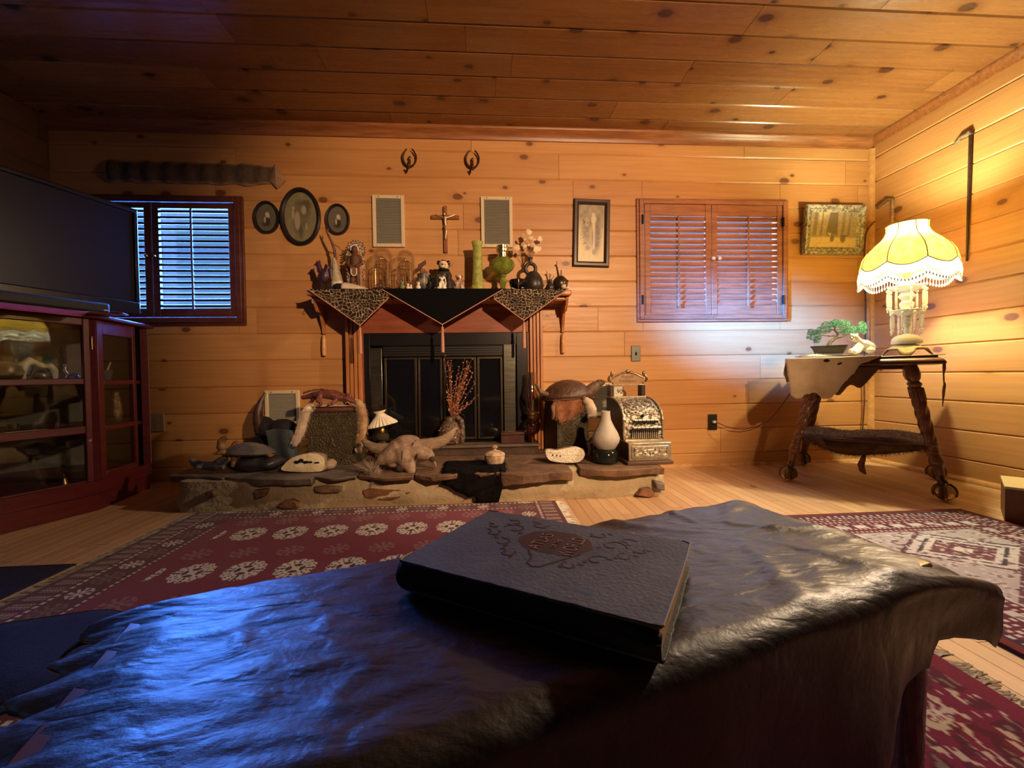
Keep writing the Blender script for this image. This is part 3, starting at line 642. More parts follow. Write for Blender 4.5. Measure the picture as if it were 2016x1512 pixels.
# scarf: top cloth + three hanging triangles with pink cord and tassels
sf = thing('mantel_scarf', 'leopard and black velvet scarf with pink cord and tassels hanging over the mantel', 'scarf', ((mx0+mx1)/2, MY0-.01, MZ), absolute=True)
VELV = mat('black_velvet', (.004, .004, .005), None, rough=.95, spec=.1)
LEO = attrmat('leopard_cloth', .8, spec=.2)
CORD = mat('pink_cord', (.50, .24, .17), None, rough=.7)
TASS = mat('tassel_thread', (.52, .27, .17), (.40, .19, .11), 120, .75, stretch=(6, 6, .4))
SY = MY0-.014; sx0 = W(612, 568, SY).x; sx1 = W(1114, 568, SY).x
b = B(); b.box((sx0, SY, MZ+.0006), (sx1, MY1-.05, MZ+.0035)); mk('top_cloth', b, VELV, sf)
def tri(p, q, a, kind, yo):
    """p,q upper corners (px), a apex (px)"""
    y = SY-yo; P, Q, A = W(p[0], p[1], y), W(q[0], q[1], y), W(a[0], a[1], y); top = MZ+.004
    Pt = V(P.x, y, top); Qt = V(Q.x, y, top)
    def pos(u, v):          # v 0 top .. 1 apex
        zb = np.where(v < .0001, top, 0); X = (P.x+(Q.x-P.x)*u)*(1-v)+A.x*v; ze = P.z+(Q.z-P.z)*u; Z = ze*(1-v)+A.z*v
        return X, y+.004*np.sin(u*9+v*3)*v*(1-v)*2, Z
    def pos2(u, v): return P.x+(Q.x-P.x)*u, y+.002*np.sin(u*11)+(.012*(v < .001)), top+(P.z+(Q.z-P.z)*u-top)*v
    def leo(X, Z):
        n = vnoise(X*70, Z*70, 5)*.5; wx = X*46+1.5*vnoise(X*26, Z*26, 1); wz = Z*46+1.5*vnoise(X*26, Z*26, 2)
        best = np.full(X.shape, 9.); sec = np.full(X.shape, 9.); bi = np.zeros(X.shape)
        for di in (-1, 0, 1):
            for dj in (-1, 0, 1):
                ci, cj = np.floor(wx)+di, np.floor(wz)+dj; h1 = (np.sin(ci*127.1+cj*311.7)*43758.5) % 1; h2 = (np.sin(ci*269.5+cj*183.3)*43758.5) % 1
                d = np.hypot(ci+.2+.6*h1-wx, cj+.2+.6*h2-wz); sec = np.where(d < best, best, np.minimum(sec, d)); bi = np.where(d < best, h2, bi); best = np.minimum(best, d)
        e = sec-best; line = 1-dsm(e, .05, .15); cen = (1-dsm(best, .06, .17))*(bi > .6)
        c = [.014+0*X, .010+0*X, .008+0*X]; c = mixc(c, (.50, .36, .22), np.clip(line*(.35+1.0*vnoise(X*25, Z*25, 7)), 0, 1)); return mixc(c, (.34, .22, .12), cen*.7)
    if kind == 'leo':
        pm = paint('leopard_panel', 110, 90, pos, lambda u, v: leo(*[np.asarray(q) for q in (pos(u, v)[0], pos(u, v)[2])]), LEO, sf)
        pm2 = paint('leopard_edge', 110, 10, pos2, lambda u, v: leo(pos2(u, v)[0], pos2(u, v)[2]+0*u), LEO, pm); lab(pm, 'leopard print triangle')
    else:
        k = B(); k.sheet([[V(*[float(np.asarray(c)) for c in pos(u/12, v/10)]) for u in range(13)] for v in range(11)]); k.add([Pt, Qt, Q, P], [(0,1,2,3)]); pm = lab(mk('velvet_panel', k, VELV, sf), 'black velvet triangle')
    cd = B(); off = V(0, -.004, 0)
    cd.tube([P+off, A+off], .0032, 6); cd.tube([A+off, Q+off], .0032, 6); mk('cord', cd, CORD, pm)
    ts = B(); A2 = A+V(0, -.006, 0)
    ts.tube([A2, A2-V(0, 0, .018)], .0025, 6); ts.ell(A2-V(0, 0, .024), (.009, .009, .010), 10, 8)
    ts.lathe([(.011, 0), (.012, .02), (.0105, .10), (.008, .135), (.010, .148), (.004, .156)], A2-V(0, 0, .182), 20, mod=lambda an, t: 1+.07*math.sin(an*10)); mk('tassel', ts, TASS, pm)
tri((604, 568), (766, 586), (709, 641), 'leo', .000)
tri((972, 588), (1118, 569), (1031, 631), 'leo', .000)
tri((752, 570), (990, 570), (871, 639), 'vel', .008)

# fireplace insert
fp = thing('fireplace_insert', 'black glass fronted fireplace insert under the mantel', 'fireplace', ((px1+px2)/2, 3.05, LZ), absolute=True)
FY = YB-.064; fx0, fx1 = px1+.013, px2-.013
BLK = mat('black_enamel', (.010, .010, .011), None, rough=.28)
BGL = mat('dark_fire_glass', (.006, .006, .007), None, rough=.06, spec=.8)
STEEL = mat('brushed_dark_steel', (.20, .20, .16), (.12, .12, .09), 6, .28, metal=.9, stretch=(1, 1, 14))
zz = lambda py: W(870, py, FY).z
xx = lambda px: W(px, 770, FY).x
b = B(); b.box((fx0, FY, LZ+.002), (xx(730), FY+.055, fz1-.002)); b.box((xx(1018), FY, LZ+.002), (fx1, FY+.055, fz1-.002)); b.box((xx(730), FY, zz(680)), (xx(1018), FY+.055, fz1-.002)); b.box((xx(730), FY, LZ+.002), (xx(1018), FY+.055, zz(868)))
mk('casing', b, BLK, fp, bev=.004)
for p0, p1, q in ((731, 754, 684), (992, 1015, 679)):
    b = B(); b.box((xx(p0), FY-.012, zz(865)), (xx(p1), FY-.0005, zz(q))); lab(mk('steel_post', b, STEEL, fp, bev=.003), 'brushed steel post')
b = B(); b.box((xx(755), FY-.008, zz(702)), (xx(991), FY+.01, zz(680.5))); mk('hood', b, BLK, fp, bev=.004)
b = B()
for k in range(4): b.box((xx(757), FY-.012, zz(685.5+k*4.6)), (xx(989), FY-.008, zz(684+k*4.6)))
mk('vent_slats', b, mat('soot_steel', (.05, .045, .04), None, rough=.4, metal=.6), fp)
for p0, p1 in ((757, 821), (823, 871), (873, 938), (940, 990)):
    f = B(); x0, x1, z0, z1 = xx(p0), xx(p1), zz(866), zz(703); w = .016
    for a_ in (((x0, z0), (x0+w, z1)), ((x1-w, z0), (x1, z1)), ((x0+w, z0), (x1-w, z0+w)), ((x0+w, z1-w), (x1-w, z1))): f.box((a_[0][0], FY-.004, a_[0][1]), (a_[1][0], FY+.012, a_[1][1]))
    d = mk('glass_door', f, mat('door_bronze', (.07, .055, .035), None, rough=.35, metal=.8), fp, bev=.002)
    g = B(); g.box((x0+w, FY+.004, z0+w), (x1-w, FY+.008, z1-w)); lab(mk('pane', g, BGL, d), 'black glass pane')
b = B(); b.box((xx(731), FY+.05, LZ+.002), (xx(1017), YB+.02, zz(681))); mk('firebox', b, BLK, fp)

# ---------------------------------------------------------------- ornaments on the mantel shelf
TZ = MZ+.0036
def ms(Y=2.96): return Y/FPX
def lp(b, prof, px, Y, z, n=28, **k):       # lathe with a profile given in photo pixels (radius, height)
    s = ms(Y); b.lathe([(r*s, h*s) for r, h in prof], (W(px, 566, Y).x, Y, z), n, **k); return b
def ob(name, label, cat, px, Y, z=TZ, group=None): return thing(name, label, cat, (W(px, 566, Y).x, Y, z), group=group, absolute=True)
DKB = mat('dark_bronze', (.035, .022, .02), (.07, .035, .03), 50, .35, metal=.5)
# dark bird
Y = 2.95; s = ms(Y); t = ob('rooster_figurine', 'dark blue and red rooster figurine at the left end of the mantel', 'figurine', 638, Y); X = W(638, 566, Y).x
b = B(); z = TZ
b.ell((X+.002, Y, z+30*s), (10*s, 8*s, 14*s), M=Matrix.Rotation(.25, 3, 'Y')); b.tube([(X-6*s, Y, z+38*s), (X-8*s, Y, z+47*s), (X-9*s, Y, z+52*s)], [6*s, 5*s, 4.5*s], 10)
b.ell((X-10*s, Y, z+52*s), (5.5*s, 4.5*s, 5*s)); b.tube([(X+4*s, Y, z+34*s), (X+9*s, Y, z+50*s), (X+13*s, Y, z+44*s), (X+14*s, Y, z+22*s)], [6*s, 7*s, 6*s, 3*s], 10)
mk('body', b, mat('iridescent_feathers', (.02, .018, .05), (.07, .02, .03), 60, .4), t, vox=.0035)
b = B()
for dx, dy in ((-3, -3), (3, 3)): b.tube([(X+dx*s, Y+dy*s, z+20*s), (X+dx*s, Y+dy*s, z+3*s), (X+(dx-4)*s, Y+dy*s, z+1.2*s)], [1.6*s, 1.3*s, 1*s], 6)
mk('legs', b, DKB, t)
b = B(); b.prism([(X-14*s, Y-1*s, z+55*s), (X-11*s, Y-1*s, z+60*s), (X-9*s, Y-1*s, z+57*s), (X-7*s, Y-1*s, z+61*s), (X-5*s, Y-1*s, z+56*s)], (0, 2*s, 0)); b.tube([(X-15*s, Y, z+52*s), (X-19*s, Y, z+50*s)], [1.8*s, .3*s], 6); lab(mk('comb', b, mat('dull_red', (.16, .02, .02), None, rough=.5), t), 'red comb and beak')
b = B(); b.cbox((X, Y, z+.004), (26*s, 18*s, .006)); mk('base', b, DKB, t, bev=.002)
# wrapped bottle and twig
Y = 2.97; s = ms(Y); t = ob('wrapped_bottle', 'cream wrapped tapering bottle holding a crooked twig', 'bottle', 666, Y); X = W(666, 566, Y).x
b = B(); b.lathe([(9*s, 0), (10.5*s, 3*s), (11*s, 20*s), (10*s, 28*s), (6.5*s, 48*s), (4*s, 62*s), (3*s, 66*s), (2.4*s, 66*s), (2.2*s, 50*s)], (X, Y, TZ), 18, mod=lambda a, q: 1+.05*math.sin(a*3+q*22), M=Matrix.Rotation(-.10, 3, 'Y'))
mk('bottle_body', b, mat('cream_leather', (.46, .40, .29), (.32, .27, .18), 40, .6, bump=.4), t)
b = B(); b.lathe([(11.4*s, 0), (11.6*s, 9*s), (11.2*s, 18*s)], (X-.001, Y, TZ+2*s), 18, M=Matrix.Rotation(-.10, 3, 'Y')); lab(mk('wrap', b, mat('white_wrap', (.62, .56, .44), None, rough=.7, bump=.4, sc=60), t), 'whiter wrapped band')
tw = B(); w_ = lambda a, c, dy=0: W(a, c, Y+dy)
tw.tube([(X-.012, Y, TZ+40*s), w_(659, 494), w_(655, 480), w_(648, 466), w_(643, 455), w_(640, 447)], [.008, .010, .009, .008, .006, .002], 7)
tw.tube([w_(655, 480), w_(668, 487, .02), w_(674, 497, .02)], [.004, .003, .0015], 5); tw.tube([w_(645, 462), w_(646, 452), w_(645, 447)], [.004, .003, .001], 5)
tag(mk('twig', tw, mat('bark', (.20, .10, .06), (.09, .045, .03), 60, .8, bump=.5), None), 'crooked brown twig standing in the cream wrapped bottle', 'twig')
# dark bowl-like lump and white shell
Y = 2.93; s = ms(Y); t = ob('carved_stone', 'small black carved stone between the bottle and the cream shell', 'stone', 668, 2.90)
b = B(); b.ell((W(669, 566, 2.90).x, 2.90, TZ+6*s), (14*s, 10*s, 7*s), nz=.25, seed=4); mk('stone', b, mat('black_stone', (.012, .010, .010), None, rough=.5), t)
Y = 2.895; s = ms(Y); t = ob('cream_shell', 'flat cream ribbed shell lying in front of the doll on the mantel', 'shell', 704, Y); X = W(704, 566, Y).x
b = B(); P = []
for i in range(14):
    u = i/13; row = []
    for j in range(12):
        v = j/11; a = (v-.5)*PI; r = (26*(1-u)**.65+.5)*s if u > .05 else 24*s
        row.append((X+(-27+55*u)*s, Y+r*.62*math.sin(a), TZ+.001+max(0, (15-8*u)*s*(1-u**3)*math.cos(a)*(1+.07*math.cos(v*46)))))
    P.append(row)
b.sheet(P); mk('shell', b, mat('ivory', (.62, .55, .42), (.48, .41, .30), 50, .45), t, solid=.003)
# feather-bonnet doll
Y = 2.95; s = ms(Y); t = ob('doll_figurine', 'standing doll in a white feather bonnet and beaded dark clothes', 'doll', 700, Y); X = W(700, 566, Y).x
z = TZ; BR = mat('doll_brown', (.10, .04, .022), None, rough=.7)
b = B(); b.tube([(X, Y, z+34*s), (X, Y, z+50*s), (X, Y, z+66*s), (X, Y, z+74*s)], [8*s, 8.5*s, 9*s, 4*s], 12); b.ell((X, Y-1*s, z+80*s), (6*s, 6*s, 7.5*s))
for k in (-1, 1): b.tube([(X+k*4.5*s, Y, z+38*s), (X+k*5.5*s, Y, z+20*s), (X+k*5*s, Y, z+5*s), (X+k*5*s, Y-5*s, z+3*s)], [5*s, 4.5*s, 4*s, 2.5*s], 8)
b.tube([(X-9*s, Y, z+68*s), (X-13*s, Y-2*s, z+52*s), (X-5*s, Y-9*s, z+44*s)], [3.5*s, 3.2*s, 2.4*s], 8); b.tube([(X+9*s, Y, z+68*s), (X+13*s, Y-2*s, z+54*s), (X+4*s, Y-9*s, z+46*s)], [3.5*s, 3.2*s, 2.4*s], 8)
mk('body', b, BR, t, vox=.003)
fb = B(); tips = B()
for k in range(17):
    a = -.55+(k/16)*(PI+1.1); L0, L1 = 7.5*s, 15.5*s+(1.5*s if k % 2 else 0); ca, sa_ = math.cos(a), math.sin(a); c0 = V(X, Y+3*s, z+82*s); d = V(ca, .15, sa_); w = V(-sa_, 0, ca)
    fb.add([c0+d*L0-w*1.1*s, c0+d*L0+w*1.1*s, c0+d*L1+w*1.6*s, c0+d*L1-w*1.6*s, c0+d*L0-w*1.1*s+V(0,.6*s,0), c0+d*L0+w*1.1*s+V(0,.6*s,0), c0+d*L1+w*1.6*s+V(0,.6*s,0), c0+d*L1-w*1.6*s+V(0,.6*s,0)], [(0,1,2,3), (7,6,5,4), (0,4,5,1), (1,5,6,2), (2,6,7,3), (3,7,4,0)])
    tips.ell(c0+d*(L1+1.2*s)+V(0, .3*s, 0), (1.5*s, 1*s, 1.5*s), 6, 5)
for k in (-1, 1):
    for j in range(9): fb.cbox((X+k*(14.5+.6*math.sin(j))*s, Y+3*s, z+(72-7*j)*s), (5*s, 1*s, 5*s), Matrix.Rotation(k*.5, 3, 'Y'))
bn = lab(mk('feather_bonnet', fb, mat('white_feather', (.58, .50, .40), (.12, .07, .05), 90, .8, lo=.45, hi=.5), t), 'white and brown feathers')
mk('feather_tips', tips, mat('feather_tip', (.10, .06, .045), None, rough=.8), bn)
bd = B(); bd.tube([(X+6.8*s*math.cos(a), Y-3.5*s, z+80*s+8.4*s*math.sin(a)) for a in np.linspace(-.2, PI+.2, 16)], 1.0*s, 6)
bd.tube([(X-5*s, Y-9.5*s, z+42*s), (X-5*s, Y-9.8*s, z+33*s), (X-2*s, Y-9.8*s, z+29*s), (X+3*s, Y-9.8*s, z+29*s), (X+5*s, Y-9.8*s, z+33*s), (X+5*s, Y-9.5*s, z+43*s)], .9*s, 6)
for k in (-1, 1):
    for j in range(8): bd.ell((X+k*(10+.3*j)*s, Y-4*s, z+(31-3.6*j)*s), 1.0*s, 6, 5)
lab(mk('beadwork', bd, mat('white_beads', (.74, .68, .60), None, rough=.4), t), 'white beaded trim')
b = B(); b.box((X-6.5*s, Y-8.5*s, z+30*s), (X+6.5*s, Y-7.5*s, z+44*s)); lab(mk('apron', b, mat('tan_hide', (.20, .11, .06), None, rough=.8), t), 'tan breechcloth')
b = B(); b.lathe([(13*s, 0), (13*s, 2.5*s), (11*s, 3.4*s)], (X, Y, z), 20, sy=.7); mk('base', b, DKB, t)
# glass domes with caged birds
DGLASS = thinglass('dome_glass', (.93, .93, .91), .03, .16)
GOLD = mat('gilt_wire', (.80, .52, .30), None, rough=.25, metal=1)
def dome(px, Y, hpx, rpx, label, taper):
    s = ms(Y); X = W(px, 566, Y).x; t = ob('glass_dome', label, 'glass dome', px, Y, group='glass domes with gilt cages')
    b = B(); b.lathe([(rpx*1.03*s, 0), (rpx*1.05*s, 3*s), (rpx*1.0*s, 5*s), (rpx*.9*s, 6.5*s)], (X, Y, TZ), 32); mk('base', b, mat('dark_turned_wood', (.06, .028, .016), None, rough=.4), t)
    g = B(); H_ = hpx*s; R = rpx*s; prof = [(R*.93, 6.6*s), (R*.93, H_-R*taper)]+[(R*.93*math.cos(q), H_-R*taper+R*taper*math.sin(q)) for q in np.linspace(.15, 1.5, 9)]
    g.lathe(prof, (X, Y, TZ), 40, caps=False); mk('dome', g, DGLASS, t)
    c = B(); rc = R*.74; hb, ht = 8*s, H_*.58
    for k in range(14):
        a = 2*PI*k/14; ca, sa_ = math.cos(a), math.sin(a); c.tube([(X+rc*ca, Y+rc*sa_, TZ+hb), (X+rc*ca, Y+rc*sa_, TZ+ht)]+[(X+rc*math.cos(q)*ca, Y+rc*math.cos(q)*sa_, TZ+ht+rc*.95*math.sin(q)) for q in (.5, 1.0, 1.45)], .0013, 5)
    for zq in (hb, hb+5*s, ht): c.tube([(X+rc*math.cos(q), Y+rc*math.sin(q), TZ+zq) for q in np.linspace(0, 2*PI, 25)[:-1]], .0022, 5, closed=True)
    c.ell((X, Y, TZ+ht+rc*1.05), (.006, .006, .012)); mk('cage', c, GOLD, t)
    for dx, dz in ((-.3, .26), (.25, .42)):
        q = B(); q.ell((X+dx*rc, Y-.2*rc, TZ+hb+dz*(ht-hb)), (.007, .008, .013)); q.ell((X+dx*rc, Y-.2*rc-.004, TZ+hb+dz*(ht-hb)+.015), .0065); q.tube([(X+dx*rc, Y-.2*rc-.009, TZ+hb+dz*(ht-hb)+.015), (X+dx*rc, Y-.2*rc-.016, TZ+hb+dz*(ht-hb)+.014)], [.002, .0004], 5); mk('caged_bird', q, mat('dark_feather', (.06, .025, .02), None, rough=.6), t, sub=0)
dome(754, 2.97, 86, 20, 'left glass dome over a gilt bird cage, below the left vent grille', .85)
dome(799, 2.97, 82, 19.5, 'right glass dome over a gilt bird cage, beside the dark flower pot', .95)
# little figures at the front edge
def tiny(px, Y, hpx, col, label, kind, name='miniature_figurine'):
    s = ms(Y); X = W(px, 566, Y).x; z = TZ; t = ob(name, label, 'figurine', px, Y, group='tiny figurines along the mantel edge'); b = B(); h = hpx*s
    b.ell((X, Y, z+h*.30), (h*.30, h*.28, h*.32)); b.ell((X+h*.02, Y-h*.05, z+h*.74), (h*.2, h*.2, h*.2)); mk('body', b, mat('glaze_'+kind, col, None, rough=.3), t, vox=h*.05)
    e = B()
    for k in (-1, 1): e.ell((X+k*h*.13, Y, z+h*.94), (h*.06, h*.05, h*(.20 if kind == 'rabbit' else .08)))
    mk('ears', e, mat('glaze_ear_'+kind, tuple(q*.9 for q in col), None, rough=.3), t)
tiny(792, 2.885, 18, (.16, .20, .08), 'tiny green dressed rabbit figurine at the mantel edge', 'rabbit')
tiny(803, 2.885, 13, (.70, .58, .40), 'tiny cream figurine, leftmost of the pair before the right dome', 'cream')
tiny(809, 2.888, 11, (.75, .66, .50), 'tiny cream figurine, right one of the pair before the right dome', 'creamy')
tiny(823.5, 2.885, 16, (.74, .68, .56), 'tiny white bird figurine right of the domes', 'bird')
# dark flower pot
Y = 2.95; s = ms(Y); t = ob('flower_mug', 'mottled grey mug with a dull pink rose beside the domes', 'mug', 833, Y); X = W(834, 566, Y).x
b = B(); b.lathe([(9*s, 0), (11*s, 4*s), (12*s, 18*s), (11.5*s, 34*s), (10*s, 35*s), (9.5*s, 32*s)], (X, Y, TZ), 24); mk('mug_body', b, mat('mottled_glaze', (.05, .05, .045), (.30, .28, .22), 30, .4, lo=.45, hi=.6), t)
b = B()
for k in range(9):
    a = k*2.4; r = (1+.55*k)*s; b.ell((X+r*math.cos(a), Y+r*math.sin(a), TZ+(41-.4*k)*s), (3.4*s, 2.2*s, 3.6*s), 8, 6, M=Matrix.Rotation(a, 3, 'Z'))
lab(mk('rose', b, mat('dull_pink', (.28, .12, .10), (.18, .07, .07), 60, .7), t), 'dull pink rose')
b = B(); b.tube([(X+3*s, Y+6*s, TZ+34*s), (X-4*s, Y+12*s, TZ+50*s)], .002, 5); b.prism([(X-14*s, Y+14*s, TZ+44*s), (X-12*s, Y+14*s, TZ+56*s), (X+3*s, Y+15*s, TZ+66*s), (X+4*s, Y+15*s, TZ+58*s)], (0, 1.2*s, 0)); lab(mk('leaf', b, mat('dry_leaf', (.10, .05, .03), None, rough=.8), t), 'dry dark leaf')
def seated(px, Y, hpx, m, mh, label, name, vox, cat='figurine', lean=0, headr=.17, wid=.30):
    s = ms(Y); X = W(px, 566, Y).x; h = hpx*s; z = TZ; t = ob(name, label, cat, px, Y)
    b = B(); b.ell((X, Y+h*.05, z+h*.24), (h*wid, h*.26, h*.25)); b.ell((X, Y, z+h*.48), (h*wid*.72, h*.2, h*.24))
    for k in (-1, 1): b.tube([(X+k*h*wid*.45, Y-h*.12, z+h*.5), (X+k*h*wid*.5, Y-h*.22, z+h*.2), (X+k*h*wid*.5, Y-h*.26, z+h*.04)], [h*.085, h*.07, h*.07], 8); b.ell((X+k*h*wid*.85, Y-h*.1, z+h*.12), (h*.11, h*.18, h*.12))
    mk('body', b, m, t, vox=vox)
    q = B(); q.ell((X+lean*h, Y-h*.06, z+h*.80), (h*headr, h*headr, h*headr*1.05)); q.ell((X+lean*h-.02*h, Y-h*.22, z+h*.76), (h*headr*.55, h*headr*.6, h*headr*.5)); hd = mk('head', q, mh, t, vox=vox)
    e = B()
    for k in (-1, 1): e.ell((X+lean*h+k*h*headr*.95, Y-h*.02, z+h*.90), (h*.06, h*.045, h*.075))
    return t, hd, e, X, z, h
NOIR = mat('black_glaze', (.010, .010, .011), None, rough=.25); IVG = mat('ivory_glaze', (.72, .62, .42), (.42, .32, .16), 60, .35, lo=.5, hi=.62)
t, hd, e, X, z, h = seated(851, 2.90, 31, NOIR, NOIR, 'small black seated dog figurine left of the tall white headed one', 'dog_figurine', .0026); mk('ears', e, NOIR, hd)
t, hd, e, X, z, h = seated(874, 2.95, 62, mat('grey_brown_glaze', (.06, .042, .036), (.025, .02, .02), 14, .4), IVG, 'tall dark seated dog figurine with an ivory head and black cap', 'dog_figurine', .0036, headr=.155, wid=.36); mk('ears', e, NOIR, hd)
b = B(); b.ell((X, 2.94, z+h*.945), (h*.085, h*.085, h*.04)); lab(mk('cap', b, NOIR, hd), 'black cap')
b = B(); b.tube([(X+h*.15*math.cos(a), 2.94+h*.15*math.sin(a), z+h*.655) for a in np.linspace(0, 2*PI, 21)[:-1]], h*.045, 8, closed=True); lab(mk('collar', b, NOIR, t), 'black collar')
b = B(); b.ell((X-h*.05, 2.95-h*.185, z+h*.80), (h*.045, h*.03, h*.05)); b.ell((X+h*.045, 2.95-h*.185, z+h*.79), (h*.03, h*.03, h*.05)); b.ell((X-.01*h, 2.95-h*.30, z+h*.775), (h*.035, h*.02, h*.025)); lab(mk('face_markings', b, NOIR, hd), 'dark face markings')
WG = mat('white_glaze', (.78, .73, .60), None, rough=.3)
t, hd, e, X, z, h = seated(870, 2.885, 26, WG, WG, 'small white seated cat figurine in front of the tall dark dog', 'cat_figurine', .002, headr=.14); mk('ears', e, WG, hd)
b = B(); b.tube([(X+h*.22, 2.89, z+h*.08), (X+h*.30, 2.89, z+h*.5), (X+h*.22, 2.89, z+h*.95), (X+h*.06, 2.89, z+h*1.05)], [h*.05, h*.05, h*.045, h*.03], 8); mk('tail', b, WG, t)
t, hd, e, X, z, h = seated(904, 2.90, 30, mat('brindle_glaze', (.55, .45, .34), (.18, .09, .06), 40, .4), mat('patched_glaze', (.66, .58, .46), (.22, .09, .05), 26, .35, lo=.5, hi=.54), 'small brown and white puppy figurine beside the green vase', 'dog_figurine', .0024, headr=.19); mk('ears', e, mat('brown_glaze', (.14, .05, .03), None, rough=.4), hd)
# green glass vase and lamp
GGL = mat('green_crackle_glass', (.46, .55, .10), (.68, .75, .28), 40, .07, bump=.5, bsc=60, trans=.55, ior=1.3, coat=1)
Y = 2.95; t = ob('green_vase', 'tall narrow green crackled glass vase at the mantel centre', 'vase', 941, Y)
b = B(); P = [(12, 0), (13, 3), (11.2, 14), (9.6, 40), (9.0, 70), (8.6, 84), (9.6, 90), (11, 94), (11.2, 97)]; lp(b, P+[(r-1.6, h) for r, h in P[::-1] if h > 3], 941, Y, TZ, 28, mod=lambda a, q: 1+.03*math.sin(a*5+q*30)+.02*math.sin(a*9-q*50)); mk('vase', b, GGL, t)
t = ob('green_oil_lamp', 'green glass oil lamp with a globe font and brass collar', 'lamp', 990, Y); s = ms(Y); X = W(990, 566, Y).x
DGG = mat('deep_green_glass', (.16, .26, .03), (.40, .46, .09), 26, .1, bump=.5, bsc=40, trans=.55, ior=1.35)
b = B(); lp(b, [(13, 0), (13, 2), (8, 5), (4.6, 8), (5.5, 13), (7.5, 19), (7, 24), (4.5, 28), (6.5, 30), (5, 33)], 990, Y, TZ, 8); lab(mk('stem', b, DGG, t), 'faceted green stem')
b = B(); lp(b, [(5, 33), (12, 36), (20, 43), (24, 51), (22, 59), (15, 65), (9, 67)], 990, Y, TZ, 32, mod=lambda a, q: 1+.02*math.sin(a*9+q*20)); lab(mk('font', b, DGG, t), 'green globe font')
b = B(); lp(b, [(9.5, 66), (10, 70), (9, 71), (9.5, 76), (12, 78), (12.5, 83), (11, 85), (11.5, 89), (8, 90)], 990, Y, TZ, 26); lab(mk('collar', b, mat('pale_brass', (.72, .62, .30), None, rough=.22, metal=1), t), 'brass collar and burner')
b = B(); b.cyl((X+11*s, Y, TZ+80*s), (X+18*s, Y, TZ+77*s), 1.1*s, n=8); b.cyl((X+18*s, Y-2.4*s, TZ+77*s), (X+18*s, Y+2.4*s, TZ+77*s), 3*s, n=12); lab(mk('wick_knob', b, BLACKM, t), 'wick knob')
# cauldron
Y = 2.90; s = ms(Y); t = ob('iron_cauldron', 'tiny dark metal cauldron on wire legs right of the green lamp', 'pot', 1020, Y); X = W(1020, 566, Y).x
b = B(); lp(b, [(6, 4), (13, 7), (17, 13), (18, 18), (16.5, 20), (15.5, 20), (16, 17), (11, 10)], 1020, Y, TZ, 28); mk('pot_body', b, mat('polished_iron', (.09, .07, .065), None, rough=.18, metal=.9), t)
b = B()
for a in (.6, 2.6, 4.7): b.tube([(X+17*s*math.cos(a), Y+17*s*math.sin(a), TZ+19*s), (X+18*s*math.cos(a), Y+18*s*math.sin(a), TZ+13*s), (X+12*s*math.cos(a), Y+12*s*math.sin(a), TZ+.6*s)], 1.0*s, 6)
mk('wire_legs', b, mat('bright_wire', (.5, .45, .4), None, rough=.25, metal=1), t)
# black jug and dried flowers
Y = 2.97; s = ms(Y); X = W(1046, 566, Y).x; BLP = mat('black_pottery', (.022, .018, .017), (.045, .035, .03), 18, .38)
t = ob('pottery_jug', 'black pottery jug with a ring neck holding white dried flowers', 'jug', 1046, Y)
b = B(); lp(b, [(15, 0), (19, 4), (20.5, 14), (18, 26), (12, 36), (8, 40), (5, 41)], 1050, Y, TZ, 30); mk('jug_body', b, BLP, t)
b = B(); c0 = V(X-1*s, Y, TZ+46*s); b.tube([c0+V(10*s*math.cos(a), 0, 10.5*s*math.sin(a)) for a in np.linspace(0, 2*PI, 25)[:-1]], 3.6*s, 10, closed=True); lab(mk('ring_handle', b, BLP, t), 'ring shaped handle')
b = B(); b.tube([c0+V(0, 0, 9*s), c0+V(0, 0, 17*s), c0+V(0, 0, 20*s), c0+V(0, 0, 22*s)], [4.5*s, 3.4*s, 4.4*s, 5.2*s], 14); mk('spout', b, BLP, t)
t = thing('dried_flowers', 'white papery dried flowers standing in the black jug', 'flowers', (X, Y, TZ+66*s), absolute=True)
st = B(); rg = random.Random(5); PET = mat('papery_petal', (.80, .68, .48), (.62, .48, .30), 30, .5, spec=.4)
heads = [(1019, 487), (1029, 465), (1033, 471), (1040, 457), (1045, 468), (1052, 473), (1058, 478), (1049, 483), (1062, 489), (1057, 492), (1040, 482), (1033, 484), (1064, 470)]
for i, (px, py) in enumerate(heads):
    q = W(px, py, Y+rg.uniform(-.05, .04)); base = c0+V(0, 0, 20*s); st.tube([base, base*.5+q*.5+V(0, 0, .008), q], [.0016, .0013, .001], 5)
    p = B(); R = Matrix.Rotation(rg.uniform(0, 6.28), 3, 'Y') @ Matrix.Rotation(rg.uniform(-.6, .6), 3, 'Z'); r = rg.uniform(.010, .016)
    for (dx, dz) in (((0, 0),) if i % 3 else ((-.6, 0), (.6, .2), (0, .8))): p.ell(q+R@V(dx*r, 0, dz*r), (r, r*.14, r*1.15), 12, 8, M=R)
    mk('flower_head', p, PET, t)
mk('stems', st, mat('straw', (.42, .28, .14), None, rough=.8), t)
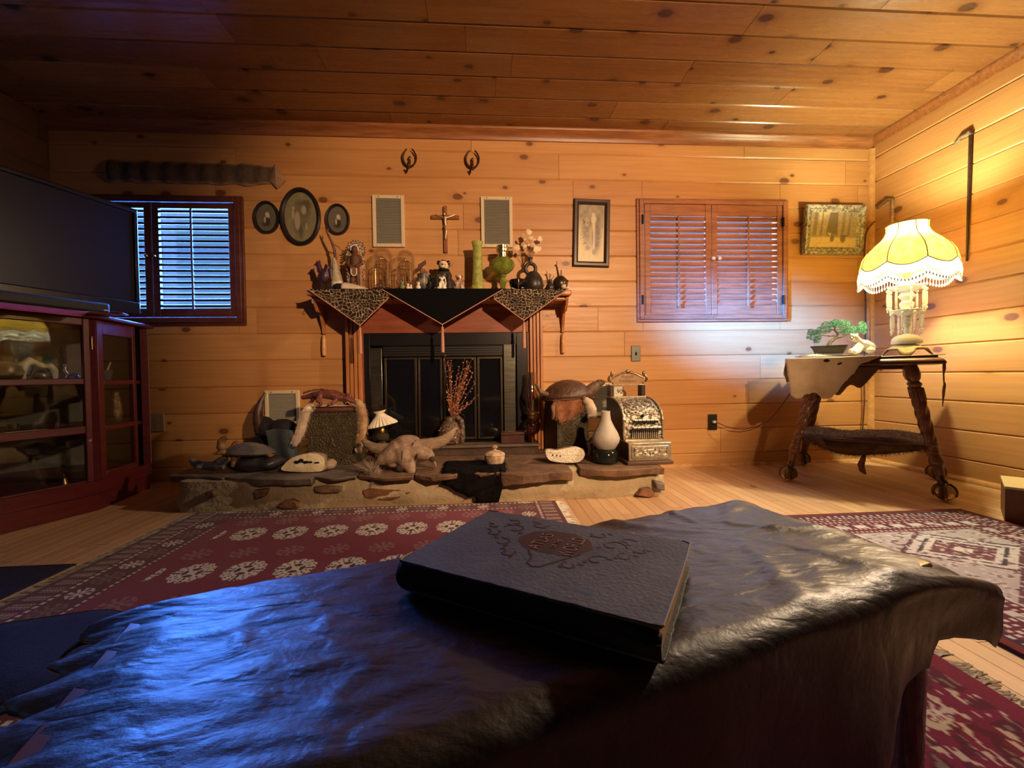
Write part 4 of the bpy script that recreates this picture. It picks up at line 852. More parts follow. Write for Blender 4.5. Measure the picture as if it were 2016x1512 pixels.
# sprout jar, round teapot, skull
Y = 2.92; s = ms(Y); t = ob('seed_jar', 'small dark pear shaped jar with a dry sprig beside the jug', 'jar', 1083, Y); X = W(1083, 566, Y).x
b = B(); lp(b, [(7, 0), (9, 4), (8, 10), (4, 16), (3, 20), (3.6, 22)], 1083, Y, TZ, 20); mk('jar_body', b, BLP, t)
b = B(); b.tube([(X, Y, TZ+20*s), (X, Y, TZ+34*s)], [1.4*s, .7*s], 6); [b.tube([(X, Y, TZ+h*s), (X+k*3*s, Y, TZ+(h+4)*s)], [.8*s, .3*s], 5) for k, h in ((-1, 25), (1, 28), (-1, 31))]; mk('sprig', b, DKB, t)
Y = 2.93; t = ob('round_teapot', 'round dark pot topped with a leaping animal, right end of the mantel', 'pot', 1103, Y); X = W(1103, 566, Y).x
b = B(); lp(b, [(8, 0), (13, 5), (15, 14), (13, 23), (7, 29), (4, 30)], 1103, Y, TZ, 28); mk('pot_body', b, mat('brown_metal', (.045, .028, .022), (.09, .05, .035), 20, .3, metal=.6), t)
b = B(); b.tube([(X-13*s, Y, TZ+14*s), (X-17*s, Y, TZ+24*s), (X-12*s, Y, TZ+30*s)], 1.2*s, 6); mk('handle', b, DKB, t); b = B(); b.tube([(X+12*s, Y, TZ+14*s), (X+15*s, Y-2*s, TZ+22*s)], [3*s, 1.5*s], 8); mk('spout', b, DKB, t)
b = B(); b.tube([(X-3*s, Y, TZ+29*s), (X-5*s, Y, TZ+40*s), (X-7*s, Y, TZ+50*s)], [2.4*s, 1.8*s, 1.5*s], 8); b.ell((X-8.5*s, Y, TZ+51*s), (2.6*s, 1.4*s, 1.7*s)); b.tube([(X-7*s, Y, TZ+52*s), (X-6*s, Y, TZ+58*s), (X-9*s, Y, TZ+60*s)], [.8*s, .6*s, .3*s], 5); b.tube([(X+2*s, Y, TZ+29*s), (X+2.5*s, Y, TZ+42*s)], [1.8*s, 1.2*s], 6); lab(mk('animal_finial', b, DKB, t), 'leaping animal finial')
Y = 2.885; s = ms(Y); t = ob('small_skull', 'small ivory animal skull before the round pot, right end of the mantel', 'skull', 1112, Y); X = W(1112, 566, Y).x
b = B(); b.ell((X-2*s, Y, TZ+6*s), (6*s, 6*s, 5.5*s)); b.tube([(X+1*s, Y-2*s, TZ+5*s), (X+9*s, Y-3*s, TZ+3.4*s)], [4*s, 2.2*s], 8); mk('cranium', b, IVG, t, vox=.002)
b = B(); b.ell((X+2.4*s, Y-5.4*s, TZ+6.6*s), (1.8*s, 1.4*s, 1.8*s)); lab(mk('eye_socket', b, NOIR, t), 'dark eye socket')
# ================================================================ STONE HEARTH
MORT = mat('mortar', (.46, .38, .24), (.33, .27, .16), 7, .95, bump=.7, bsc=45)
STON = mat('hearth_stone', (.10, .058, .035), (.21, .125, .075), 9, .8, bump=.7, bsc=30)
STONG = mat('grey_slate', (.10, .085, .075), (.20, .17, .15), 8, .55, bump=.5, bsc=26)
STONR = mat('rust_stone', (.26, .115, .055), (.13, .06, .035), 14, .85, bump=.6, bsc=40)
hx0, hx1 = G(366, 1000, 0).x, 1.03
ht = thing('stone_hearth', 'raised fieldstone and mortar hearth in front of the fireplace', 'hearth', (-.3, 2.75, 0), absolute=True)
b = B(); P = []
for i in range(71):
    u = i/70; x = hx0+(hx1-hx0)*u; row = []
    for j in range(9):
        v = j/8; z = .155*v; bul = .018*math.sin(v*PI)
        y = 2.372+.03*v-.01*u+.03*noise.noise(V(x*2.2, v*1.3, 1))+.012*noise.noise(V(x*9, v*5, 2))-bul+.02*math.sin(x*1.7)
        if i in (0, 70): y += .02
        row.append(V(x, y, z))
    row.append(V(x, 2.5, .1555)); row.append(V(x, YB-.003, .1555)); row.append(V(x, YB-.003, 0)); P.append(row)
b.sheet(P); n_ = len(P[0]); b.f += [tuple(range(n_-1, -1, -1)), tuple(range(70*n_, 71*n_))]; mk('mortar_base', b, MORT, ht, smooth=60)
def slab(px, m, z1=HZ, th=.034, back=.2, seed=0, jit=.01):
    """slab whose front edge follows pixels px = [(x,y)...] on the hearth top; runs back"""
    rg = random.Random(seed); fr = []
    for (p, q), (p2, q2) in zip(px, px[1:]):
        a, c = G(p, q, z1), G(p2, q2, z1); n = max(2, int((c-a).length/.03))
        for k in range(n): fr.append(a+(c-a)*k/n+V(0, rg.uniform(-jit, jit)*.6, 0))
    fr.append(G(*px[-1], z1)); a, c = fr[0], fr[-1]
    bk = [V(c.x+rg.uniform(-.02, .01), c.y+back*.5, 0), V(c.x-.03, c.y+back+rg.uniform(-.03, .03), 0), V((a.x+c.x)/2, a.y+back+rg.uniform(-.02, .04), 0), V(a.x+.03, a.y+back, 0), V(a.x+rg.uniform(-.02, .02), a.y+back*.5, 0)]
    bb = B(); top = [V(p.x, min(p.y, YB-.01), z1) for p in fr]+[V(p.x, min(p.y, YB-.01), z1-.001) for p in bk]
    bot = [V(p.x, min(p.y+.012+.012*abs(noise.noise(p*11)), YB-.01), z1-th*(.8+.5*noise.noise(p*6))) for p in top]
    n = len(top); bb.add(top+bot, [tuple(range(n)), tuple(range(2*n-1, n-1, -1))]+[(k, n+k, n+(k+1) % n, (k+1) % n) for k in range(n)])
    return mk('flagstone', bb, m, ht, bev=.004, smooth=25)
slab([(331, 937), (352, 938), (400, 938), (438, 941)], STONG, th=.045, back=.42, seed=1)
slab([(441, 940), (500, 943), (560, 944), (612, 942)], STONG, th=.05, back=.36, seed=2)
slab([(615, 938), (650, 943), (700, 938)], STONG, th=.02, back=.3, seed=3)
slab([(705, 936), (760, 942), (812, 938)], STON, th=.03, back=.3, seed=4)
slab([(816, 935), (850, 940), (900, 934)], STON, th=.03, back=.3, seed=5)
slab([(905, 928), (945, 934), (984, 930)], STON, th=.02, back=.26, seed=6)
slab([(986, 931), (1030, 936), (1080, 930), (1128, 928)], STON, th=.075, back=.34, seed=7)
slab([(1142, 922), (1180, 926), (1240, 925), (1300, 920), (1309, 921)], STON, th=.055, back=.5, seed=8)
def setstone(px, m, seed, dep=.03):
    bb = B(); q = [W(p, r, 2.355) for p, r in px]; c = sum(q, V(0, 0, 0))/len(q); n = len(q)
    rg = random.Random(seed); f = [c+(p-c)*.86+V(0, -.022+rg.uniform(-.006, .006), 0) for p in q]; k_ = [p+V(0, .06, 0) for p in q]
    bb.add(f+q+k_, [tuple(range(n-1, -1, -1))]+[(i, (i+1) % n, n+(i+1) % n, n+i) for i in range(n)]+[(n+i, n+(i+1) % n, 2*n+(i+1) % n, 2*n+i) for i in range(n)]+[tuple(range(2*n, 3*n))])
    return mk('set_stone', bb, m, ht, bev=.006, smooth=25)
setstone([(711, 965), (728, 960), (790, 962), (818, 966), (806, 978), (770, 985), (735, 986), (714, 980)], STONR, 1)
setstone([(617, 958), (640, 955), (676, 957), (674, 968), (640, 971), (620, 968)], STON, 2)
setstone([(545, 996), (560, 985), (578, 981), (590, 987), (592, 1000), (565, 1001)], STONR, 3)
setstone([(406, 968), (424, 963), (430, 975), (418, 981)], STON, 4)
setstone([(500, 965), (530, 961), (525, 975), (505, 982)], STON, 5)
setstone([(1250, 975), (1262, 962), (1280, 960), (1290, 972), (1275, 978)], STONR, 6)
setstone([(1285, 945), (1306, 950), (1308, 966), (1290, 962)], STONG, 7)
b = B(); b.prism([(-1.52, 2.56, .1562), (.99, 2.53, .1562), (.985, YB-.006, .1562), (-1.52, YB-.006, .1562)], (0, 0, .0095)); mk('flagstone', b, STON, ht, bev=.003)
# low brick step before the firebox
lx0, lx1 = W(738, 872, 2.88).x, W(1060, 872, 2.88).x
b = B(); b.box((lx0, 2.87, .166), (lx1, YB-.085, LZ-.018)); mk('step', b, mat('sooty_brick', (.045, .026, .02), (.08, .045, .03), 12, .8, bump=.4), ht, bev=.004)
b = B(); b.box((lx0-.01, 2.855, LZ-.0178), (lx1+.01, YB-.085, LZ)); lab(mk('step_cap', b, mat('grey_cap_stone', (.13, .095, .065), (.08, .055, .04), 8, .7, bump=.3), ht, bev=.005), 'grey stone cap of the step')

# ---------------------------------------------------------------- things on the hearth
Z = HZ+.0008
EMB = mat('embossed_pewter', (.105, .085, .048), (.06, .048, .028), 60, .5, metal=.55, bump=1.0, bsc=95)
LEA = mat('oxblood_leather', (.085, .03, .025), (.13, .05, .04), 20, .4, bump=.2)
FURT = mat('tan_fur', (.50, .33, .17), (.28, .15, .07), 18, .8, sheen=.4)
FURW = mat('cream_fur', (.74, .64, .50), (.48, .36, .24), 14, .8, sheen=.4)
FURR = mat('red_brown_fur', (.40, .17, .075), (.24, .09, .04), 20, .85, sheen=.3)
def chest(label, X, Y, w, d, h, rz, motif):
    t = thing('embossed_chest', label, 'chest', (X, Y, Z), rz, group='embossed metal chests on the hearth')
    b = B(); b.box((-w/2, -d/2, 0), (w/2, d/2, h)); mk('chest_body', b, EMB, t, bev=.006)
    r = B(); y = -d/2-.003
    for (x0, z0, x1, z1) in ((-w/2, h-.030, w/2, h-.026), (-w/2, h-.004, w/2, h), (-w/2, .0, w/2, .006), (-w/2, .0061, -w/2+.006, h-.0301), (w/2-.006, .0061, w/2, h-.0301)): r.box((x0, y, z0), (x1, y+.003, z1))
    k = int(w/.016)
    for i in range(k): r.ell((-w/2+(i+.5)*w/k, y+.001, h-.015), (.005, .003, .006), 8, 6)
    for i in range(int((h-.04)/.013)):
        for s in (-1, 1): r.ell((s*(w/2-.012), y+.001, .012+i*.013), (.0035, .003, .004), 6, 5)
    mk('stud_border', r, EMB, t)
    q = B()
    if motif == 'star':
        for k in range(5):
            a = PI/2+k*2*PI/5; c = V(0, -d/2, h*.42); q.add([c+V(.05*math.cos(a), -.001, .05*math.sin(a)), c+V(.019*math.cos(a+.63), -.001, .019*math.sin(a+.63)), c+V(0, -.007, 0), c+V(.019*math.cos(a-.63), -.001, .019*math.sin(a-.63))], [(0,1,2), (0,2,3), (1,0,3)])
    else:
        for k in range(3):
            q.tube([V(.02+.055*math.cos(a)-.02*k, -d/2-.002, h*.45+(.03+.02*k)*math.sin(a)) for a in np.linspace(-2.6, .8, 14)], .0035, 6)
    lab(mk('raised_motif', q, EMB, t, smooth=20), 'raised motif')
    b = B(); b.box((-w/2-.004, -d/2-.006, h+.0005), (w/2+.004, d/2+.004, h+.030)); lab(mk('padded_lid', b, LEA, t, bev=.013, segs=3), 'oxblood padded lid')
    return t
cl0 = G(607, 914, Z); Ya = 2.655; xa_, xb_ = W(607, 870, Ya).x, W(699, 870, Ya).x
chL_h = W(650, 812, Ya).z-Z; chest('embossed chest with a star under the stuffed caiman', (xa_+xb_)/2, Ya+.125, xb_-xa_, .25, chL_h, 0, 'star')
Yb = 2.80; xc_, xd_ = W(1082, 860, Yb).x, W(1150, 860, Yb).x; chR_h = W(1115, 796, Yb).z-Z
chest('embossed chest under the big turtle at the right of the fireplace', (xc_+xd_)/2+.02, Yb+.13, xd_-xc_, .22, chR_h, math.radians(14), 'curl')
LT = Z+chL_h+.030; RT = Z+chR_h+.030
# caiman
Y = 2.70; s = Y/FPX; w_ = lambda p, q, dy=0: W(p, q, Y+dy); up = LT+.012-(w_(650, 795).z)
t = thing('stuffed_caiman', 'glossy brown stuffed baby caiman lying on the left chest', 'taxidermy', (w_(650, 790).x, Y, LT), absolute=True)
CAI = mat('varnished_scales', (.11, .035, .028), (.20, .075, .06), 45, .25, bump=.6, bsc=110, coat=.5)
c = lambda p, q, dy=0: w_(p, q, dy)
b = B(); b.tube([c(594, 783, .03), c(606, 781, .03), c(618, 777, .02), c(634, 776), c(655, 777), c(672, 782, -.01), c(684, 785, -.02)], [5*s, 6*s, 7*s, 10*s, 13*s, 11*s, 8*s], 14, flat=.8)
b.tube([c(682, 784, -.02), c(690, 787, -.03), c(700, 792, -.04), c(709, 798, -.05)], [9*s, 8*s, 6*s, 4*s], 12, flat=.6)
for p, q in ((684, 776), (690, 778)): b.ell(c(p, q, -.02-(690-p)*.004), (3.2*s, 3.2*s, 3.2*s))
b.tube([c(666, 786, -.02), c(657, 791, -.05), c(651, 796, -.055), c(644, 797, -.065)], [4*s, 3.4*s, 2.8*s, 2.2*s], 8); b.tube([c(674, 786, .02), c(680, 794, .03), c(688, 797, .03)], [4*s, 3*s, 2*s], 8)
b.tube([c(630, 779, -.02), c(626, 790, -.05), c(634, 796, -.055), c(628, 798.5, -.06)], [6*s, 5*s, 3.4*s, 2.4*s], 8); b.tube([c(622, 780, .03), c(612, 792, .04), c(606, 797, .03)], [4*s, 3.4*s, 2.2*s], 8)
mk('body', b, CAI, t, vox=.0042)
sc_ = B()
for k in range(30):
    u = k/29; p = 598+u*82; q = 772.5-7*math.sin(min(1, u*1.25)*PI)*(1 if u < .85 else .4)+ (6*u if u > .75 else 0)
    for j in (-1, 1): sc_.ell(c(p, q+1.2*abs(j), .004+j*.012), (2.2*s, 1.4*s, 1.9*s), 6, 5)
mk('scutes', sc_, CAI, t)
th_ = B()
for k in range(9): th_.tube([c(694+k*1.7, 794.5+k*.75, -.047), c(694+k*1.7, 797.5+k*.75, -.049)], [.8*s, .2*s], 5)
lab(mk('teeth', th_, mat('tooth', (.55, .45, .32), None, rough=.4), t), 'small pale teeth')
# fox pelt over the left chest
t = thing('fox_pelt', 'cream and tan fox pelt with dangling paws draped over the left chest', 'pelt', (w_(650, 812).x, Y, LT), absolute=True)
Yf = Ya-.03; c = lambda p, q, dy=0: W(p, q, Yf+dy)
b = B(); b.tube([c(612, 799, .08), c(604, 806, .01), c(599, 826), c(592, 850), c(583, 868), c(578, 879)], [7*s, 7.5*s, 7*s, 7.5*s, 7*s, 4.5*s], 12, flat=.9)
mkL = lab(mk('left_leg', b, FURW, t, vox=.006), 'whitish dangling leg')
b = B(); b.tube([c(696, 790, .10), c(706, 793, .03), c(713, 806), c(716, 828), c(715, 848), c(711, 866), c(708, 882)], [5*s, 7*s, 7.5*s, 7.5*s, 6.5*s, 6*s, 5.5*s], 12)
for p, q in ((700, 889), (705, 892), (710, 891)): b.tube([c(708, 878), c(p, q-3, -.01), c(p-.5, q+2, -.01)], [5*s, 3.4*s, 1.2*s], 8)
mkR = lab(mk('right_leg', b, FURT, t, vox=.006), 'tan leg with a paw')
b = B(); x0, x1 = c(606, 800).x, c(704, 800).x; b.sheet([[V(x0+(x1-x0)*u/10, Yf+.03+.15*v/6, LT+.004+.006*abs(noise.noise(V(u*.7, v*.7, 3)))) for u in range(11)] for v in range(7)]); lab(mk('back_skin', b, FURT, t, solid=.004, soff=1), 'tan skin over the lid')
rg = random.Random(9); pts = []
def leghair(path, r, n):
    out = []
    for k in range(n):
        i = rg.randrange(len(path)-1); f = rg.random(); p = path[i]+(path[i+1]-path[i])*f; a = rg.uniform(0, 2*PI); d = V(math.cos(a), math.sin(a)*.8-.3, -.9); out.append((p+V(math.cos(a)*r, -abs(math.sin(a))*r, 0), d))
    return out
fur('hair', leghair([c(612, 801), c(604, 808), c(599, 826), c(592, 850), c(583, 870)], .024, 700), FURW, mkL, .018, .0005); fur('hair', leghair([c(708, 795), c(714, 808), c(716, 828), c(715, 848), c(711, 872)], .024, 700), FURT, mkR, .018, .0005)
# big turtle on the right chest
Y = 2.86; s = Y/FPX; c = lambda p, q, dy=0: W(p, q, Y+dy)
t = thing('stuffed_turtle', 'big brown stuffed snapping turtle with raised head on the right chest', 'taxidermy', (c(1115, 788).x, Y, RT), absolute=True)
TSH = mat('turtle_shell', (.055, .028, .018), (.10, .052, .03), 22, .38, bump=.5, bsc=60); TSK = mat('turtle_skin', (.17, .10, .055), (.09, .05, .03), 40, .5, bump=.7, bsc=90)
R = Matrix.Rotation(math.radians(-3), 3, 'Y'); k0 = c(1117, 779)
b = B(); b.lathe([(50*s, -3*s), (52*s, 0), (50*s, 4*s), (44*s, 13*s), (35*s, 21*s), (23*s, 28*s), (10*s, 31.5*s), (1*s, 32*s)], k0, 40, mod=lambda a, q: 1+.02*math.sin(a*18)*(1 if q < .3 else .3), sy=.74, M=R); mk('carapace', b, TSH, t, smooth=60)
b = B(); b.lathe([(30*s, -9*s), (46*s, -6*s), (49*s, -2.5*s)], k0, 36, sy=.72, M=R); lab(mk('plastron', b, mat('turtle_belly', (.34, .22, .12), (.2, .12, .06), 20, .5), t), 'paler belly shell')
b = B(); b.tube([c(1142, 778, -.03), c(1156, 774, -.04), c(1166, 766, -.04), c(1175, 757, -.04)], [11*s, 13*s, 12*s, 9*s], 14)
b.ell(c(1180, 754, -.04), (10*s, 8*s, 7.5*s), M=Matrix.Rotation(-.2, 3, 'Y')); b.tube([c(1184, 753, -.045), c(1191, 753, -.05)], [6.5*s, 3.5*s], 10)
b.tube([c(1140, 780, -.07), c(1150, 784, -.10), c(1154, 790, -.105), c(1164, 788, -.115)], [7*s, 6*s, 4.5*s, 2.5*s], 10); b.tube([c(1160, 780, .0), c(1170, 784, .0), c(1176, 781, -.02)], [5*s, 4*s, 2.4*s], 8)
b.tube([c(1078, 777, -.05), c(1064, 772, -.07), c(1058, 760, -.08), c(1054, 756, -.085)], [6*s, 5*s, 3.5*s, 2*s], 8); b.tube([c(1072, 780, .03), c(1068, 788, .03)], [6*s, 4*s], 8)
mk('head_and_legs', b, TSK, t, vox=.0046)
b = B(); b.ell(c(1184, 750.5, -.062), (1.7*s, 1.5*s, 1.7*s), 10, 8); lab(mk('eye', b, NOIR, t), 'dark eye')
# red-brown pelt under the turtle
t = thing('red_pelt', 'reddish brown pelt hanging as a point over the front of the right chest', 'pelt', (c(1125, 800).x, Y-.05, RT), absolute=True)
fy = Yb-.012; q0, q1, q2 = W(1090, 786, fy), W(1157, 782, fy-.03), W(1106, 832, fy); P = []
for i in range(17):
    u = i/16; row = []
    for j in range(16):
        v = j/15; top = q0+(q1-q0)*u
        if v < .4: p = V(top.x+.03*(1-v/.4)*.5, fy+.17*(1-v/.4), RT+.004)
        else:
            k = (v-.4)/.6; zt = RT+.002; lowz = q2.z+abs(u-.28)**1.1*.11+.006*noise.noise(V(u*9, 0, 0)); p = V(top.x*(1-k*.25)+q2.x*k*.25, fy-.008-.006*math.sin(u*14)-.03*u, zt-(zt-lowz)*k)
        row.append(p)
    P.append(row)
b = B(); b.sheet(P); pk = mk('pelt_skin', b, FURR, t, solid=.004, smooth=180)
pts = [(P[rg.randrange(17)][rg.randrange(5, 16)]+V(rg.uniform(-.012, .012), -.004, rg.uniform(-.006, .006)), V(rg.uniform(-.4, .4), -.5, -1)) for _ in range(1300)]; fur('hair', pts, FURR, pk, .016, .0005)
b = B(); b.tube([W(1152, 786, fy-.04), W(1160, 792, fy-.06), W(1166, 806, fy-.06), W(1166, 820, fy-.06)], [6*s, 8*s, 9*s, 5*s], 12); tl = lab(mk('tail', b, FURW, t, vox=.005), 'fluffy cream tail')
fur('hair', leghair([W(1156, 786, fy-.05), W(1163, 798, fy-.06), W(1166, 808, fy-.06), W(1166, 820, fy-.06)], .022, 600), FURW, tl, .018, .0005)
b = B(); b.tube([W(1095, 790, fy-.01), W(1088, 802, fy-.02), W(1090, 815, fy-.02), W(1088, 826, fy-.015)], [5*s, 5*s, 4*s, 3*s], 8); lab(mk('foot', b, mat('dark_brown_fur', (.10, .045, .025), (.3, .16, .09), 30, .85), t, vox=.005), 'dark little foot')

# turtle on dark rock, left end
Y = 2.56; s = Y/FPX; c = lambda p, q, dy=0: W(p, q, Y+dy)
bz_ = Z; rk = B(); k0 = c(505, 912); rtop = c(490, 897).z
rk.ell((k0.x, Y+.02, Z+(rtop-Z)*.47), (50*s, 34*s, (rtop-Z)*.56), 28, 16, nz=.22, ns=2.2, seed=3); rk.v = [(x, y, max(z, Z)) for x, y, z in rk.v]
tag(mk('dark_rock', rk, mat('dark_glossy_rock', (.018, .016, .018), (.05, .045, .05), 8, .3, bump=.5, bsc=16), None, smooth=180), 'dark glossy rock under the small turtle, left end of the hearth', 'rock')
t = thing('small_turtle', 'small stuffed turtle with a smooth grey shell standing on the dark rock', 'taxidermy', (k0.x, Y, rtop), absolute=True)
k0 = c(491, 889.5); GSH = mat('grey_shell', (.16, .15, .15), (.09, .08, .08), 14, .22, coat=.3)
b = B(); b.lathe([(44*s, -3*s), (48*s, 0), (45*s, 3*s), (38*s, 8*s), (28*s, 13*s), (14*s, 17*s), (1*s, 18.5*s)], k0, 36, sy=.66, M=Matrix.Rotation(math.radians(3), 3, 'Y')); mk('carapace', b, GSH, t, smooth=70)
b = B(); b.lathe([(28*s, -7*s), (43*s, -3.2*s)], k0, 32, sy=.64, M=Matrix.Rotation(math.radians(3), 3, 'Y')); lab(mk('plastron', b, mat('shell_underside', (.28, .14, .07), (.12, .06, .04), 30, .5), t), 'brown underside')
b = B(); b.tube([c(458, 892, -.01), c(444, 890, -.02), c(435, 880, -.02), c(436, 868, -.02), c(444, 862, -.02)], [9*s, 9*s, 8*s, 7*s, 5.5*s], 12); b.tube([c(441, 863, -.02), c(450, 860.5, -.025)], [5.5*s, 4*s], 10)
b.tube([c(452, 893, -.04), c(436, 890, -.07), c(420, 894, -.085)], [6*s, 5*s, 2.4*s], 8); b.tube([c(462, 893, -.04), c(461, 906, -.06), c(458, 920, -.065)], [7*s, 6*s, 4*s], 8)
b.tube([c(525, 894, -.03), c(532, 897, -.05), c(540, 895, -.05)], [5*s, 4*s, 2*s], 8); b.tube([c(456, 884, .05), c(462, 872, .06), c(470, 866, .06)], [5*s, 4*s, 2*s], 8)
mk('head_and_legs', b, mat('ochre_skin', (.34, .19, .075), (.16, .08, .035), 40, .5, bump=.5, bsc=90), t, vox=.0045)
# grey driftwood
Y = 2.53; s = Y/FPX; c = lambda p, q, dy=0: W(p, q, Y+dy); b = B()
zb = Z+.018; cc = lambda p, q, dy=0: V(c(p, q, dy).x, Y+dy, max(c(p, q, dy).z, zb))
b.tube([cc(374, 905), cc(384, 912), cc(398, 916), cc(420, 918), cc(436, 908), cc(446, 900)], [4*s, 7*s, 8*s, 9*s, 9*s, 5*s], 12); b.tube([cc(385, 911), cc(378, 904, .02), cc(372, 908, .02)], [5*s, 4*s, 2*s], 8); b.tube([cc(410, 915), cc(428, 920, -.03), cc(442, 920, -.04)], [7*s, 6*s, 4*s], 10); b.tube([cc(436, 906), cc(446, 910, -.02), cc(450, 906, -.02)], [6*s, 5*s, 3*s], 8); b.ell(cc(395, 918, .0), (10*s, 12*s, 5*s))
tag(mk('driftwood', b, mat('grey_driftwood', (.20, .21, .24), (.08, .08, .09), 30, .55, bump=.8, bsc=60), None, vox=.005), 'twisted grey driftwood piece at the far left end of the hearth', 'driftwood')
# geodes
QTZ = mat('cream_quartz', (.86, .78, .52), (.66, .55, .33), 14, .35, bump=.3, bsc=70); RIND = mat('geode_rind', (.20, .13, .085), (.36, .26, .18), 18, .85, bump=.8, bsc=40)
def geode(label, pts, Y, rind, face, holes, dep, lump):
    t = thing('geode', label, 'geode', (W(*pts[0], Y).x, Y, Z), group='cut geodes on the hearth', absolute=True)
    q = [W(p, r, Y) for p, r in pts]; zmin = min(p.z for p in q); q = [V(p.x, p.y, p.z-zmin+Z+.003) for p in q]; cn = sum(q, V(0, 0, 0))/len(q); n = len(q)
    fn = []
    for i in range(n):       # smooth closed outline
        for k in range(4):
            a, b_, c_, d = q[i-1], q[i], q[(i+1) % n], q[(i+2) % n]; u = k/4; fn.append(.5*((2*b_)+(-a+c_)*u+(2*a-5*b_+4*c_-d)*u*u+(-a+3*b_-3*c_+d)*u**3))
    n = len(fn); rings = [[cn+(p-cn)*.97 for p in fn], [cn+(p-cn)*1.0+V(0, .004, 0) for p in fn]]
    for k in range(1, 7):
        u = k/6; rings.append([V(0, dep*u, 0)+cn+(p-cn)*(1.03*math.sqrt(max(0, 1-u*u*.97)))*(1+.10*noise.noise(p*22+V(0, k, 0))) for p in fn])
    b = B(); vs = [V(p.x, p.y, max(p.z, Z)) for r in rings for p in r]; b.add(vs, [(k*n+i, k*n+(i+1) % n, (k+1)*n+(i+1) % n, (k+1)*n+i) for k in range(len(rings)-1) for i in range(n)]+[tuple(range((len(rings)-1)*n, len(rings)*n))])
    if lump: b.ell(lump[0], lump[1], 18, 12, nz=.2, seed=2)
    mk('rind', b, rind, t, smooth=60)
    f = B(); inner = [cn+(p-cn)*.62+V(0, -.004+.004*noise.noise(p*60), 0) for p in fn]; r0 = [p+V(0, -.0005, 0) for p in rings[0]]
    f.add(r0+inner+[cn+V(0, -.004, 0)], [(i, (i+1) % n, n+(i+1) % n, n+i) for i in range(n)]+[(n+i, n+(i+1) % n, 2*n) for i in range(n)]); fo = lab(mk('cut_face', f, face, t, smooth=180), 'cream crystal face')
    h = B()
    for (p, r, a, c_) in holes: w0 = W(p, r, Y); h.ell((w0.x, Y-.005, w0.z-zmin+Z+.003), (a*Y/FPX, .003, c_*Y/FPX), 10, 6, nz=.3, ns=4)
    lab(mk('cavity', h, NOIR, fo), 'dark hollow')
geode('large cut geode with a long dark cavity, left of the bison skull', [(553, 928), (560, 915), (575, 903), (598, 896), (616, 894), (632, 898), (639, 905), (640, 917), (636, 929), (618, 932), (585, 932)], 2.45, RIND, QTZ, [(585, 912, 6, 3), (593, 909, 5, 4), (603, 912, 7, 2.6), (612, 912, 4, 2), (624, 913, 6, 1.6)], .13, (W(650, 914, 2.53), (.035, .06, .03)))
geode('small white sparkling geode in front of the right chest', [(1073, 893), (1078, 887), (1092, 889), (1108, 886), (1130, 882), (1143, 884), (1151, 892), (1151, 902), (1141, 912), (1125, 914), (1100, 913), (1080, 908)], 2.50, mat('white_rind', (.42, .36, .27), (.25, .2, .15), 30, .8, bump=.8, bsc=60), mat('white_quartz', (.88, .84, .70), (.70, .62, .45), 50, .4, bump=1, bsc=120), [(1088, 898, 1.6, 1.6), (1096, 898.5, 1.5, 1.6), (1103, 899.5, 1.4, 1.6)], .10, None)
# bison skull
Y = 2.44; s = Y/FPX; c = lambda p, q, dy=0: W(p, q, Y+dy)
t = thing('bison_skull', 'weathered horned bison skull leaning at the hearth edge', 'skull', (c(800, 930).x, Y-.02, Z), absolute=True)
BONE = mat('old_bone', (.34, .245, .175), (.19, .125, .085), 22, .75, bump=.5, bsc=60)
b = B(); b.ell(c(800, 884, .05), (40*s, .07, 25*s)); b.ell(c(802, 868, .05), (26*s, .06, 12*s))
b.tube([c(798, 888, .01), c(800, 903, -.01), c(806, 918, -.025), c(811, 931, -.04), c(813, 936, -.045)], [31*s, 23*s, 13*s, 7.5*s, 5*s], 16, flat=.9)
b.tube([c(786, 888, .01), c(768, 897, .0), c(750, 906, -.005), c(739, 914, -.005)], [24*s, 21*s, 13*s, 5*s], 14, flat=.9); b.tube([c(815, 886, .01), c(832, 890, .0), (c(846, 897, -.005)), c(853, 902, -.005)], [24*s, 19*s, 12*s, 7*s], 14, flat=.9); b.tube([c(850, 905, .0), c(857, 913, .0), c(858, 921, .0)], [4*s, 3*s, 2.4*s], 8); b.tube([c(764, 905, .0), c(774, 913, -.01), c(782, 916, -.01)], [12*s, 9*s, 5*s], 10)
mk('cranium', b, BONE, t, vox=.005, sm=8)
hb = B(); hb.tube([c(826, 878, .05), c(846, 876, .045), c(862, 872, .04), c(878, 864, .04), c(889, 853, .045), (c(898, 841, .055))], [14*s, 14*s, 12*s, 10*s, 7*s, 2.5*s], 16); lab(mk('right_horn', hb, mat('horn_core', (.36, .26, .165), (.22, .15, .095), 30, .8, bump=.7, bsc=60, stretch=(.4, 2, 2)), t), 'right horn curving up')
hb = B(); hb.tube([c(774, 884, .06), c(752, 885, .06), c(736, 882, .06), c(724, 875, .07), c(714, 866, .08)], [13*s, 12.5*s, 10.5*s, 8*s, 4*s], 16); lab(mk('left_horn', hb, mat('horn_core_dark', (.26, .19, .11), (.14, .10, .06), 30, .8, bump=.7, bsc=60, stretch=(.4, 2, 2)), t), 'left horn')
hb = B(); hb.tube([c(849, 877, .045)+V(0, .036*math.cos(a), .040*math.sin(a)) for a in np.linspace(0, 2*PI, 17)[:-1]], 2*s, 6, closed=True, up=(1, 0, 0)); mk('horn_ridge', hb, BONE, t)
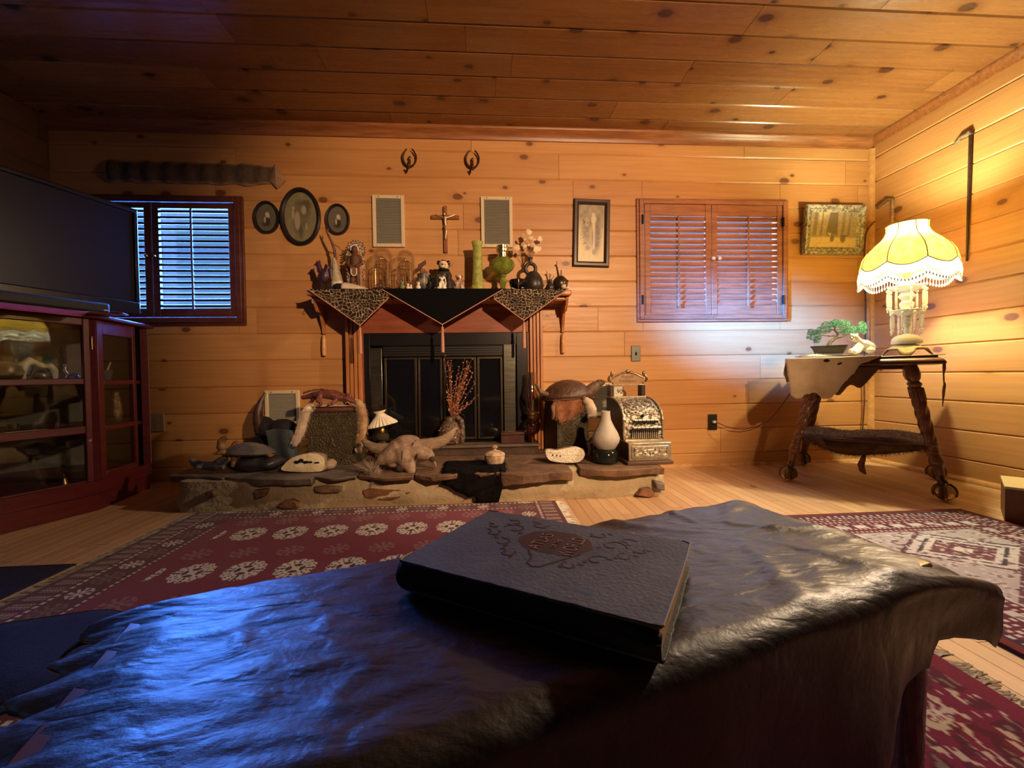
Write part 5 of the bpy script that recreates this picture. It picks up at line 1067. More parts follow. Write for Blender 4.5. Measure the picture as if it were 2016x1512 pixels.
e = B(); e.ell(c(851, 904, -.032), (6*s, .012, 5.5*s)); e.ell(c(761, 902, -.040), (2.4*s, .012, 4.5*s)); e.ell(c(821, 898, -.062), (2*s, .008, 5*s)); e.tube([c(792, 888, -.066), c(791, 899, -.066), c(790, 912, -.055)], [.8*s, 1*s, .8*s], 6); e.ell(c(788, 921, -.03), (9*s, .02, 8*s)); lab(mk('eye_sockets', e, mat('socket_shadow', (.05, .033, .022), None, rough=.9), t), 'dark sockets and seams')
# hair tuft
Y = 2.36; c = lambda p, q, dy=0: W(p, q, Y+dy); b = B(); rg = random.Random(3); base = c(741, 944, -.012)
for k in range(170):
    u = rg.random(); p = 694+62*u+rg.uniform(-4, 4); q = 908+18*abs(u-.45)**1.5+rg.uniform(-4, 12)+(10 if u > .85 else 0); e = c(p, q, rg.uniform(-.03, .05)); md = base*.5+e*.5+V(rg.uniform(-.006, .006), -.006, .016)
    b.tube([base+V(rg.uniform(-.016, .016), rg.uniform(-.008, .008), rg.uniform(-.012, .012)), md, e], [.0011, .0009, .0003], 4, caps=False)
for k in range(40): e = c(rg.uniform(725, 758), rg.uniform(950, 962), -.015); b.tube([base, base*.5+e*.5+V(0, -.006, .003), e], [.0011, .0009, .0004], 4, caps=False)
tag(mk('hair_tuft', b, mat('grey_hair', (.20, .14, .11), (.40, .31, .25), 40, .6), None), 'fan shaped grey horsehair tuft hanging over the hearth edge by the skull', 'tuft')
# black pelt over the edge
t = thing('black_pelt', 'black fur pelt spilling over the hearth edge below the lidded bowl', 'pelt', (W(940, 930, 2.4).x, 2.4, Z), absolute=True); P = []
x0, x1 = W(872, 930, 2.4).x, W(996, 930, 2.4).x
for i in range(15):
    u = i/14; row = []
    for j in range(14):
        v = j/13; x = x0+(x1-x0)*u+.02*noise.noise(V(u*4, v*4, 5)); L_ = .36+.07*math.sin(u*PI)+.02*noise.noise(V(u*8, 1, 1)); d = v*(L_+ (.055 if .55 < u < .9 else -.02)); y = 2.62-d
        if y > 2.345: z = Z+.006+.012*abs(noise.noise(V(u*3, v*3, 8)))
        else: z = Z+.006-(2.345-y)*.95; y = 2.345-.018-.01*abs(noise.noise(V(u*5, v*5, 2)))
        row.append(V(x, y, z))
    P.append(row)
b = B(); b.sheet(P); BFUR = mat('black_fur', (.003, .0025, .0025), (.006, .005, .005), 30, .9, spec=.15); pk = mk('pelt_skin', b, BFUR, t, solid=.005, soff=1, smooth=180)
rg = random.Random(4); fur('hair', [(P[rg.randrange(15)][rg.randrange(14)]+V(rg.uniform(-.012, .012), rg.uniform(-.01, .004), .004), V(rg.uniform(-.5, .5), -1, rg.uniform(-.6, .3))) for _ in range(1500)], BFUR, pk, .022, .0006)
# generic lathe object in pixels
def lo(b, prof, px, py, Y, z, n=28, **k):
    s = Y/FPX; b.lathe([(r*s, h*s) for r, h in prof], (W(px, py, Y).x, Y, z), n, **k); return b
def ot(name, label, cat, px, Y, z=Z, group=None): return thing(name, label, cat, (W(px, 880, Y).x, Y, z), group=group, absolute=True)
CER = mat('spongeware', (.60, .47, .33), (.32, .20, .12), 34, .35, lo=.45, hi=.62)
Y = 2.50; t = ot('sugar_bowl', 'small lidded cream and brown pottery bowl at the hearth centre', 'bowl', 974, Y)
b = B(); lo(b, [(11, 0), (13, 2), (18, 8), (20, 17), (20, 21), (19, 21)], 974, 900, Y, Z, 32, mod=lambda a, q: 1+.025*math.sin(a*12)); mk('bowl_body', b, CER, t)
b = B(); lo(b, [(20.5, 21.2), (21, 23), (18, 26), (11, 29.5), (4, 31), (2.6, 33), (5.8, 35.5), (6.2, 38.5), (4, 40.5), (.5, 41)], 974, 900, Y, Z, 32); mk('lid', b, CER, t)
# flower vase on the step
Y = 2.945; s = Y/FPX; zl = LZ+.0006; X = W(889, 850, Y).x
t = thing('shell_jug', 'brown jug crusted with small shells and pebbles on the fireplace step', 'jug', (X, Y, zl), absolute=True); CRU = mat('shell_crust', (.22, .14, .085), (.06, .04, .028), 60, .5, bump=1, bsc=70, lo=.4, hi=.55)
b = B(); lo(b, [(15, 0), (19, 3), (21.5, 14), (22, 26), (18, 38), (10, 46), (8, 50), (9, 53), (7, 53)], 886, 850, Y, zl, 30, mod=lambda a, q: 1+.06*noise.noise(V(math.cos(a)*4, math.sin(a)*4, q*9))); mk('jug_body', b, CRU, t, smooth=60)
b = B(); b.tube([V(X+2*s, Y-.01, zl+50*s), V(X+12*s, Y-.015, zl+53*s), V(X+19*s, Y-.015, zl+46*s), V(X+21*s, Y-.015, zl+30*s), V(X+21*s, Y-.015, zl+14*s), V(X+19*s, Y-.015, zl+5*s)], [4*s, 5*s, 5.5*s, 5.5*s, 6*s, 6*s], 10); mk('handle', b, CRU, t)
b = B(); rg = random.Random(2)
for k in range(46):
    a = rg.uniform(PI, 2*PI); h = rg.uniform(3, 40); r = 21.5-(0 if h < 28 else (h-28)*.9); b.ell((X-3*s+r*s*math.cos(a), Y+r*s*math.sin(a), zl+h*s), (rg.uniform(1.2, 2.6)*s,)*3, 7, 5, nz=.3)
lab(mk('shells', b, mat('tiny_shells', (.55, .40, .27), (.22, .11, .06), 50, .4), t), 'tiny pale shells')
t = thing('dried_bouquet', 'tall bunch of dried russet star flowers standing in the shell jug', 'flowers', (X, Y, zl+50*s), absolute=True)
st, bl = B(), B(); rg = random.Random(8); RUS = mat('russet_blossom', (.50, .16, .075), (.68, .34, .20), 60, .6); base = V(X, Y, zl+50*s)
for k in range(34):
    u = rg.random(); tx = [874, 884, 900, 905, 916, 921, 930, 936, 939][k] if k < 9 else rg.uniform(876, 932); ty = [688, 712, 735, 720, 704, 715, 735, 752, 780][k] if k < 9 else rg.uniform(705, 790); e = W(tx, ty, Y+rg.uniform(-.07, .05))
    md = base*.45+e*.55+V(rg.uniform(-.006, .006), 0, rg.uniform(-.01, .01)); st.tube([base, md, e], [.0016, .0012, .0008], 4, caps=False)
    for j in range(11):
        v = 1-j*.082-rg.random()*.03
        if v < .22: break
        p = (md+(e-md)*((v-.55)/.45) if v > .55 else base+(md-base)*(v/.55))+V(rg.uniform(-.011, .011), rg.uniform(-.010, .010), rg.uniform(-.004, .010)); r = rg.uniform(.003, .0052); a0 = rg.uniform(0, 1.2); tl_ = Matrix.Rotation(rg.uniform(-.9, .9), 3, 'X') @ Matrix.Rotation(rg.uniform(-.9, .9), 3, 'Z')
        vs = [p]+[p+tl_@V((r*1.7 if i % 2 == 0 else r*.6)*math.cos(a0+i*PI/5), .0005, (r*1.7 if i % 2 == 0 else r*.6)*math.sin(a0+i*PI/5)) for i in range(10)]+[p+tl_@V(0, .003, 0)]
        bl.add(vs, [(0, 1+i, 1+(i+1) % 10) for i in range(10)]+[(11, 1+(i+1) % 10, 1+i) for i in range(10)])
mk('stems', st, mat('brown_stem', (.26, .10, .05), None, rough=.8), t); o = mk('blossoms', bl, RUS, t, smooth=0); o['kind'] = 'stuff'
# amber oil lamp
Y = 2.955; t = thing('amber_oil_lamp', 'clear oil lamp with a tall chimney at the right of the fireplace', 'lamp', (W(1047, 850, Y).x, Y, zl), absolute=True)
AGL = thinglass('amber_glass', (.62, .44, .28), .05, .25); CGL = thinglass('clear_glass', (.86, .82, .72), .04, .2)
b = B(); lo(b, [(13, 0), (13, 2), (6, 5), (4, 9), (4.5, 13)], 1047, 850, Y, zl, 24); mk('foot', b, AGL, t)
b = B(); lo(b, [(4.5, 13), (13, 17), (18, 26), (18.5, 34), (14, 43), (8, 47)], 1047, 850, Y, zl, 30); mk('font', b, AGL, t)
b = B(); lo(b, [(9, 47), (9.5, 52), (12, 54), (12, 58), (10, 60)], 1047, 850, Y, zl, 24); lab(mk('burner', b, mat('aged_brass', (.20, .12, .05), None, rough=.4, metal=.9), t), 'dark brass burner')
b = B(); P_ = [(10.5, 60), (11, 66), (14.5, 82), (14.8, 90), (11.5, 104), (8.5, 120), (8, 138)]; lo(b, P_+[(r-.6, h) for r, h in P_[::-1]], 1047, 850, Y, zl, 30, caps=False); lab(mk('chimney', b, CGL, t), 'clear glass chimney')
Y = 2.95; q0, q1 = W(986, 874, Y), W(1031, 849, Y); t = thing('trinket_box', 'dark red wooden trinket box on the fireplace step beside the oil lamp', 'box', ((q0.x+q1.x)/2, Y, zl), absolute=True)
RB = mat('dark_red_box', (.075, .025, .018), (.05, .018, .013), 20, .45); hb_ = q1.z-zl-.02
b = B(); b.box((q0.x, Y-.05, zl), (q1.x, Y+.04, zl+hb_)); mk('box_body', b, RB, t, bev=.003)
b = B(); b.box((q0.x-.003, Y-.053, zl+hb_+.0005), (q1.x+.003, Y+.043, zl+hb_+.022)); mk('box_lid', b, RB, t, bev=.006)
b = B(); b.tube([((q0.x+q1.x)/2-.02, Y-.01, zl+hb_+.021), ((q0.x+q1.x)/2, Y-.01, zl+hb_+.033), ((q0.x+q1.x)/2+.02, Y-.01, zl+hb_+.021)], .003, 6); mk('lid_handle', b, BRASS, t)
# small lamp with white fluted shade
Y = 2.93; X = W(750, 850, Y).x; s = Y/FPX; t = thing('fluted_shade_lamp', 'little oil lamp with a white pleated shade left of the fireplace', 'lamp', (X, Y, zl), absolute=True)
b = B(); lo(b, [(15, 0), (15, 3), (8, 6), (6, 9), (13, 14), (14, 20), (9, 25)], 752, 850, Y, zl, 26); mk('font', b, mat('smoky_glass', (.10, .075, .055), None, rough=.08, trans=.5), t)
b = B(); lo(b, [(6, 25), (7, 30), (5.5, 33), (6, 38)], 752, 850, Y, zl, 20); lab(mk('burner', b, BRASS, t), 'brass burner')
MI = mat('milk_glass', (.80, .74, .62), None, rough=.3); tilt = Matrix.Rotation(math.radians(-12), 3, 'Y'); pr = [(12, 9), (8.5, 5), (8, 3), (10, 0), (17, -7), (26, -16), (27.5, -19)]
b = B(); b.lathe([(r*s, h*s) for r, h in pr]+[((r-.8)*s, (h-.9)*s) for r, h in pr[::-1]], (X, Y, zl+59*s), 96, mod=lambda a, q: 1+.055*math.sin(a*24)*(1 if .25 < q < .75 else (.8 if (q < .1 or q > .9) else .3)), M=tilt, caps=False); lab(mk('pleated_shade', b, MI, t), 'white pleated glass shade')
b = B(); P_ = [(7, 36), (7, 60), (7.4, 80)]; lo(b, P_+[(r-.6, h) for r, h in P_[::-1]], 751, 850, Y, zl, 24, caps=False); lab(mk('chimney', b, CGL, t), 'clear glass chimney')
# frosted lamp in front of the register
Y = 2.50; t = ot('frosted_lamp', 'dark based oil lamp with a frosted pear shaped chimney left of the cash register', 'lamp', 1192, Y); DKG = mat('dark_green_glass', (.012, .014, .010), None, rough=.12)
b = B(); lo(b, [(20, 0), (24, 3), (25, 12), (24, 22), (20, 26), (18, 28)], 1193, 880, Y, Z, 32, mod=lambda a, q: 1+.02*math.sin(a*20)); mk('font', b, DKG, t)
b = B(); P_ = [(17, 28.5), (19, 30), (26, 42), (27.5, 50), (24, 60), (16, 74), (10.5, 86), (9, 96), (8.8, 104)]; lo(b, P_+[(r-.8, h) for r, h in P_[::-1]], 1193, 880, Y, Z, 36, caps=False); lab(mk('frosted_chimney', b, mat('frosted_glass', (.60, .56, .48), None, rough=.55, trans=.35), t), 'frosted glass chimney')
# mottled conch
Y = 2.66; s = Y/FPX; t = ot('conch_shell', 'brown and white mottled conch shell behind the frosted lamp', 'shell', 1168, Y); X = W(1167, 880, Y).x; MS = mat('mottled_shell', (.60, .48, .40), (.09, .045, .03), 26, .3, lo=.47, hi=.53)
b = B(); b.lathe([(1*s, 0), (6*s, 5*s), (12*s, 16*s), (15*s, 26*s), (12*s, 33*s), (9*s, 36*s), (8.5*s, 39*s), (5*s, 42*s), (4.5*s, 44*s), (.8*s, 48*s)], (X, Y, Z), 28, mod=lambda a, q: 1+.08*math.sin(a*7)*(1 if .3 < q < .6 else .3), M=Matrix.Rotation(.12, 3, 'Y')); mk('shell_body', b, MS, t, smooth=60)
b = B(); b.ell((X-9*s, Y-9*s, Z+20*s), (3*s, 2.4*s, 14*s)); lab(mk('shell_lip', b, mat('pale_lip', (.62, .5, .44), None, rough=.3), t), 'pale lip')
# horned fur headdress and blue cushion, far left
Y = 2.86; s = Y/FPX; c = lambda p, q, dy=0: W(p, q, Y+dy); t = thing('horned_headdress', 'dark furry headdress with one tall curved horn at the left of the hearth', 'headdress', (c(540, 880).x, Y, Z), absolute=True)
b = B(); b.ell(V(c(540, 850).x, Y, Z+.085), (40*s, .10, .09)); b.ell(c(521, 842, .0), (19*s, .06, 22*s)); b.ell(c(556, 842, .0), (26*s, .07, 17*s)); b.v = [(x, y, max(z, Z)) for x, y, z in b.v]; DKF_ = mat('blue_black_fur', (.010, .010, .014), (.02, .02, .028), 30, .8); fk = mk('fur_cap', b, DKF_, t, vox=.009)
rg = random.Random(6); pts = []
for k in range(1100): a, e = rg.uniform(PI, 2*PI), rg.uniform(-.2, 1.4); d = V(math.cos(a)*math.cos(e), math.sin(a)*math.cos(e), math.sin(e)); pts.append((V(c(538, 850).x, Y, Z+.085)+V(d.x*.125, d.y*.09, d.z*.105), d))
fur('hair', pts, DKF_, fk, .026, .0008)
b = B(); b.tube([c(513, 850, -.02), c(509, 832, -.03), c(508, 812, -.03), c(513, 792, -.02), c(522, 773, 0)], [10*s, 9.5*s, 8*s, 5.5*s, 1.6*s], 16); lab(mk('horn', b, mat('dark_horn', (.05, .03, .025), (.09, .05, .04), 30, .4), t), 'tall dark curved horn')
Y = 2.685; c = lambda p, q, dy=0: W(p, q, Y+dy); x0, x1 = c(527, 870).x, c(584, 870).x; zt = c(560, 847).z
b = B(); P = []
for sgn in (1, -1):
    for i in range(9):
        P.append([V(x0+(x1-x0)*(j/10)+.02*(i/8-.5), Y+.02*math.sin(j*.6)+.03*(i/8)+sgn*(-.028)*math.sin(PI*i/8)**.5*math.sin(PI*j/10)**.5, Z+(zt-Z)*(1-i/8)+.01*math.sin(PI*j/10)) for j in range(11)])
b.sheet(P[:9]); b.sheet(P[9:]); tag(mk('small_cushion', b, mat('blue_grey_weave', (.085, .11, .125), (.05, .07, .085), 90, .9, bump=.4, bsc=200), None, smooth=180), 'small blue grey cushion propped before the horned headdress', 'cushion')
b = B(); b.ell(V(c(594, 885).x, 2.60, Z+.022), (.06, .05, .022), nz=.2); b.tube([V(c(575, 885).x, 2.58, Z+.03), V(c(600, 880).x, 2.57, Z+.045), V(c(612, 890).x, 2.58, Z+.02)], [.018, .02, .012], 10); tag(mk('crumpled_scarf', b, mat('navy_cloth', (.02, .022, .05), (.035, .04, .08), 40, .85), None, vox=.006), 'dark navy crumpled cloth behind the large geode', 'cloth')

# ---------------------------------------------------------------- cash register
SLV = mat('nickel_plate', (.62, .57, .44), (.40, .35, .25), 40, .32, metal=.75); ORN = mat('ornate_nickel', (.60, .56, .44), (.10, .085, .06), 60, .35, metal=.6, bump=1, bsc=70, lo=.46, hi=.56)
MAH = mat('register_side', (.03, .012, .010), (.05, .02, .015), 12, .4); RX0, RX1 = .832, 1.078; Yd, Yu, Yt, Yk = 2.412, 2.51, 2.765, 2.86
zd = W(1285, 871, Yd).z; zt_ = W(1240, 783, Yt).z; zg = W(1240, 758, Yt).z; zm = W(1240, 728, Yt).z; zs = W(1270, 862, Yu).z; zk1, zk2 = W(1265, 843, Yu-.01).z, W(1265, 832, Yu).z; zsl = W(1265, 826, Yu+.01).z
rt = thing('cash_register', 'antique embossed brass and nickel cash register at the right end of the hearth', 'cash register', ((RX0+RX1)/2, 2.64, Z), absolute=True)
b = B(); b.box((RX0-.012, Yd-.012, Z), (RX1+.014, Yk, Z+.022)); mk('plinth', b, mat('plinth_wood', (.10, .055, .035), None, rough=.4), rt, bev=.005)
b = B(); b.box((RX0, Yd, Z+.0225), (RX1+.006, Yk-.005, zd)); lab(mk('drawer_case', b, SLV, rt, bev=.004), 'nickel drawer case')
b = B(); b.box((RX0-.0015, Yd+.012, Z+.024), (RX0-.0002, Yk-.01, zd-.006)); lab(mk('case_side', b, MAH, rt), 'dark side')
dr = B(); dr.box((RX0+.016, Yd-.008, Z+.036), (RX1-.012, Yd-.0004, zd-.018)); dw = mk('drawer', dr, SLV, rt, bev=.003)
pl = B(); x0, x1, z0, z1 = RX0+.026, RX1-.022, Z+.046, zd-.028; pl.box((x0, Yd-.010, z0), (x1, Yd-.0082, z1)); lab(mk('ornate_plate', pl, ORN, dw), 'embossed plate')
rl = B(); xm, zm_ = (x0+x1)/2, (z0+z1)/2
rl.tube([(x0+.004, Yd-.011, z0+.004), (x1-.004, Yd-.011, z0+.004), (x1-.004, Yd-.011, z1-.004), (x0+.004, Yd-.011, z1-.004)], .0022, 6, closed=True)
rl.tube([(xm+.05*math.cos(a), Yd-.011, zm_-.002+.022*math.sin(a)) for a in np.linspace(PI, 2*PI, 14)], .003, 6); rl.ell((xm, Yd-.010, zm_+.010), (.024, .004, .010))
for k in (-1, 1):
    for r in (.020, .012, .006): rl.tube([(xm+k*(.075+.004*r)+r*math.cos(a), Yd-.0105, zm_+r*.9*math.sin(a)) for a in np.linspace(0, 5, 12)], .0017, 5)
for i in range(22): rl.ell((x0+.008+i*(x1-x0-.016)/21, Yd-.0105, z0+.010), .0028, 6, 5)
mk('scrollwork', rl, SLV, dw)
# upper cabinet with curved front
arc = [(Yu+.012+(Yt-Yu-.012)*(1-math.cos(a))*1.0, zsl+(zt_-zsl)*math.sin(a)) for a in np.linspace(0, PI/2, 12)]
prof = [(Yk-.01, zd+.0005), (Yu, zd+.0005), (Yu, zs), (Yu+.006, zs+.004)]+[(Yu+.006, zsl-.004)]+arc+[(Yk-.01, zt_)]
b = B(); b.prism([(RX0+.006, y, z) for y, z in prof], (RX1-RX0-.012, 0, 0)); lab(mk('cabinet', b, ORN, rt, smooth=25), 'embossed curved cabinet')
for x0, x1, m in ((RX0-.001, RX0+.0055, MAH), (RX1-.0055, RX1+.003, SLV)):
    e = B(); e.prism([(x0, y-(.006 if i > 1 else 0), z+(.004 if 4 < i < 16 else 0)) for i, (y, z) in enumerate(prof)], (x1-x0, 0, 0)); lab(mk('side_panel', e, m, rt), 'side panel')
tr = B(); tr.tube([(RX0+.004, y-.008, z+.004) for y, z in prof[1:-1]], .006, 8); tr.tube([(RX1-.004, y-.008, z+.004) for y, z in prof[1:-1]], .006, 8); mk('edge_moulding', tr, SLV, rt)
sw = B(); xm = (RX0+RX1)/2
def onarc(x, f, off=.003):
    a = f*PI/2; y = Yu+.012+(Yt-Yu-.012)*(1-math.cos(a)); z = zsl+(zt_-zsl)*math.sin(a); n = V(0, -math.cos(a), math.sin(a)); return V(x, y, z)+n*off
sw.tube([onarc(xm+.098*math.cos(a), .50+.36*math.sin(a)) for a in np.linspace(PI+.25, 2*PI-.25, 22)], .005, 8); sw.tube([onarc(xm+.088*math.cos(a), .55+.26*math.sin(a)) for a in np.linspace(0, 2*PI, 26)[:-1]], .003, 6, closed=True)
for k in (-1, 1):
    for (cx, cf, r) in ((.052, .58, .026), (.052, .58, .015), (.018, .50, .018), (.030, .70, .014), (.085, .25, .016), (.060, .20, .012)):
        sw.tube([onarc(xm+k*cx+r*math.cos(a), cf+r*5*math.sin(a)) for a in np.linspace(0, 5.2, 14)], .0026, 6)
for i in range(20): sw.ell(onarc(RX0+.02+i*(RX1-RX0-.04)/19, .93), .0035, 6, 5)
mk('scrollwork', sw, SLV, rt)
kb = B(); kb.ell(onarc(xm, .12, .012), (.009, .012, .009)); kb.cyl(onarc(xm, .12, 0), onarc(xm, .12, .012), .004, n=8); lab(mk('lock', kb, BLACKM, rt), 'dark lock knob')
# keyboard: slot plate, then the keys
sp = B(); sp.box((RX0+.05, Yu-.004, zs-.004), (RX1-.028, Yu-.0005, zk1-.004))
lab(mk('slot_plate', sp, BLACKM, rt), 'black slotted plate')
bars = B()
for k in range(14): x = RX0+.056+k*(RX1-RX0-.09)/13; bars.box((x-.0028, Yu-.0075, zs-.002), (x+.0028, Yu-.0042, zk1-.006))
mk('slot_bars', bars, SLV, rt)
KW = mat('key_ivory', (.80, .76, .66), None, rough=.35)
for row, (zz_, yy, n) in enumerate(((zk1+.002, Yu-.036, 7), (zk2+.012, Yu-.020, 6))):
    for k in range(n):
        x = RX0+.050+(k+.5*row+.4)*(RX1-RX0-.075)/7; q = B(); q.box((x-.0045, yy+.006, zz_-.012), (x+.0045, Yu+.01, zz_-.004)); ky = mk('key', q, BLACKM, rt, bev=.001)
        h = B(); h.cbox((x, yy, zz_-.004), (.024, .016, .012), Matrix.Rotation(.5, 3, 'X')); mk('key_cap', h, BLACKM, ky, bev=.002)
        h = B(); h.cbox((x, yy-.003, zz_+.006), (.021, .012, .004), Matrix.Rotation(.5, 3, 'X')); lab(mk('key_top', h, KW, ky, bev=.001), 'ivory key top')
bb_ = B(); bb_.box((RX0+.01, Yu-.014, zs-.03), (RX1-.012, Yu-.0004, zs-.006))
for i in range(16): bb_.ell((RX0+.024+i*(RX1-RX0-.05)/15, Yu-.015, zs-.018), .0042, 8, 6)
mk('beaded_rail', bb_, SLV, rt)
# glass indicator and marquee
ts = B(); ts.box((RX0+.004, Yt-.004, zt_+.0006), (RX1-.004, Yk-.015, zt_+.010)); mk('top_moulding', ts, SLV, rt, bev=.003)
for x0, x1, nm in ((RX0+.002, RX0+.028, 'post'), (RX1-.034, RX1-.008, 'post')):
    q = B(); q.box((x0, Yt+.004, zt_+.0105), (x1, Yk-.02, zg-.001)); lab(mk(nm, q, MAH, rt, bev=.002), 'dark end post')
q = B(); q.box((RX0-.002, Yt, zg-.0005), (RX1-.004, Yk-.016, zg+.004)); mk('cap_rail', q, SLV, rt, bev=.001)
GLI = thinglass('indicator_glass', (.96, .96, .94), .03, .06); q = B(); q.box((RX0+.0285, Yt+.008, zt_+.0105), (RX1-.0345, Yt+.0105, zg-.001)); lab(mk('indicator_glass', q, GLI, rt), 'clear indicator window')
q = B(); tb0 = RX0+.050; q.box((tb0-.018, Yt+.02, zt_+.0106), (tb0+.040, Yt+.022, zg-.004)); tb = lab(mk('price_flag', q, mat('flag_ivory', (.72, .70, .58), None, rough=.5), rt), 'ivory price flag')
FACE = Matrix(((1,0,0,0), (0,0,-1,0), (0,1,0,0), (0,0,0,1)))
def facing(x, y, z): return Matrix.Translation((x, y, z)) @ FACE
text('.90', .040, mat('flag_ink', (.02, .02, .018), None, rough=.6), 'flag_digits', tb, facing(tb0+.016, Yt+.0192, zt_+.040), .0006)
mq = B(); x0, x1 = RX0+.012, RX1-.012; m0, m1 = zg+.006, zm; pts = []
for a, h in ((0, .05), (.02, .40), (.10, .52), (.30, .74), (.5, .84), (.7, .74), (.90, .52), (.98, .40), (1, .05)): pts.append((x0+(x1-x0)*a, Yt+.012, m0+(m1-m0)*h))
mq.prism(pts, (0, .010, 0)); mqo = lab(mk('marquee', mq, mat('marquee_brass', (.34, .22, .12), (.24, .15, .08), 20, .4, metal=.6), rt), 'shaped brass marquee')
o_ = B(); o_.tube([(x, y-.003, z) for x, y, z in pts[1:-1]], .0042, 8); rg = random.Random(1)
for i in range(26): u = .06+.88*i/25; h = .5+.36*math.sin(PI*u); o_.ell((x0+(x1-x0)*u, Yt+.012, m0+(m1-m0)*(h+.03)), .0035, 6, 5)
o_.ell((xm, Yt+.010, m1-.012), (.016, .007, .013), nz=.2)
for sgn, xe in ((-1, x0), (1, x1)):
    o_.ell((xe+sgn*(-.004), Yt+.012, m0+(m1-m0)*.70), (.009, .007, .020), nz=.2); o_.tube([(xe+sgn*.002+sgn*.014*math.sin(a), Yt+.012, m0+(m1-m0)*(.12+.52*a/3.1)) for a in np.linspace(0, 3.1, 9)], [.003, .006, .008, .009, .009, .008, .007, .006, .005], 8); o_.cyl((xe-sgn*.010, Yt+.012, zg+.003), (xe-sgn*.010, Yt+.012, m0+.012), .004, n=8)
mk('marquee_ornament', o_, mat('dark_bronze_ornament', (.14, .09, .05), (.34, .24, .13), 50, .35, metal=.8), mqo)
INK = mat('engraved_letters', (.10, .055, .03), None, rough=.5)
text('Amount', .026, INK, 'lettering', mqo, facing(xm, Yt+.0116, m0+(m1-m0)*.53), .0006); text('Purchased', .028, INK, 'lettering', mqo, facing(xm, Yt+.0116, m0+(m1-m0)*.22), .0006)
# ================================================================ CORNER TABLE AND LAMP
WAL = mat('dark_walnut', (.075, .028, .014), (.14, .055, .026), 10, .28, stretch=(1, 1, 4), coat=.3)
WALS = mat('turned_oak', (.13, .05, .022), (.22, .095, .042), 10, .28, stretch=(1, 1, 4), coat=.3)
FL, FR = V(1.93, 2.60, 0), V(2.425, 2.10, 0); ax = (FR-FL).normalized(); ay = V(-ax.y, ax.x, 0)   # along the front edge, towards the corner
TT = .775; TW = (FR-FL).length; TD = .60
TC = (FL+FR)/2+ay*TD/2
tb = thing('parlor_table', 'dark parlor table with twisted legs and glass ball claw feet in the corner', 'table', (TC.x, TC.y, 0), math.atan2(ax.y, ax.x))
b = B(); h = [(.012, -.052), (-.002, -.050), (-.005, -.044), (-.003, -.036), (.004, -.026), (.014, -.018), (.026, -.013), (.026, -.004), (.030, 0)]; vs = []; n = len(h)
for (e, z) in h:
    for (sx, sy) in ((-1,-1), (1,-1), (1,1), (-1,1)): vs.append((sx*(TW/2-e), sy*(TD/2-e), TT+z))
fs = [(i*4+j, i*4+(j+1) % 4, (i+1)*4+(j+1) % 4, (i+1)*4+j) for i in range(n-1) for j in range(4)]+[(3,2,1,0), tuple((n-1)*4+j for j in range(4))]
b.add(vs, fs); mk('tabletop', b, WAL, tb, smooth=50)
b = B()
for a, c in (((-TW/2+.11, -TD/2+.15), (TW/2-.11, -TD/2+.17)), ((-TW/2+.11, TD/2-.17), (TW/2-.11, TD/2-.15)), ((-TW/2+.11, -TD/2+.1701), (-TW/2+.13, TD/2-.1701)), ((TW/2-.13, -TD/2+.1701), (TW/2-.11, TD/2-.1701))): b.box((*a, TT-.075), (*c, TT-.0505))
lab(mk('apron', b, WAL, tb), 'narrow apron')
GB = mat('ball_glass', (.55, .42, .25), None, rough=.03, trans=.9, ior=1.4); CLAW = mat('brass_claw', (.22, .15, .07), (.10, .065, .035), 40, .35, metal=.9)
LEGP = [(.030, 0), (.034, .02), (.040, .05), (.036, .075), (.026, .095), (.030, .105), (.034, .118), (.030, .130), (.026, .138), (.036, .146), (.038, .152)]
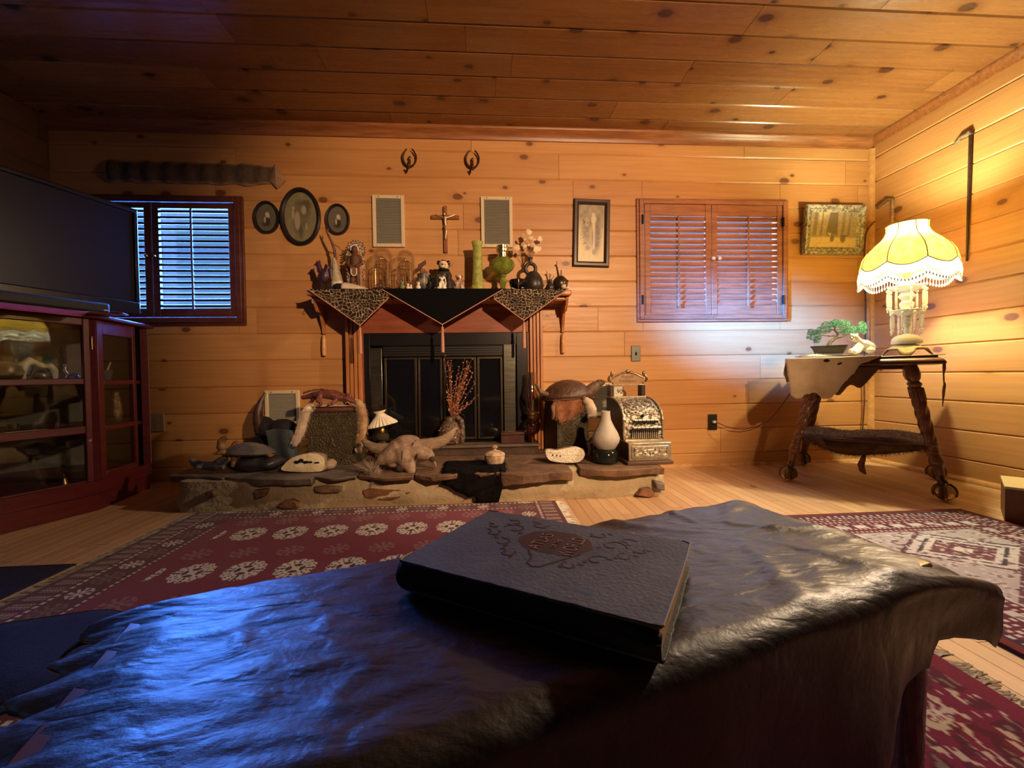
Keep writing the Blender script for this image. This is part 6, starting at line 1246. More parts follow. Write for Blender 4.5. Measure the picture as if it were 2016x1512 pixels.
def leg(sx, sy):
    topp = V(sx*(TW/2-.135), sy*(TD/2-.125), TT-.0505); bot = V(sx*(TW/2-.012), sy*(TD/2-.01), .105); d = bot-topp; L_ = d.length; M = d.to_track_quat('Z', 'Y').to_matrix(); b = B()
    LS_ = .84; pr = [(.034, 0), (.040, .03), (.043, .06), (.036, .085), (.024, .10), (.034, .112), (.036, .120), (.028, .130), (.024, .136)]
    b.lathe([(r*LS_, z) for r, z in pr], topp, 20, M=M)
    b.lathe([(r*LS_, z) for r, z in ((.030, .136), (.035, .142), (.035, .21), (.030, .216))], topp, 48, mod=lambda a, q: 1+(.09*math.cos(a*12) if .2 < q < .9 else 0), M=M)
    tw = [(.0315*LS_, .216+k*(L_*.69-.216)/36) for k in range(37)]
    vs = []; fs = []; nn = 40
    for i, (r, z) in enumerate(tw):
        for k in range(nn):
            a = 2*PI*k/nn; q = r*(1-.10*i/36)*(1+.13*math.cos(5*(a-z*17))); vs.append(topp+M@V(q*math.cos(a), q*math.sin(a), z))
    fs = [(i*nn+k, i*nn+(k+1) % nn, (i+1)*nn+(k+1) % nn, (i+1)*nn+k) for i in range(36) for k in range(nn)]; b.add(vs, fs)
    z0 = L_*.69
    b.lathe([(r*.9, z) for r, z in [(.028, z0-.002), (.034, z0+.008), (.030, z0+.018), (.026, z0+.022), (.030, z0+.05), (.034, z0+.058), (.026, z0+.064), (.036, z0+.085), (.038, z0+.10), (.033, z0+.12), (.026, z0+.126), (.030, z0+.133), (.026, z0+.140), (.020, L_-.02), (.016, L_)]], topp, 24, M=M)
    lg = mk('leg', b, WALS, tb, smooth=50)
    bc = V(bot.x+sx*.012, bot.y+sy*.012, .048); gb = B(); gb.ell(bc, (.044, .044, .044), 24, 16); gb.ell(V(bc.x, bc.y, .004), (.012, .012, .004), 10, 6); lab(mk('glass_ball', gb, GB, lg), 'glass ball')
    cl = B(); cl.tube([bot+(topp-bot).normalized()*.03, bot, bc+V(0, 0, .044)], [.019, .020, .017], 12)
    for k in range(4):
        a = math.atan2(sy, sx)+PI/4+k*PI/2; e = V(math.cos(a), math.sin(a), 0)
        cl.tube([bc+V(0, 0, .043)]+[bc+e*.047*math.sin(q)+V(0, 0, .047*math.cos(q)) for q in (.5, .95, 1.4, 1.85, 2.1)], [.010, .0075, .007, .0065, .005, .002], 8)
    lab(mk('claw', cl, CLAW, lg), 'brass claw')
for sx, sy in ((-1,-1), (1,-1), (-1,1), (1,1)): leg(sx, sy)
b = B(); b.box((-TW/2+.075, -TD/2+.07, .265), (TW/2-.075, TD/2-.07, .283)); lab(mk('lower_shelf', b, WAL, tb, bev=.006), 'lower shelf')
def TL(x, y, z): p = TC+ax*x+ay*y; return V(p.x, p.y, z)
TM = Matrix.Rotation(math.atan2(ax.y, ax.x), 4, 'Z')
# fur pelt sagging over the lower shelf
BRF = mat('brown_fur', (.075, .034, .015), (.17, .09, .04), 26, .75, sheen=.3)
t = thing('brown_pelt', 'dark brown fur pelt with a tail lying over the lower shelf of the corner table', 'pelt', (TC.x, TC.y, .284), absolute=True); P = []
for i in range(23):
    u = i/22-.5; row = []
    for j in range(13):
        v = j/12-.5; lim = TW/2-.06; x = u*(TW-.10); y = v*(TD-.10)-.02; ed = max(0, -v-.38)/.12
        z = .288+.012*abs(noise.noise(V(u*5, v*5, 1)))+.008*math.sin(u*9)
        if v < -.36: k = (-v-.36)/.14; z -= k*(.085*(1-(2*u)**2)+.012); y = -TD/2+.075-.018*k+.01
        row.append(TL(x, y, z))
    P.append(row)
b = B(); b.sheet(P); pk = mk('pelt_skin', b, BRF, t, solid=.006, soff=1, smooth=180)
rg = random.Random(12); pts = []
for _ in range(3600):
    i, j = rg.randrange(23), min(12, int(rg.random()**1.7*13)); pts.append((P[i][j]+ax*rg.uniform(-.014, .014)+V(0, 0, .004), ax*rg.uniform(-.7, .7)-ay*.9+V(0, 0, .35 if j > 2 else -.5)))
fur('hair', pts, BRF, pk, .028, .0006)
b = B(); b.tube([TL(.02, -TD/2+.09, .20), TL(.015, -TD/2+.06, .175), TL(.005, -TD/2+.06, .14), TL(.012, -TD/2+.06, .105), TL(.028, -TD/2+.06, .085)], [.010, .014, .018, .016, .006], 12); lab(mk('tail', b, mat('russet_fur', (.26, .12, .05), (.15, .065, .03), 30, .8), t, vox=.005), 'short russet tail')
b = B(); b.tube([TL(-TW/2+.10, -TD/2+.10, .292), TL(-TW/2+.16, -TD/2+.05, .27), TL(-TW/2+.20, -TD/2+.045, .225)], [.016, .012, .005], 8); mk('leg_flap', b, BRF, t)
# deerskin on the left of the top
SUE = mat('pale_suede', (.60, .49, .33), (.46, .36, .22), 9, .85, bump=.3, bsc=70, sheen=.3); SUED = mat('dark_suede', (.16, .085, .042), (.11, .055, .028), 10, .85, bump=.2)
t = thing('deerskin', 'pale deerskin with ragged edge draped over the left of the corner table', 'hide', (TL(-.2, 0, 0).x, TL(-.2, 0, 0).y, TT), absolute=True); P = []
NX, NY = 30, 34
for i in range(NX):
    u = i/(NX-1); row = []
    # front drop follows the photo: deepest at about a third of the width, rising to the right
    drop = .03+.20*(1-dsm(u, .48, 1.0))*(1+.10*math.sin(u*17))+.018*noise.noise(V(u*14, 0, 2)); x = -TW/2-.012+u*.46
    for j in range(NY):
        v = j/(NY-1)
        if v < .35: y = TD/2-.08-(TD-.08+.012)*v/.35; z = TT+.0035; xx_ = x
        else:
            k = (v-.35)/.65; z = TT+.0035-drop*k-.004*min(1, k*6); y = -TD/2-.014-.014*math.sin(u*13+1)*k-.006; xx_ = x+.05*k*(u < .5)*(.5-u)*1.2-.03*k*dsm(u, .5, 1)*2+.005*noise.noise(V(u*20, v*9, 6))
        row.append(TL(xx_, y, z))
    P.append(row)
b = B(); b.sheet(P); mk('skin', b, SUE, t, solid=.0025, smooth=180)
sd = B(); P2 = []
for i in range(14):       # left overhang
    u = i/13; dz = .10+.05*math.sin(u*7)+.02*noise.noise(V(u*9, 3, 3)); P2.append([TL(-TW/2-.013-.010*math.sin(u*6+k*2)*k-.004*k, -TD/2+.0+u*(TD-.12), TT+.003-dz*k) for k in [q/8 for q in range(9)]])
sd.sheet(P2); lab(mk('side_flap', sd, SUE, t, solid=.0025, smooth=180), 'flap over the left side')
sd = B(); A_, B_, C_, D_ = TL(-.19, -TD/2+.03, TT-.052), TL(.10, -TD/2+.03, TT-.052), TL(.02, -TD/2+.03, TT-.155), TL(-.17, -TD/2+.035, TT-.24); P2 = []
for i in range(13):
    u = i/12; P2.append([(A_*(1-u)+B_*u)*(1-k)+(D_*(1-u)+C_*u+V(0, 0, .02*math.sin(u*12)+.012*noise.noise(V(u*12, 1, 1))))*k+ay*.008*math.sin(u*9)*k for k in [q/8 for q in range(9)]])
sd.sheet(P2); lab(mk('dark_flap', sd, SUED, t, solid=.0025, smooth=180), 'darker brown hanging flap')
c1, c2 = TL(-TW/2+.200, -TD/2-.022, TT-.018), TL(-TW/2+.262, -TD/2-.022, TT-.038); hl = B(); hl.ell(c1, (.016, .003, .010), 12, 6, M=TM.to_3x3()); lab(mk('hole', hl, NOIR, t), 'dark hole'); hl = B(); hl.ell(c2, (.014, .003, .006), 12, 6, M=TM.to_3x3() @ Matrix.Rotation(-.4, 3, 'Y')); lab(mk('hole', hl, NOIR, t), 'dark slit')
t = thing('leather_strip', 'narrow brown hide strip hanging from the right side of the corner table', 'strip', (FR.x, FR.y, TT), absolute=True); b = B(); P2 = []
for i in range(7):
    u = i/6; P2.append([TL(TW/2+.006+.004*math.sin(k*9+u*4), -TD/2+.10+.075*u*(1-.45*k)+.05*k, TT-.048-(.11+.13*math.sin(u*2.2+.2))*k) for k in [q/10 for q in range(11)]])
b.sheet(P2); mk('hanging_strip', b, mat('tan_suede', (.34, .22, .11), (.16, .09, .045), 12, .85), t, solid=.003, smooth=180)
b = B(); b.sheet([[TL(TW/2-.06+.067*i/3, -TD/2+.10+.075*j/4, TT+.0025) for j in range(5)] for i in range(4)]); mk('strip_top', b, SUE, t, solid=.002)

# ---------------------------------------------------------------- table lamp
t = thing('table_lamp', 'lit table lamp with a scalloped amber bell shade, fringe and crystal drops', 'lamp', (LAMP.x, LAMP.y, TT), absolute=True)
LX, LY = LAMP.x, LAMP.y
def lz(py): return W(1782, py, LY).z
GLS = mat('lamp_crystal', (.93, .97, 1.0), None, rough=.1, trans=.12, ior=1.45, spec=.8); WMT = mat('white_metal', (.78, .78, .70), (.52, .52, .46), 40, .3, bump=.3, bsc=80)
fz = TT+.0008; b = B(); r0 = .115
vs = []; nn = 64
for i in range(6):
    for k in range(nn):
        a = 2*PI*k/nn; ft = max(0, math.cos(4*(a-.78)))**.8; u = i/5; q = .030+.070*u+.018*ft*u*u; zz_ = .072-.014*u-(.012+.042*ft)*max(0, u-.4)/.6; vs.append(V(LX+q*math.cos(a), LY+q*math.sin(a), fz+zz_))
b.add(vs, [(i*nn+k, i*nn+(k+1) % nn, (i+1)*nn+(k+1) % nn, (i+1)*nn+k) for i in range(5) for k in range(nn)]); lab(mk('footed_base', b, WMT, t, solid=.006, smooth=60), 'white pierced metal foot')
b = B(); b.lathe([(.030, .070), (.070, .074), (.074, .084), (.068, .108), (.050, .124), (.022, .132), (.014, .136)], (LX, LY, fz), 32, mod=lambda a, q: 1+.025*math.sin(a*10)); lab(mk('glass_dome_base', b, GLS, t), 'ribbed glass dome')
zc1, zc2 = lz(612)-fz, lz(566)-fz; zt1 = lz(556)-fz
b = B(); b.lathe([(.012, .136), (.016, .150), (.010, .170), (.014, .200), (.013, zc1-.10), (.020, zc1-.085), (.013, zc1-.078), (.022, zc1-.062), (.014, zc1-.054), (.026, zc1-.040), (.016, zc1-.028), (.020, zc1-.016), (.02, zc1), (.034, zc1+.03), (.036, zc1+.045), (.020, zc1+.06), (.042, zc1+.085), (.018, zc2-.012), (.018, zc2+.03), (.022, zc2+.05)], (LX, LY, fz), 24); lab(mk('glass_column', b, GLS, t), 'turned glass column')
def bobeche(z, r, hh):
    b = B(); b.lathe([(.018, z-hh), (r*.55, z-hh*.75), (r*.9, z-hh*.2), (r, z+.004), (r*.96, z+.006), (r*.8, z-hh*.1), (.018, z-hh*.5)], (LX, LY, fz), 40, mod=lambda a, q: 1+.05*math.sin(a*8)*(1 if .3 < q < .7 else .2)); return lab(mk('drip_dish', b, GLS, t), 'scalloped glass dish')
bobeche(zc1, .072, .032); bobeche(zc2, .088, .03)
def drops(z, r, n, L_, a0):
    for k in range(n):
        a = a0+2*PI*k/n; c = V(LX+r*math.cos(a), LY+r*math.sin(a), fz+z); R = Matrix.Rotation(a, 3, 'Z'); b = B()
        b.ell(c-V(0, 0, .010), (.011, .007, .011), 8, 6, M=R); b.lathe([(.001, -.022), (.008, -.028), (.009, -.028-L_*.6), (.007, -.028-L_), (.0005, -.030-L_)], c, 6, sx=1, sy=.6, M=R); b.ell(c-V(0, 0, .042+L_), (.009, .006, .012), 8, 6, M=R); b.ell(c-V(.004, 0, .060+L_), (.005, .004, .007), 6, 5)
        mk('crystal_drop', b, GLS, t, smooth=20)
drops(zc2-.006, .086, 8, .075, .2); drops(zc1-.006, .070, 8, .070, .5)
# shade: six bell panels with scalloped lower edge
def shademat():
    m, nt, p = newmat('amber_shade'); nt.nodes.remove(p); out = nt.nodes['Material Output']
    tc = nd(nt, 'ShaderNodeTexCoord'); ns = nd(nt, 'ShaderNodeTexNoise', {'Vector': tc.outputs['Object'], 'Scale': 26, 'Detail': 4})
    r = nd(nt, 'ShaderNodeValToRGB', {'Fac': ns.outputs['Fac']}); r.color_ramp.elements[0].position = .35; r.color_ramp.elements[0].color = (.48, .30, .045, 1); r.color_ramp.elements[1].position = .6; r.color_ramp.elements[1].color = (.66, .45, .09, 1)
    d = nd(nt, 'ShaderNodeBsdfDiffuse', {'Color': r.outputs[0]}); tr = nd(nt, 'ShaderNodeBsdfTranslucent', {'Color': r.outputs[0]}); mx = nd(nt, 'ShaderNodeMixShader', {0: .24, 1: d.outputs[0], 2: tr.outputs[0]}); nt.links.new(mx.outputs[0], out.inputs[0]); return m
SHM = shademat(); s0 = lz(522)-fz; s1 = lz(442)-fz; RS = .226
prof = [(1.0, 0), (.985, .10), (.93, .24), (.84, .38), (.70, .52), (.56, .64), (.47, .75), (.425, .88), (.42, 1.0)]
PHS = math.radians(21.1)
def shadept(a, i, out=0):
    r, h_ = prof[i]; k = ((a-PHS)*8/(2*PI)) % 1; q = 1-.05*math.sin(PI*k)*(1-h_)*0+.035*(1-abs(2*k-1))*(1-h_)-.03*(1-h_); dz = -.035*math.sin(PI*k)*max(0, 1-h_*4); rr = (r*RS+out)*(1-.045*math.sin(PI*k)*(1 if h_ > .0 else 1)*0)
    return V(LX+rr*q*math.cos(a), LY+rr*q*math.sin(a), fz+s0+(s1-s0)*h_+dz)
b = B(); nn = 96
b.add([shadept(PHS+2*PI*k/nn, i) for i in range(9) for k in range(nn)], [(i*nn+k, i*nn+(k+1) % nn, (i+1)*nn+(k+1) % nn, (i+1)*nn+k) for i in range(8) for k in range(nn)])
sh = lab(mk('lamp_shade', b, SHM, t, smooth=180), 'amber bell shade of eight panels')
GIMP = mat('grey_gimp', (.42, .42, .46), None, rough=.7); g = B()
for j in range(8): g.tube([shadept(PHS+2*PI*j/8+1e-4, i, .002) for i in range(9)], .0028, 6)
g.tube([shadept(PHS+2*PI*k/nn, 0, .002) for k in range(nn)], .0034, 6, closed=True); g.tube([shadept(PHS+2*PI*k/nn, 8, .001) for k in range(nn)], .003, 6, closed=True); lab(mk('seam_trim', g, GIMP, sh), 'grey braid along the seams')
FRG = bpy.data.materials.new('white_lace'); FRG.use_nodes = True; _nt = FRG.node_tree; _nt.nodes.remove(_nt.nodes['Principled BSDF']); _mx = nd(_nt, 'ShaderNodeMixShader', {0: .5, 1: nd(_nt, 'ShaderNodeBsdfDiffuse', {'Color': (.88, .88, .86, 1)}).outputs[0], 2: nd(_nt, 'ShaderNodeBsdfTranslucent', {'Color': (.88, .88, .86, 1)}).outputs[0]}); _nt.links.new(_mx.outputs[0], _nt.nodes['Material Output'].inputs[0]); f = B(); vs = []
for dz, o_ in ((-.002, .001), (-.026, .006), (-.052, .004)):
    for k in range(nn): p = shadept(PHS+2*PI*k/nn, 0, o_); vs.append(p+V(0, 0, dz))
f.add(vs, [(i*nn+k, i*nn+(k+1) % nn, (i+1)*nn+(k+1) % nn, (i+1)*nn+k) for i in range(2) for k in range(nn)]); lab(mk('lace_band', f, FRG, sh, solid=.002, smooth=180), 'white lace band')
f = B()
for k in range(96): p = shadept(PHS+2*PI*(k+.5)/96, 0, .003)+V(0, 0, -.052); f.tube([p, p-V(0, 0, .026)], .0014, 4, caps=False); f.ell(p-V(0, 0, .034), (.0048, .0048, .010), 6, 5)
lab(mk('bead_fringe', f, mat('fringe_beads', (.86, .88, .88), None, rough=.15), sh), 'white bead fringe')
b = B(); bz0 = fz+zc2+.05; b.lathe([(.020, 0), (.022, .02), (.018, .035), (.016, .05)], (LX, LY, bz0), 20); lab(mk('socket', b, BRASS, t), 'bulb socket')
b = B(); b.tube([(LX, LY, bz0+.03), (LX+.06, LY, bz0+.06), (LX+.06, LY, fz+s1-.06), (LX, LY, fz+s1-.01)], .002, 6); b.tube([(LX, LY, bz0+.03), (LX-.06, LY, bz0+.06), (LX-.06, LY, fz+s1-.06), (LX, LY, fz+s1-.01)], .002, 6)
for k in range(3): a = k*2*PI/3+.3; b.tube([(LX, LY, fz+s1-.006), (LX+.094*math.cos(a), LY+.094*math.sin(a), fz+s1-.004)], .0018, 6)
mk('harp', b, BRASS, t)
# lamp cord from the outlet
cpts = [V(oc.x, YB-.012, oc.z+.004), V(oc.x+.012, YB-.034, oc.z-.004)]+[W(p, q, yy) for p, q, yy in ((1412, 832, 3.06), (1425, 838, 3.05), (1445, 844, 3.04), (1466, 845, 3.03), (1490, 840, 3.02), (1510, 830, 3.0), (1530, 810, 2.97), (1548, 786, 2.93), (1560, 765, 2.9), (1580, 740, 2.87))]
b = B(); b.tube(cpts, .0032, 7); t = thing('lamp_cord', 'thin red lamp cord running from the black outlet up under the corner table', 'cord', cpts[1], absolute=True); mk('cord', b, mat('red_cord', (.10, .016, .014), None, rough=.5), t)
b = B(); b.box((oc.x-.010, YB-.034, oc.z-.006), (oc.x+.014, YB-.0112, oc.z+.012)); lab(mk('plug', b, mat('pale_plug', (.55, .48, .36), None, rough=.4), t, bev=.003), 'pale plug')

# ---------------------------------------------------------------- bonsai, cat figure, white fur
FZ = TT+.0065
def tp(px, py, Y): return W(px, py, Y)
Y = 2.62; s = Y/FPX
t = thing('fur_mat', 'small white fur mat under the bonsai pot on the corner table', 'fur', (W(1625, 690, Y).x, Y, FZ), absolute=True); q0, q1 = W(1570, 690, Y+.02), W(1690, 690, Y-.12); P = []
WF = mat('white_fur', (.84, .82, .76), (.60, .56, .48), 22, .9)
for i in range(17):
    u = i/16; P.append([V(q0.x+(q1.x-q0.x)*u, q0.y+(q1.y-q0.y)*u, 0)+ay*(.12*(j/8)-.035)*(1-.5*abs(2*u-1)**3)+V(0, 0, FZ+.006+(.024+.014*math.sin(u*7))*math.sin(PI*j/8)**.7*(math.sin(PI*min(1, max(0, u)))**.5)*.55) for j in range(9)])
b = B(); b.sheet(P); fk = mk('fur_skin', b, WF, t, solid=.004, smooth=180); rg = random.Random(5)
fur('hair', [(P[rg.randrange(17)][rg.randrange(9)]+ax*rg.uniform(-.01, .01), ax*rg.uniform(-1, 1)-ay*.8+V(0, 0, .4)) for _ in range(1200)], WF, fk, .016, .0005)
Y = 2.60; c = lambda p, q, dy=0: W(p, q, Y+dy); PZ = c(1634, 686).z
t = thing('bonsai_tree', 'green bonsai in a dark rectangular tray on the corner table', 'bonsai', (c(1634, 686).x, Y, PZ-.03), absolute=True)
b = B(); Mp = Matrix.Translation(V(c(1633, 686).x, Y, PZ-.012)) @ TM; w0, w1 = .072, .088; vs = []
for (w, d, z) in ((w0, .045, -.022), (w1, .055, .018), (w1+.006, .060, .019), (w1+.006, .060, .028), (w1-.004, .052, .028), (w1-.008, .048, .018)):
    for sx, sy in ((-1,-1), (1,-1), (1,1), (-1,1)): vs.append(Mp @ V(sx*w, sy*d, z))
b.add(vs, [(i*4+j, i*4+(j+1) % 4, (i+1)*4+(j+1) % 4, (i+1)*4+j) for i in range(5) for j in range(4)]+[(3,2,1,0), (20,21,22,23)]); lab(mk('tray_pot', b, mat('dark_stoneware', (.055, .05, .045), (.09, .08, .07), 20, .5), t), 'dark rectangular tray pot')
b = B(); b.tube([c(1631, 682), c(1634, 674), c(1643, 667), c(1650, 658), c(1644, 650), c(1643, 642)], [.013, .011, .009, .007, .006, .004], 9)
for pts, r in (([(1643, 667), (1656, 664), (1670, 657), (1685, 655)], .006), ([(1648, 660), (1635, 662), (1618, 660), (1606, 664)], .005), ([(1644, 650), (1630, 648), (1612, 655)], .004), ([(1643, 644), (1660, 642), (1680, 648)], .004)): b.tube([c(*p, .02*math.sin(p[0])) for p in pts], [r, r*.8, r*.6, r*.4][:len(pts)], 7)
lab(mk('trunk', b, mat('bonsai_bark', (.30, .25, .16), (.16, .12, .08), 50, .8, bump=.6), t), 'pale twisted trunk')
LEAFM = mat('bonsai_needles', (.045, .20, .10), (.13, .40, .24), 90, .6); b = B(); rg = random.Random(21); nl = 0
for (px, py, rx, ry) in ((1603, 662, 16, 10), (1622, 650, 16, 8), (1600, 655, 10, 7), (1608, 672, 7, 5), (1634, 640, 16, 7), (1656, 638, 18, 8), (1645, 636, 12, 6), (1668, 650, 14, 8), (1684, 650, 14, 8), (1697, 643, 9, 9), (1700, 651, 7, 7), (1660, 655, 8, 5)):
    for k in range(int(rx*ry*1.25)):
        a, q = rg.uniform(0, 2*PI), math.sqrt(rg.random()); p = c(px+rx*q*math.cos(a), py+ry*q*math.sin(a), rg.uniform(-.04, .04)); u = V(rg.uniform(-1, 1), rg.uniform(-1, 1), rg.uniform(-.2, 1)).normalized()
        for m in range(4):
            d = (u+V(rg.uniform(-.8, .8), rg.uniform(-.8, .8), rg.uniform(-.5, .8))).normalized()*rg.uniform(.008, .014); sd = d.orthogonal().normalized()*.0018; b.add([p-sd, p+sd, p+d, p+d*.5+d.cross(sd).normalized()*.0011], [(0,1,2), (1,3,2), (0,2,3)])
mk('needles', b, LEAFM, t, smooth=0)
Y = 2.50; s = Y/FPX; c = lambda p, q, dy=0: W(p, q, Y+dy); t = thing('cougar_figurine', 'white crouching cougar figurine beside the bonsai', 'figurine', (c(1698, 690).x, Y, FZ), absolute=True)
b = B(); b.tube([c(1718, 690, -.02), c(1712, 684, -.01), c(1702, 679), c(1692, 676)], [9*s, 11*s, 11*s, 9*s], 14); b.tube([c(1692, 676), c(1686, 670, -.01), c(1682, 666, -.02)], [9*s, 8*s, 7.5*s], 12); b.ell(c(1681, 664, -.02), (8.5*s, 8*s, 7.5*s)); b.ell(c(1677, 667, -.045), (4.5*s, 4.5*s, 4*s))
b.tube([c(1688, 678, -.02), c(1682, 688, -.04), c(1672, 692, -.06)], [6*s, 5*s, 4*s], 8); b.tube([c(1694, 682, -.02), c(1690, 691, -.04), c(1681, 694, -.06)], [6*s, 5*s, 4*s], 8); b.ell(c(1714, 690, -.04), (10*s, 6*s, 6*s))
for k in (1675, 1688): b.tube([c(k, 660, -.01), c(k-1, 655, -.01)], [3*s, 1.2*s], 8)
wc = mk('body', b, mat('white_resin', (.76, .74, .68), (.58, .53, .45), 26, .45), t, vox=.0042)
b = B(); [b.ell(c(p, q, -.056), (1.4*s, 1.2*s, 1.2*s), 8, 6) for p, q in ((1674.5, 664), (1681, 663.5))]; b.ell(c(1676.5, 668, -.066), (2*s, 1.4*s, 1.3*s), 8, 6); lab(mk('face_markings', b, NOIR, wc), 'dark eyes and nose')
# ---------------------------------------------------------------- canes in the corner and on the right wall
XR2 = XR-.012; q0, q1 = WX(1911, 264, XR2), WX(1903, 514, XR2); BLKW = mat('black_cane', (.02, .012, .010), (.06, .03, .02), 60, .35)
t = thing('black_cane', 'long black walking stick hanging on the right wall', 'cane', q1, absolute=True)
b = B(); b.tube([q1, q1*.4+q0*.6, q0], [.005, .008, .009], 10); mk('shaft', b, BLKW, t)
b = B(); b.tube([q0+V(0, -.004, -.004), q0+V(-.004, 0, .014), q0+V(-.006, .05, .006), q0+V(-.008, .095, -.026)], [.010, .012, .010, .004], 10); lab(mk('handle', b, mat('horn_handle', (.05, .03, .02), (.22, .18, .13), 40, .3), t), 'pointed horn handle')
q0, q1 = WX(1757, 394, XR-.02), WX(1757, 560, XR-.02); t = thing('bone_cane', 'cane with a banded bone shaft hanging on the wall behind the lampshade', 'cane', q1, absolute=True)
b = B(); n = 9
for k in range(n): p, q = q0+(q1-q0)*(k/n), q0+(q1-q0)*((k+.93)/n); b.tube([p, p*.8+q*.2, p*.5+q*.5, q], [.008, .0105, .0098, .0085], 10)
mk('shaft', b, mat('bone_sections', (.52, .38, .20), (.20, .10, .05), 22, .45), t)
b = B(); b.tube([q0+V(0, 0, -.03), q0+V(0, 0, .006), q0+V(-.004, .03, .016), q0+V(-.006, .08, .0), q0+V(-.006, .11, -.016)], [.011, .013, .012, .012, .008], 10); lab(mk('handle', b, mat('carved_handle', (.06, .035, .02), (.20, .12, .06), 40, .4), t), 'dark carved handle')
Yq = YB-.05; pts = [W(p, q, Yq) for p, q in ((1723, 436), (1717, 441), (1709, 450), (1704, 462), (1702, 490), (1702, 540), (1704, 590), (1704, 640), (1702, 690), (1701, 740), (1702, 790), (1698, 848))]
b = B(); b.tube(pts, [.003]+[.0055]*10+[.004], 8)
for i in (2, 6, 9): b.ell(pts[i], (.0085, .0085, .012), 8, 6)
tag(mk('bent_stick', b, mat('dark_stick', (.06, .028, .016), (.10, .05, .03), 30, .5), None), 'thin dark knobby stick with a bent top leaning in the room corner', 'stick')
# box at the right edge
q = G(1978, 1030, 0); t = thing('wooden_box', 'plain brown wooden box at the far right edge', 'box', (q.x, q.y, 0), math.radians(-50)); zt = W(1978, 957, q.y).z
BXM = mat('brown_board', (.15, .062, .022), (.20, .09, .035), 8, .5); b = B(); b.box((0, 0, .0015), (.40, .28, zt-.012)); mk('box_body', b, BXM, t, bev=.002)
b = B(); b.box((-.002, -.003, zt-.0115), (.403, .283, zt)); lab(mk('box_top', b, mat('pale_board', (.62, .48, .24), None, rough=.4), t, bev=.002), 'pale top board')
# ================================================================ CABINET AND TELEVISION
MAHO = mat('red_mahogany', (.085, .008, .010), (.12, .014, .014), 8, .42, stretch=(1, 1, 6), coat=.2)
P0, P1, P2, P3, P4 = V(-2.37, 1.668, 0), V(-2.06, 2.46, 0), V(-2.14, 2.93, 0), V(-2.50, 3.05, 0), V(-2.83, 2.75, 0); P5 = V(-2.83, 1.80, 0)
CT = 1.05; cbt = thing('display_cabinet', 'dark red display cabinet with glass doors under the television', 'cabinet', (-2.45, 2.4, 0), absolute=True)
plan = [P0, P1, P2, P3, P4, P5]; cc_ = sum(plan, V(0, 0, 0))/6
def poly(z, k=0): return [V(p.x, p.y, z)+(p-cc_).normalized()*k for p in plan]
b = B(); b.prism(poly(CT-.022, .035), (0, 0, .022)); mk('cabinet_top', b, MAHO, cbt, bev=.006)
b = B(); b.prism(poly(.0, -.012), (0, 0, .09)); b.prism(poly(.0905, 0), (0, 0, .07)); lab(mk('plinth', b, MAHO, cbt, bev=.003), 'plinth')
for z in (.42, .675): b = B(); b.prism(poly(z, -.045), (0, 0, .02)); mk('shelf', b, MAHO, cbt)
b = B()
for a, c in ((P2, P3), (P3, P4), (P4, P5), (P5, P0)):
    d = (c-a).normalized(); n = V(d.y, -d.x, 0); n = n if n.dot(cc_-a) > 0 else -n; b.prism([a+V(0, 0, .161), c+V(0, 0, .161), c+n*.015+V(0, 0, .161), a+n*.015+V(0, 0, .161)], (0, 0, CT-.0225-.161))
mk('back_panel', b, mat('cabinet_back_reflection', (.20, .155, .10), (.14, .11, .075), 8, .6), cbt)  # mid-grey tone stands in for the room's reflection in the door glass
CGLS = thinglass('cabinet_glass', (.92, .95, .95), .02, .05)
def facade(A, C, u0, u1, rails, nm, label):
    d = (C-A); L_ = d.length; d.normalize(); n = V(d.y, -d.x, 0); n = -n if n.dot(cc_-A) > 0 else n     # outward
    def bar(b, ua, ub, za, zb, t0=0, t1=.024):
        p = [A+d*ua-n*t1, A+d*ub-n*t1, A+d*ub-n*t0, A+d*ua-n*t0]; b.prism([q+V(0, 0, za) for q in p], (0, 0, zb-za))
    z0, z1 = .161, CT-.0225; fr = B(); bar(fr, u0-.045, u0, z0, z1); bar(fr, u1, u1+.032, z0, z1)
    zs = [z0]+[q for r in rails for q in r]+[z1]
    for k in range(0, len(zs), 2): bar(fr, u0, u1, zs[k], zs[k+1])
    dr = lab(mk(nm, fr, MAHO, cbt, bev=.004), label)
    for k in range(1, len(zs)-1, 2): g = B(); bar(g, u0, u1, zs[k], zs[k+1], .010, .0135); lab(mk('pane', g, CGLS, dr), 'glass pane')
    return d, n
b = B()
for p in (P0, P1, P2): q = p+(cc_-p).normalized()*.022; b.cbox((q.x, q.y, (.161+CT-.0225)/2), (.036, .036, CT-.0225-.1612), Matrix.Rotation(.6, 3, 'Z'))
mk('corner_post', b, MAHO, cbt)
LR = (P1-P0).length; rails = [(.168, .173), (.422, .461), (.680, .711), (.985, .986)]
rails = [(.165, .172), ]
d1, n1 = facade(P0, P1, .07, LR-.058, [], 'blank', '') if False else (None, None)
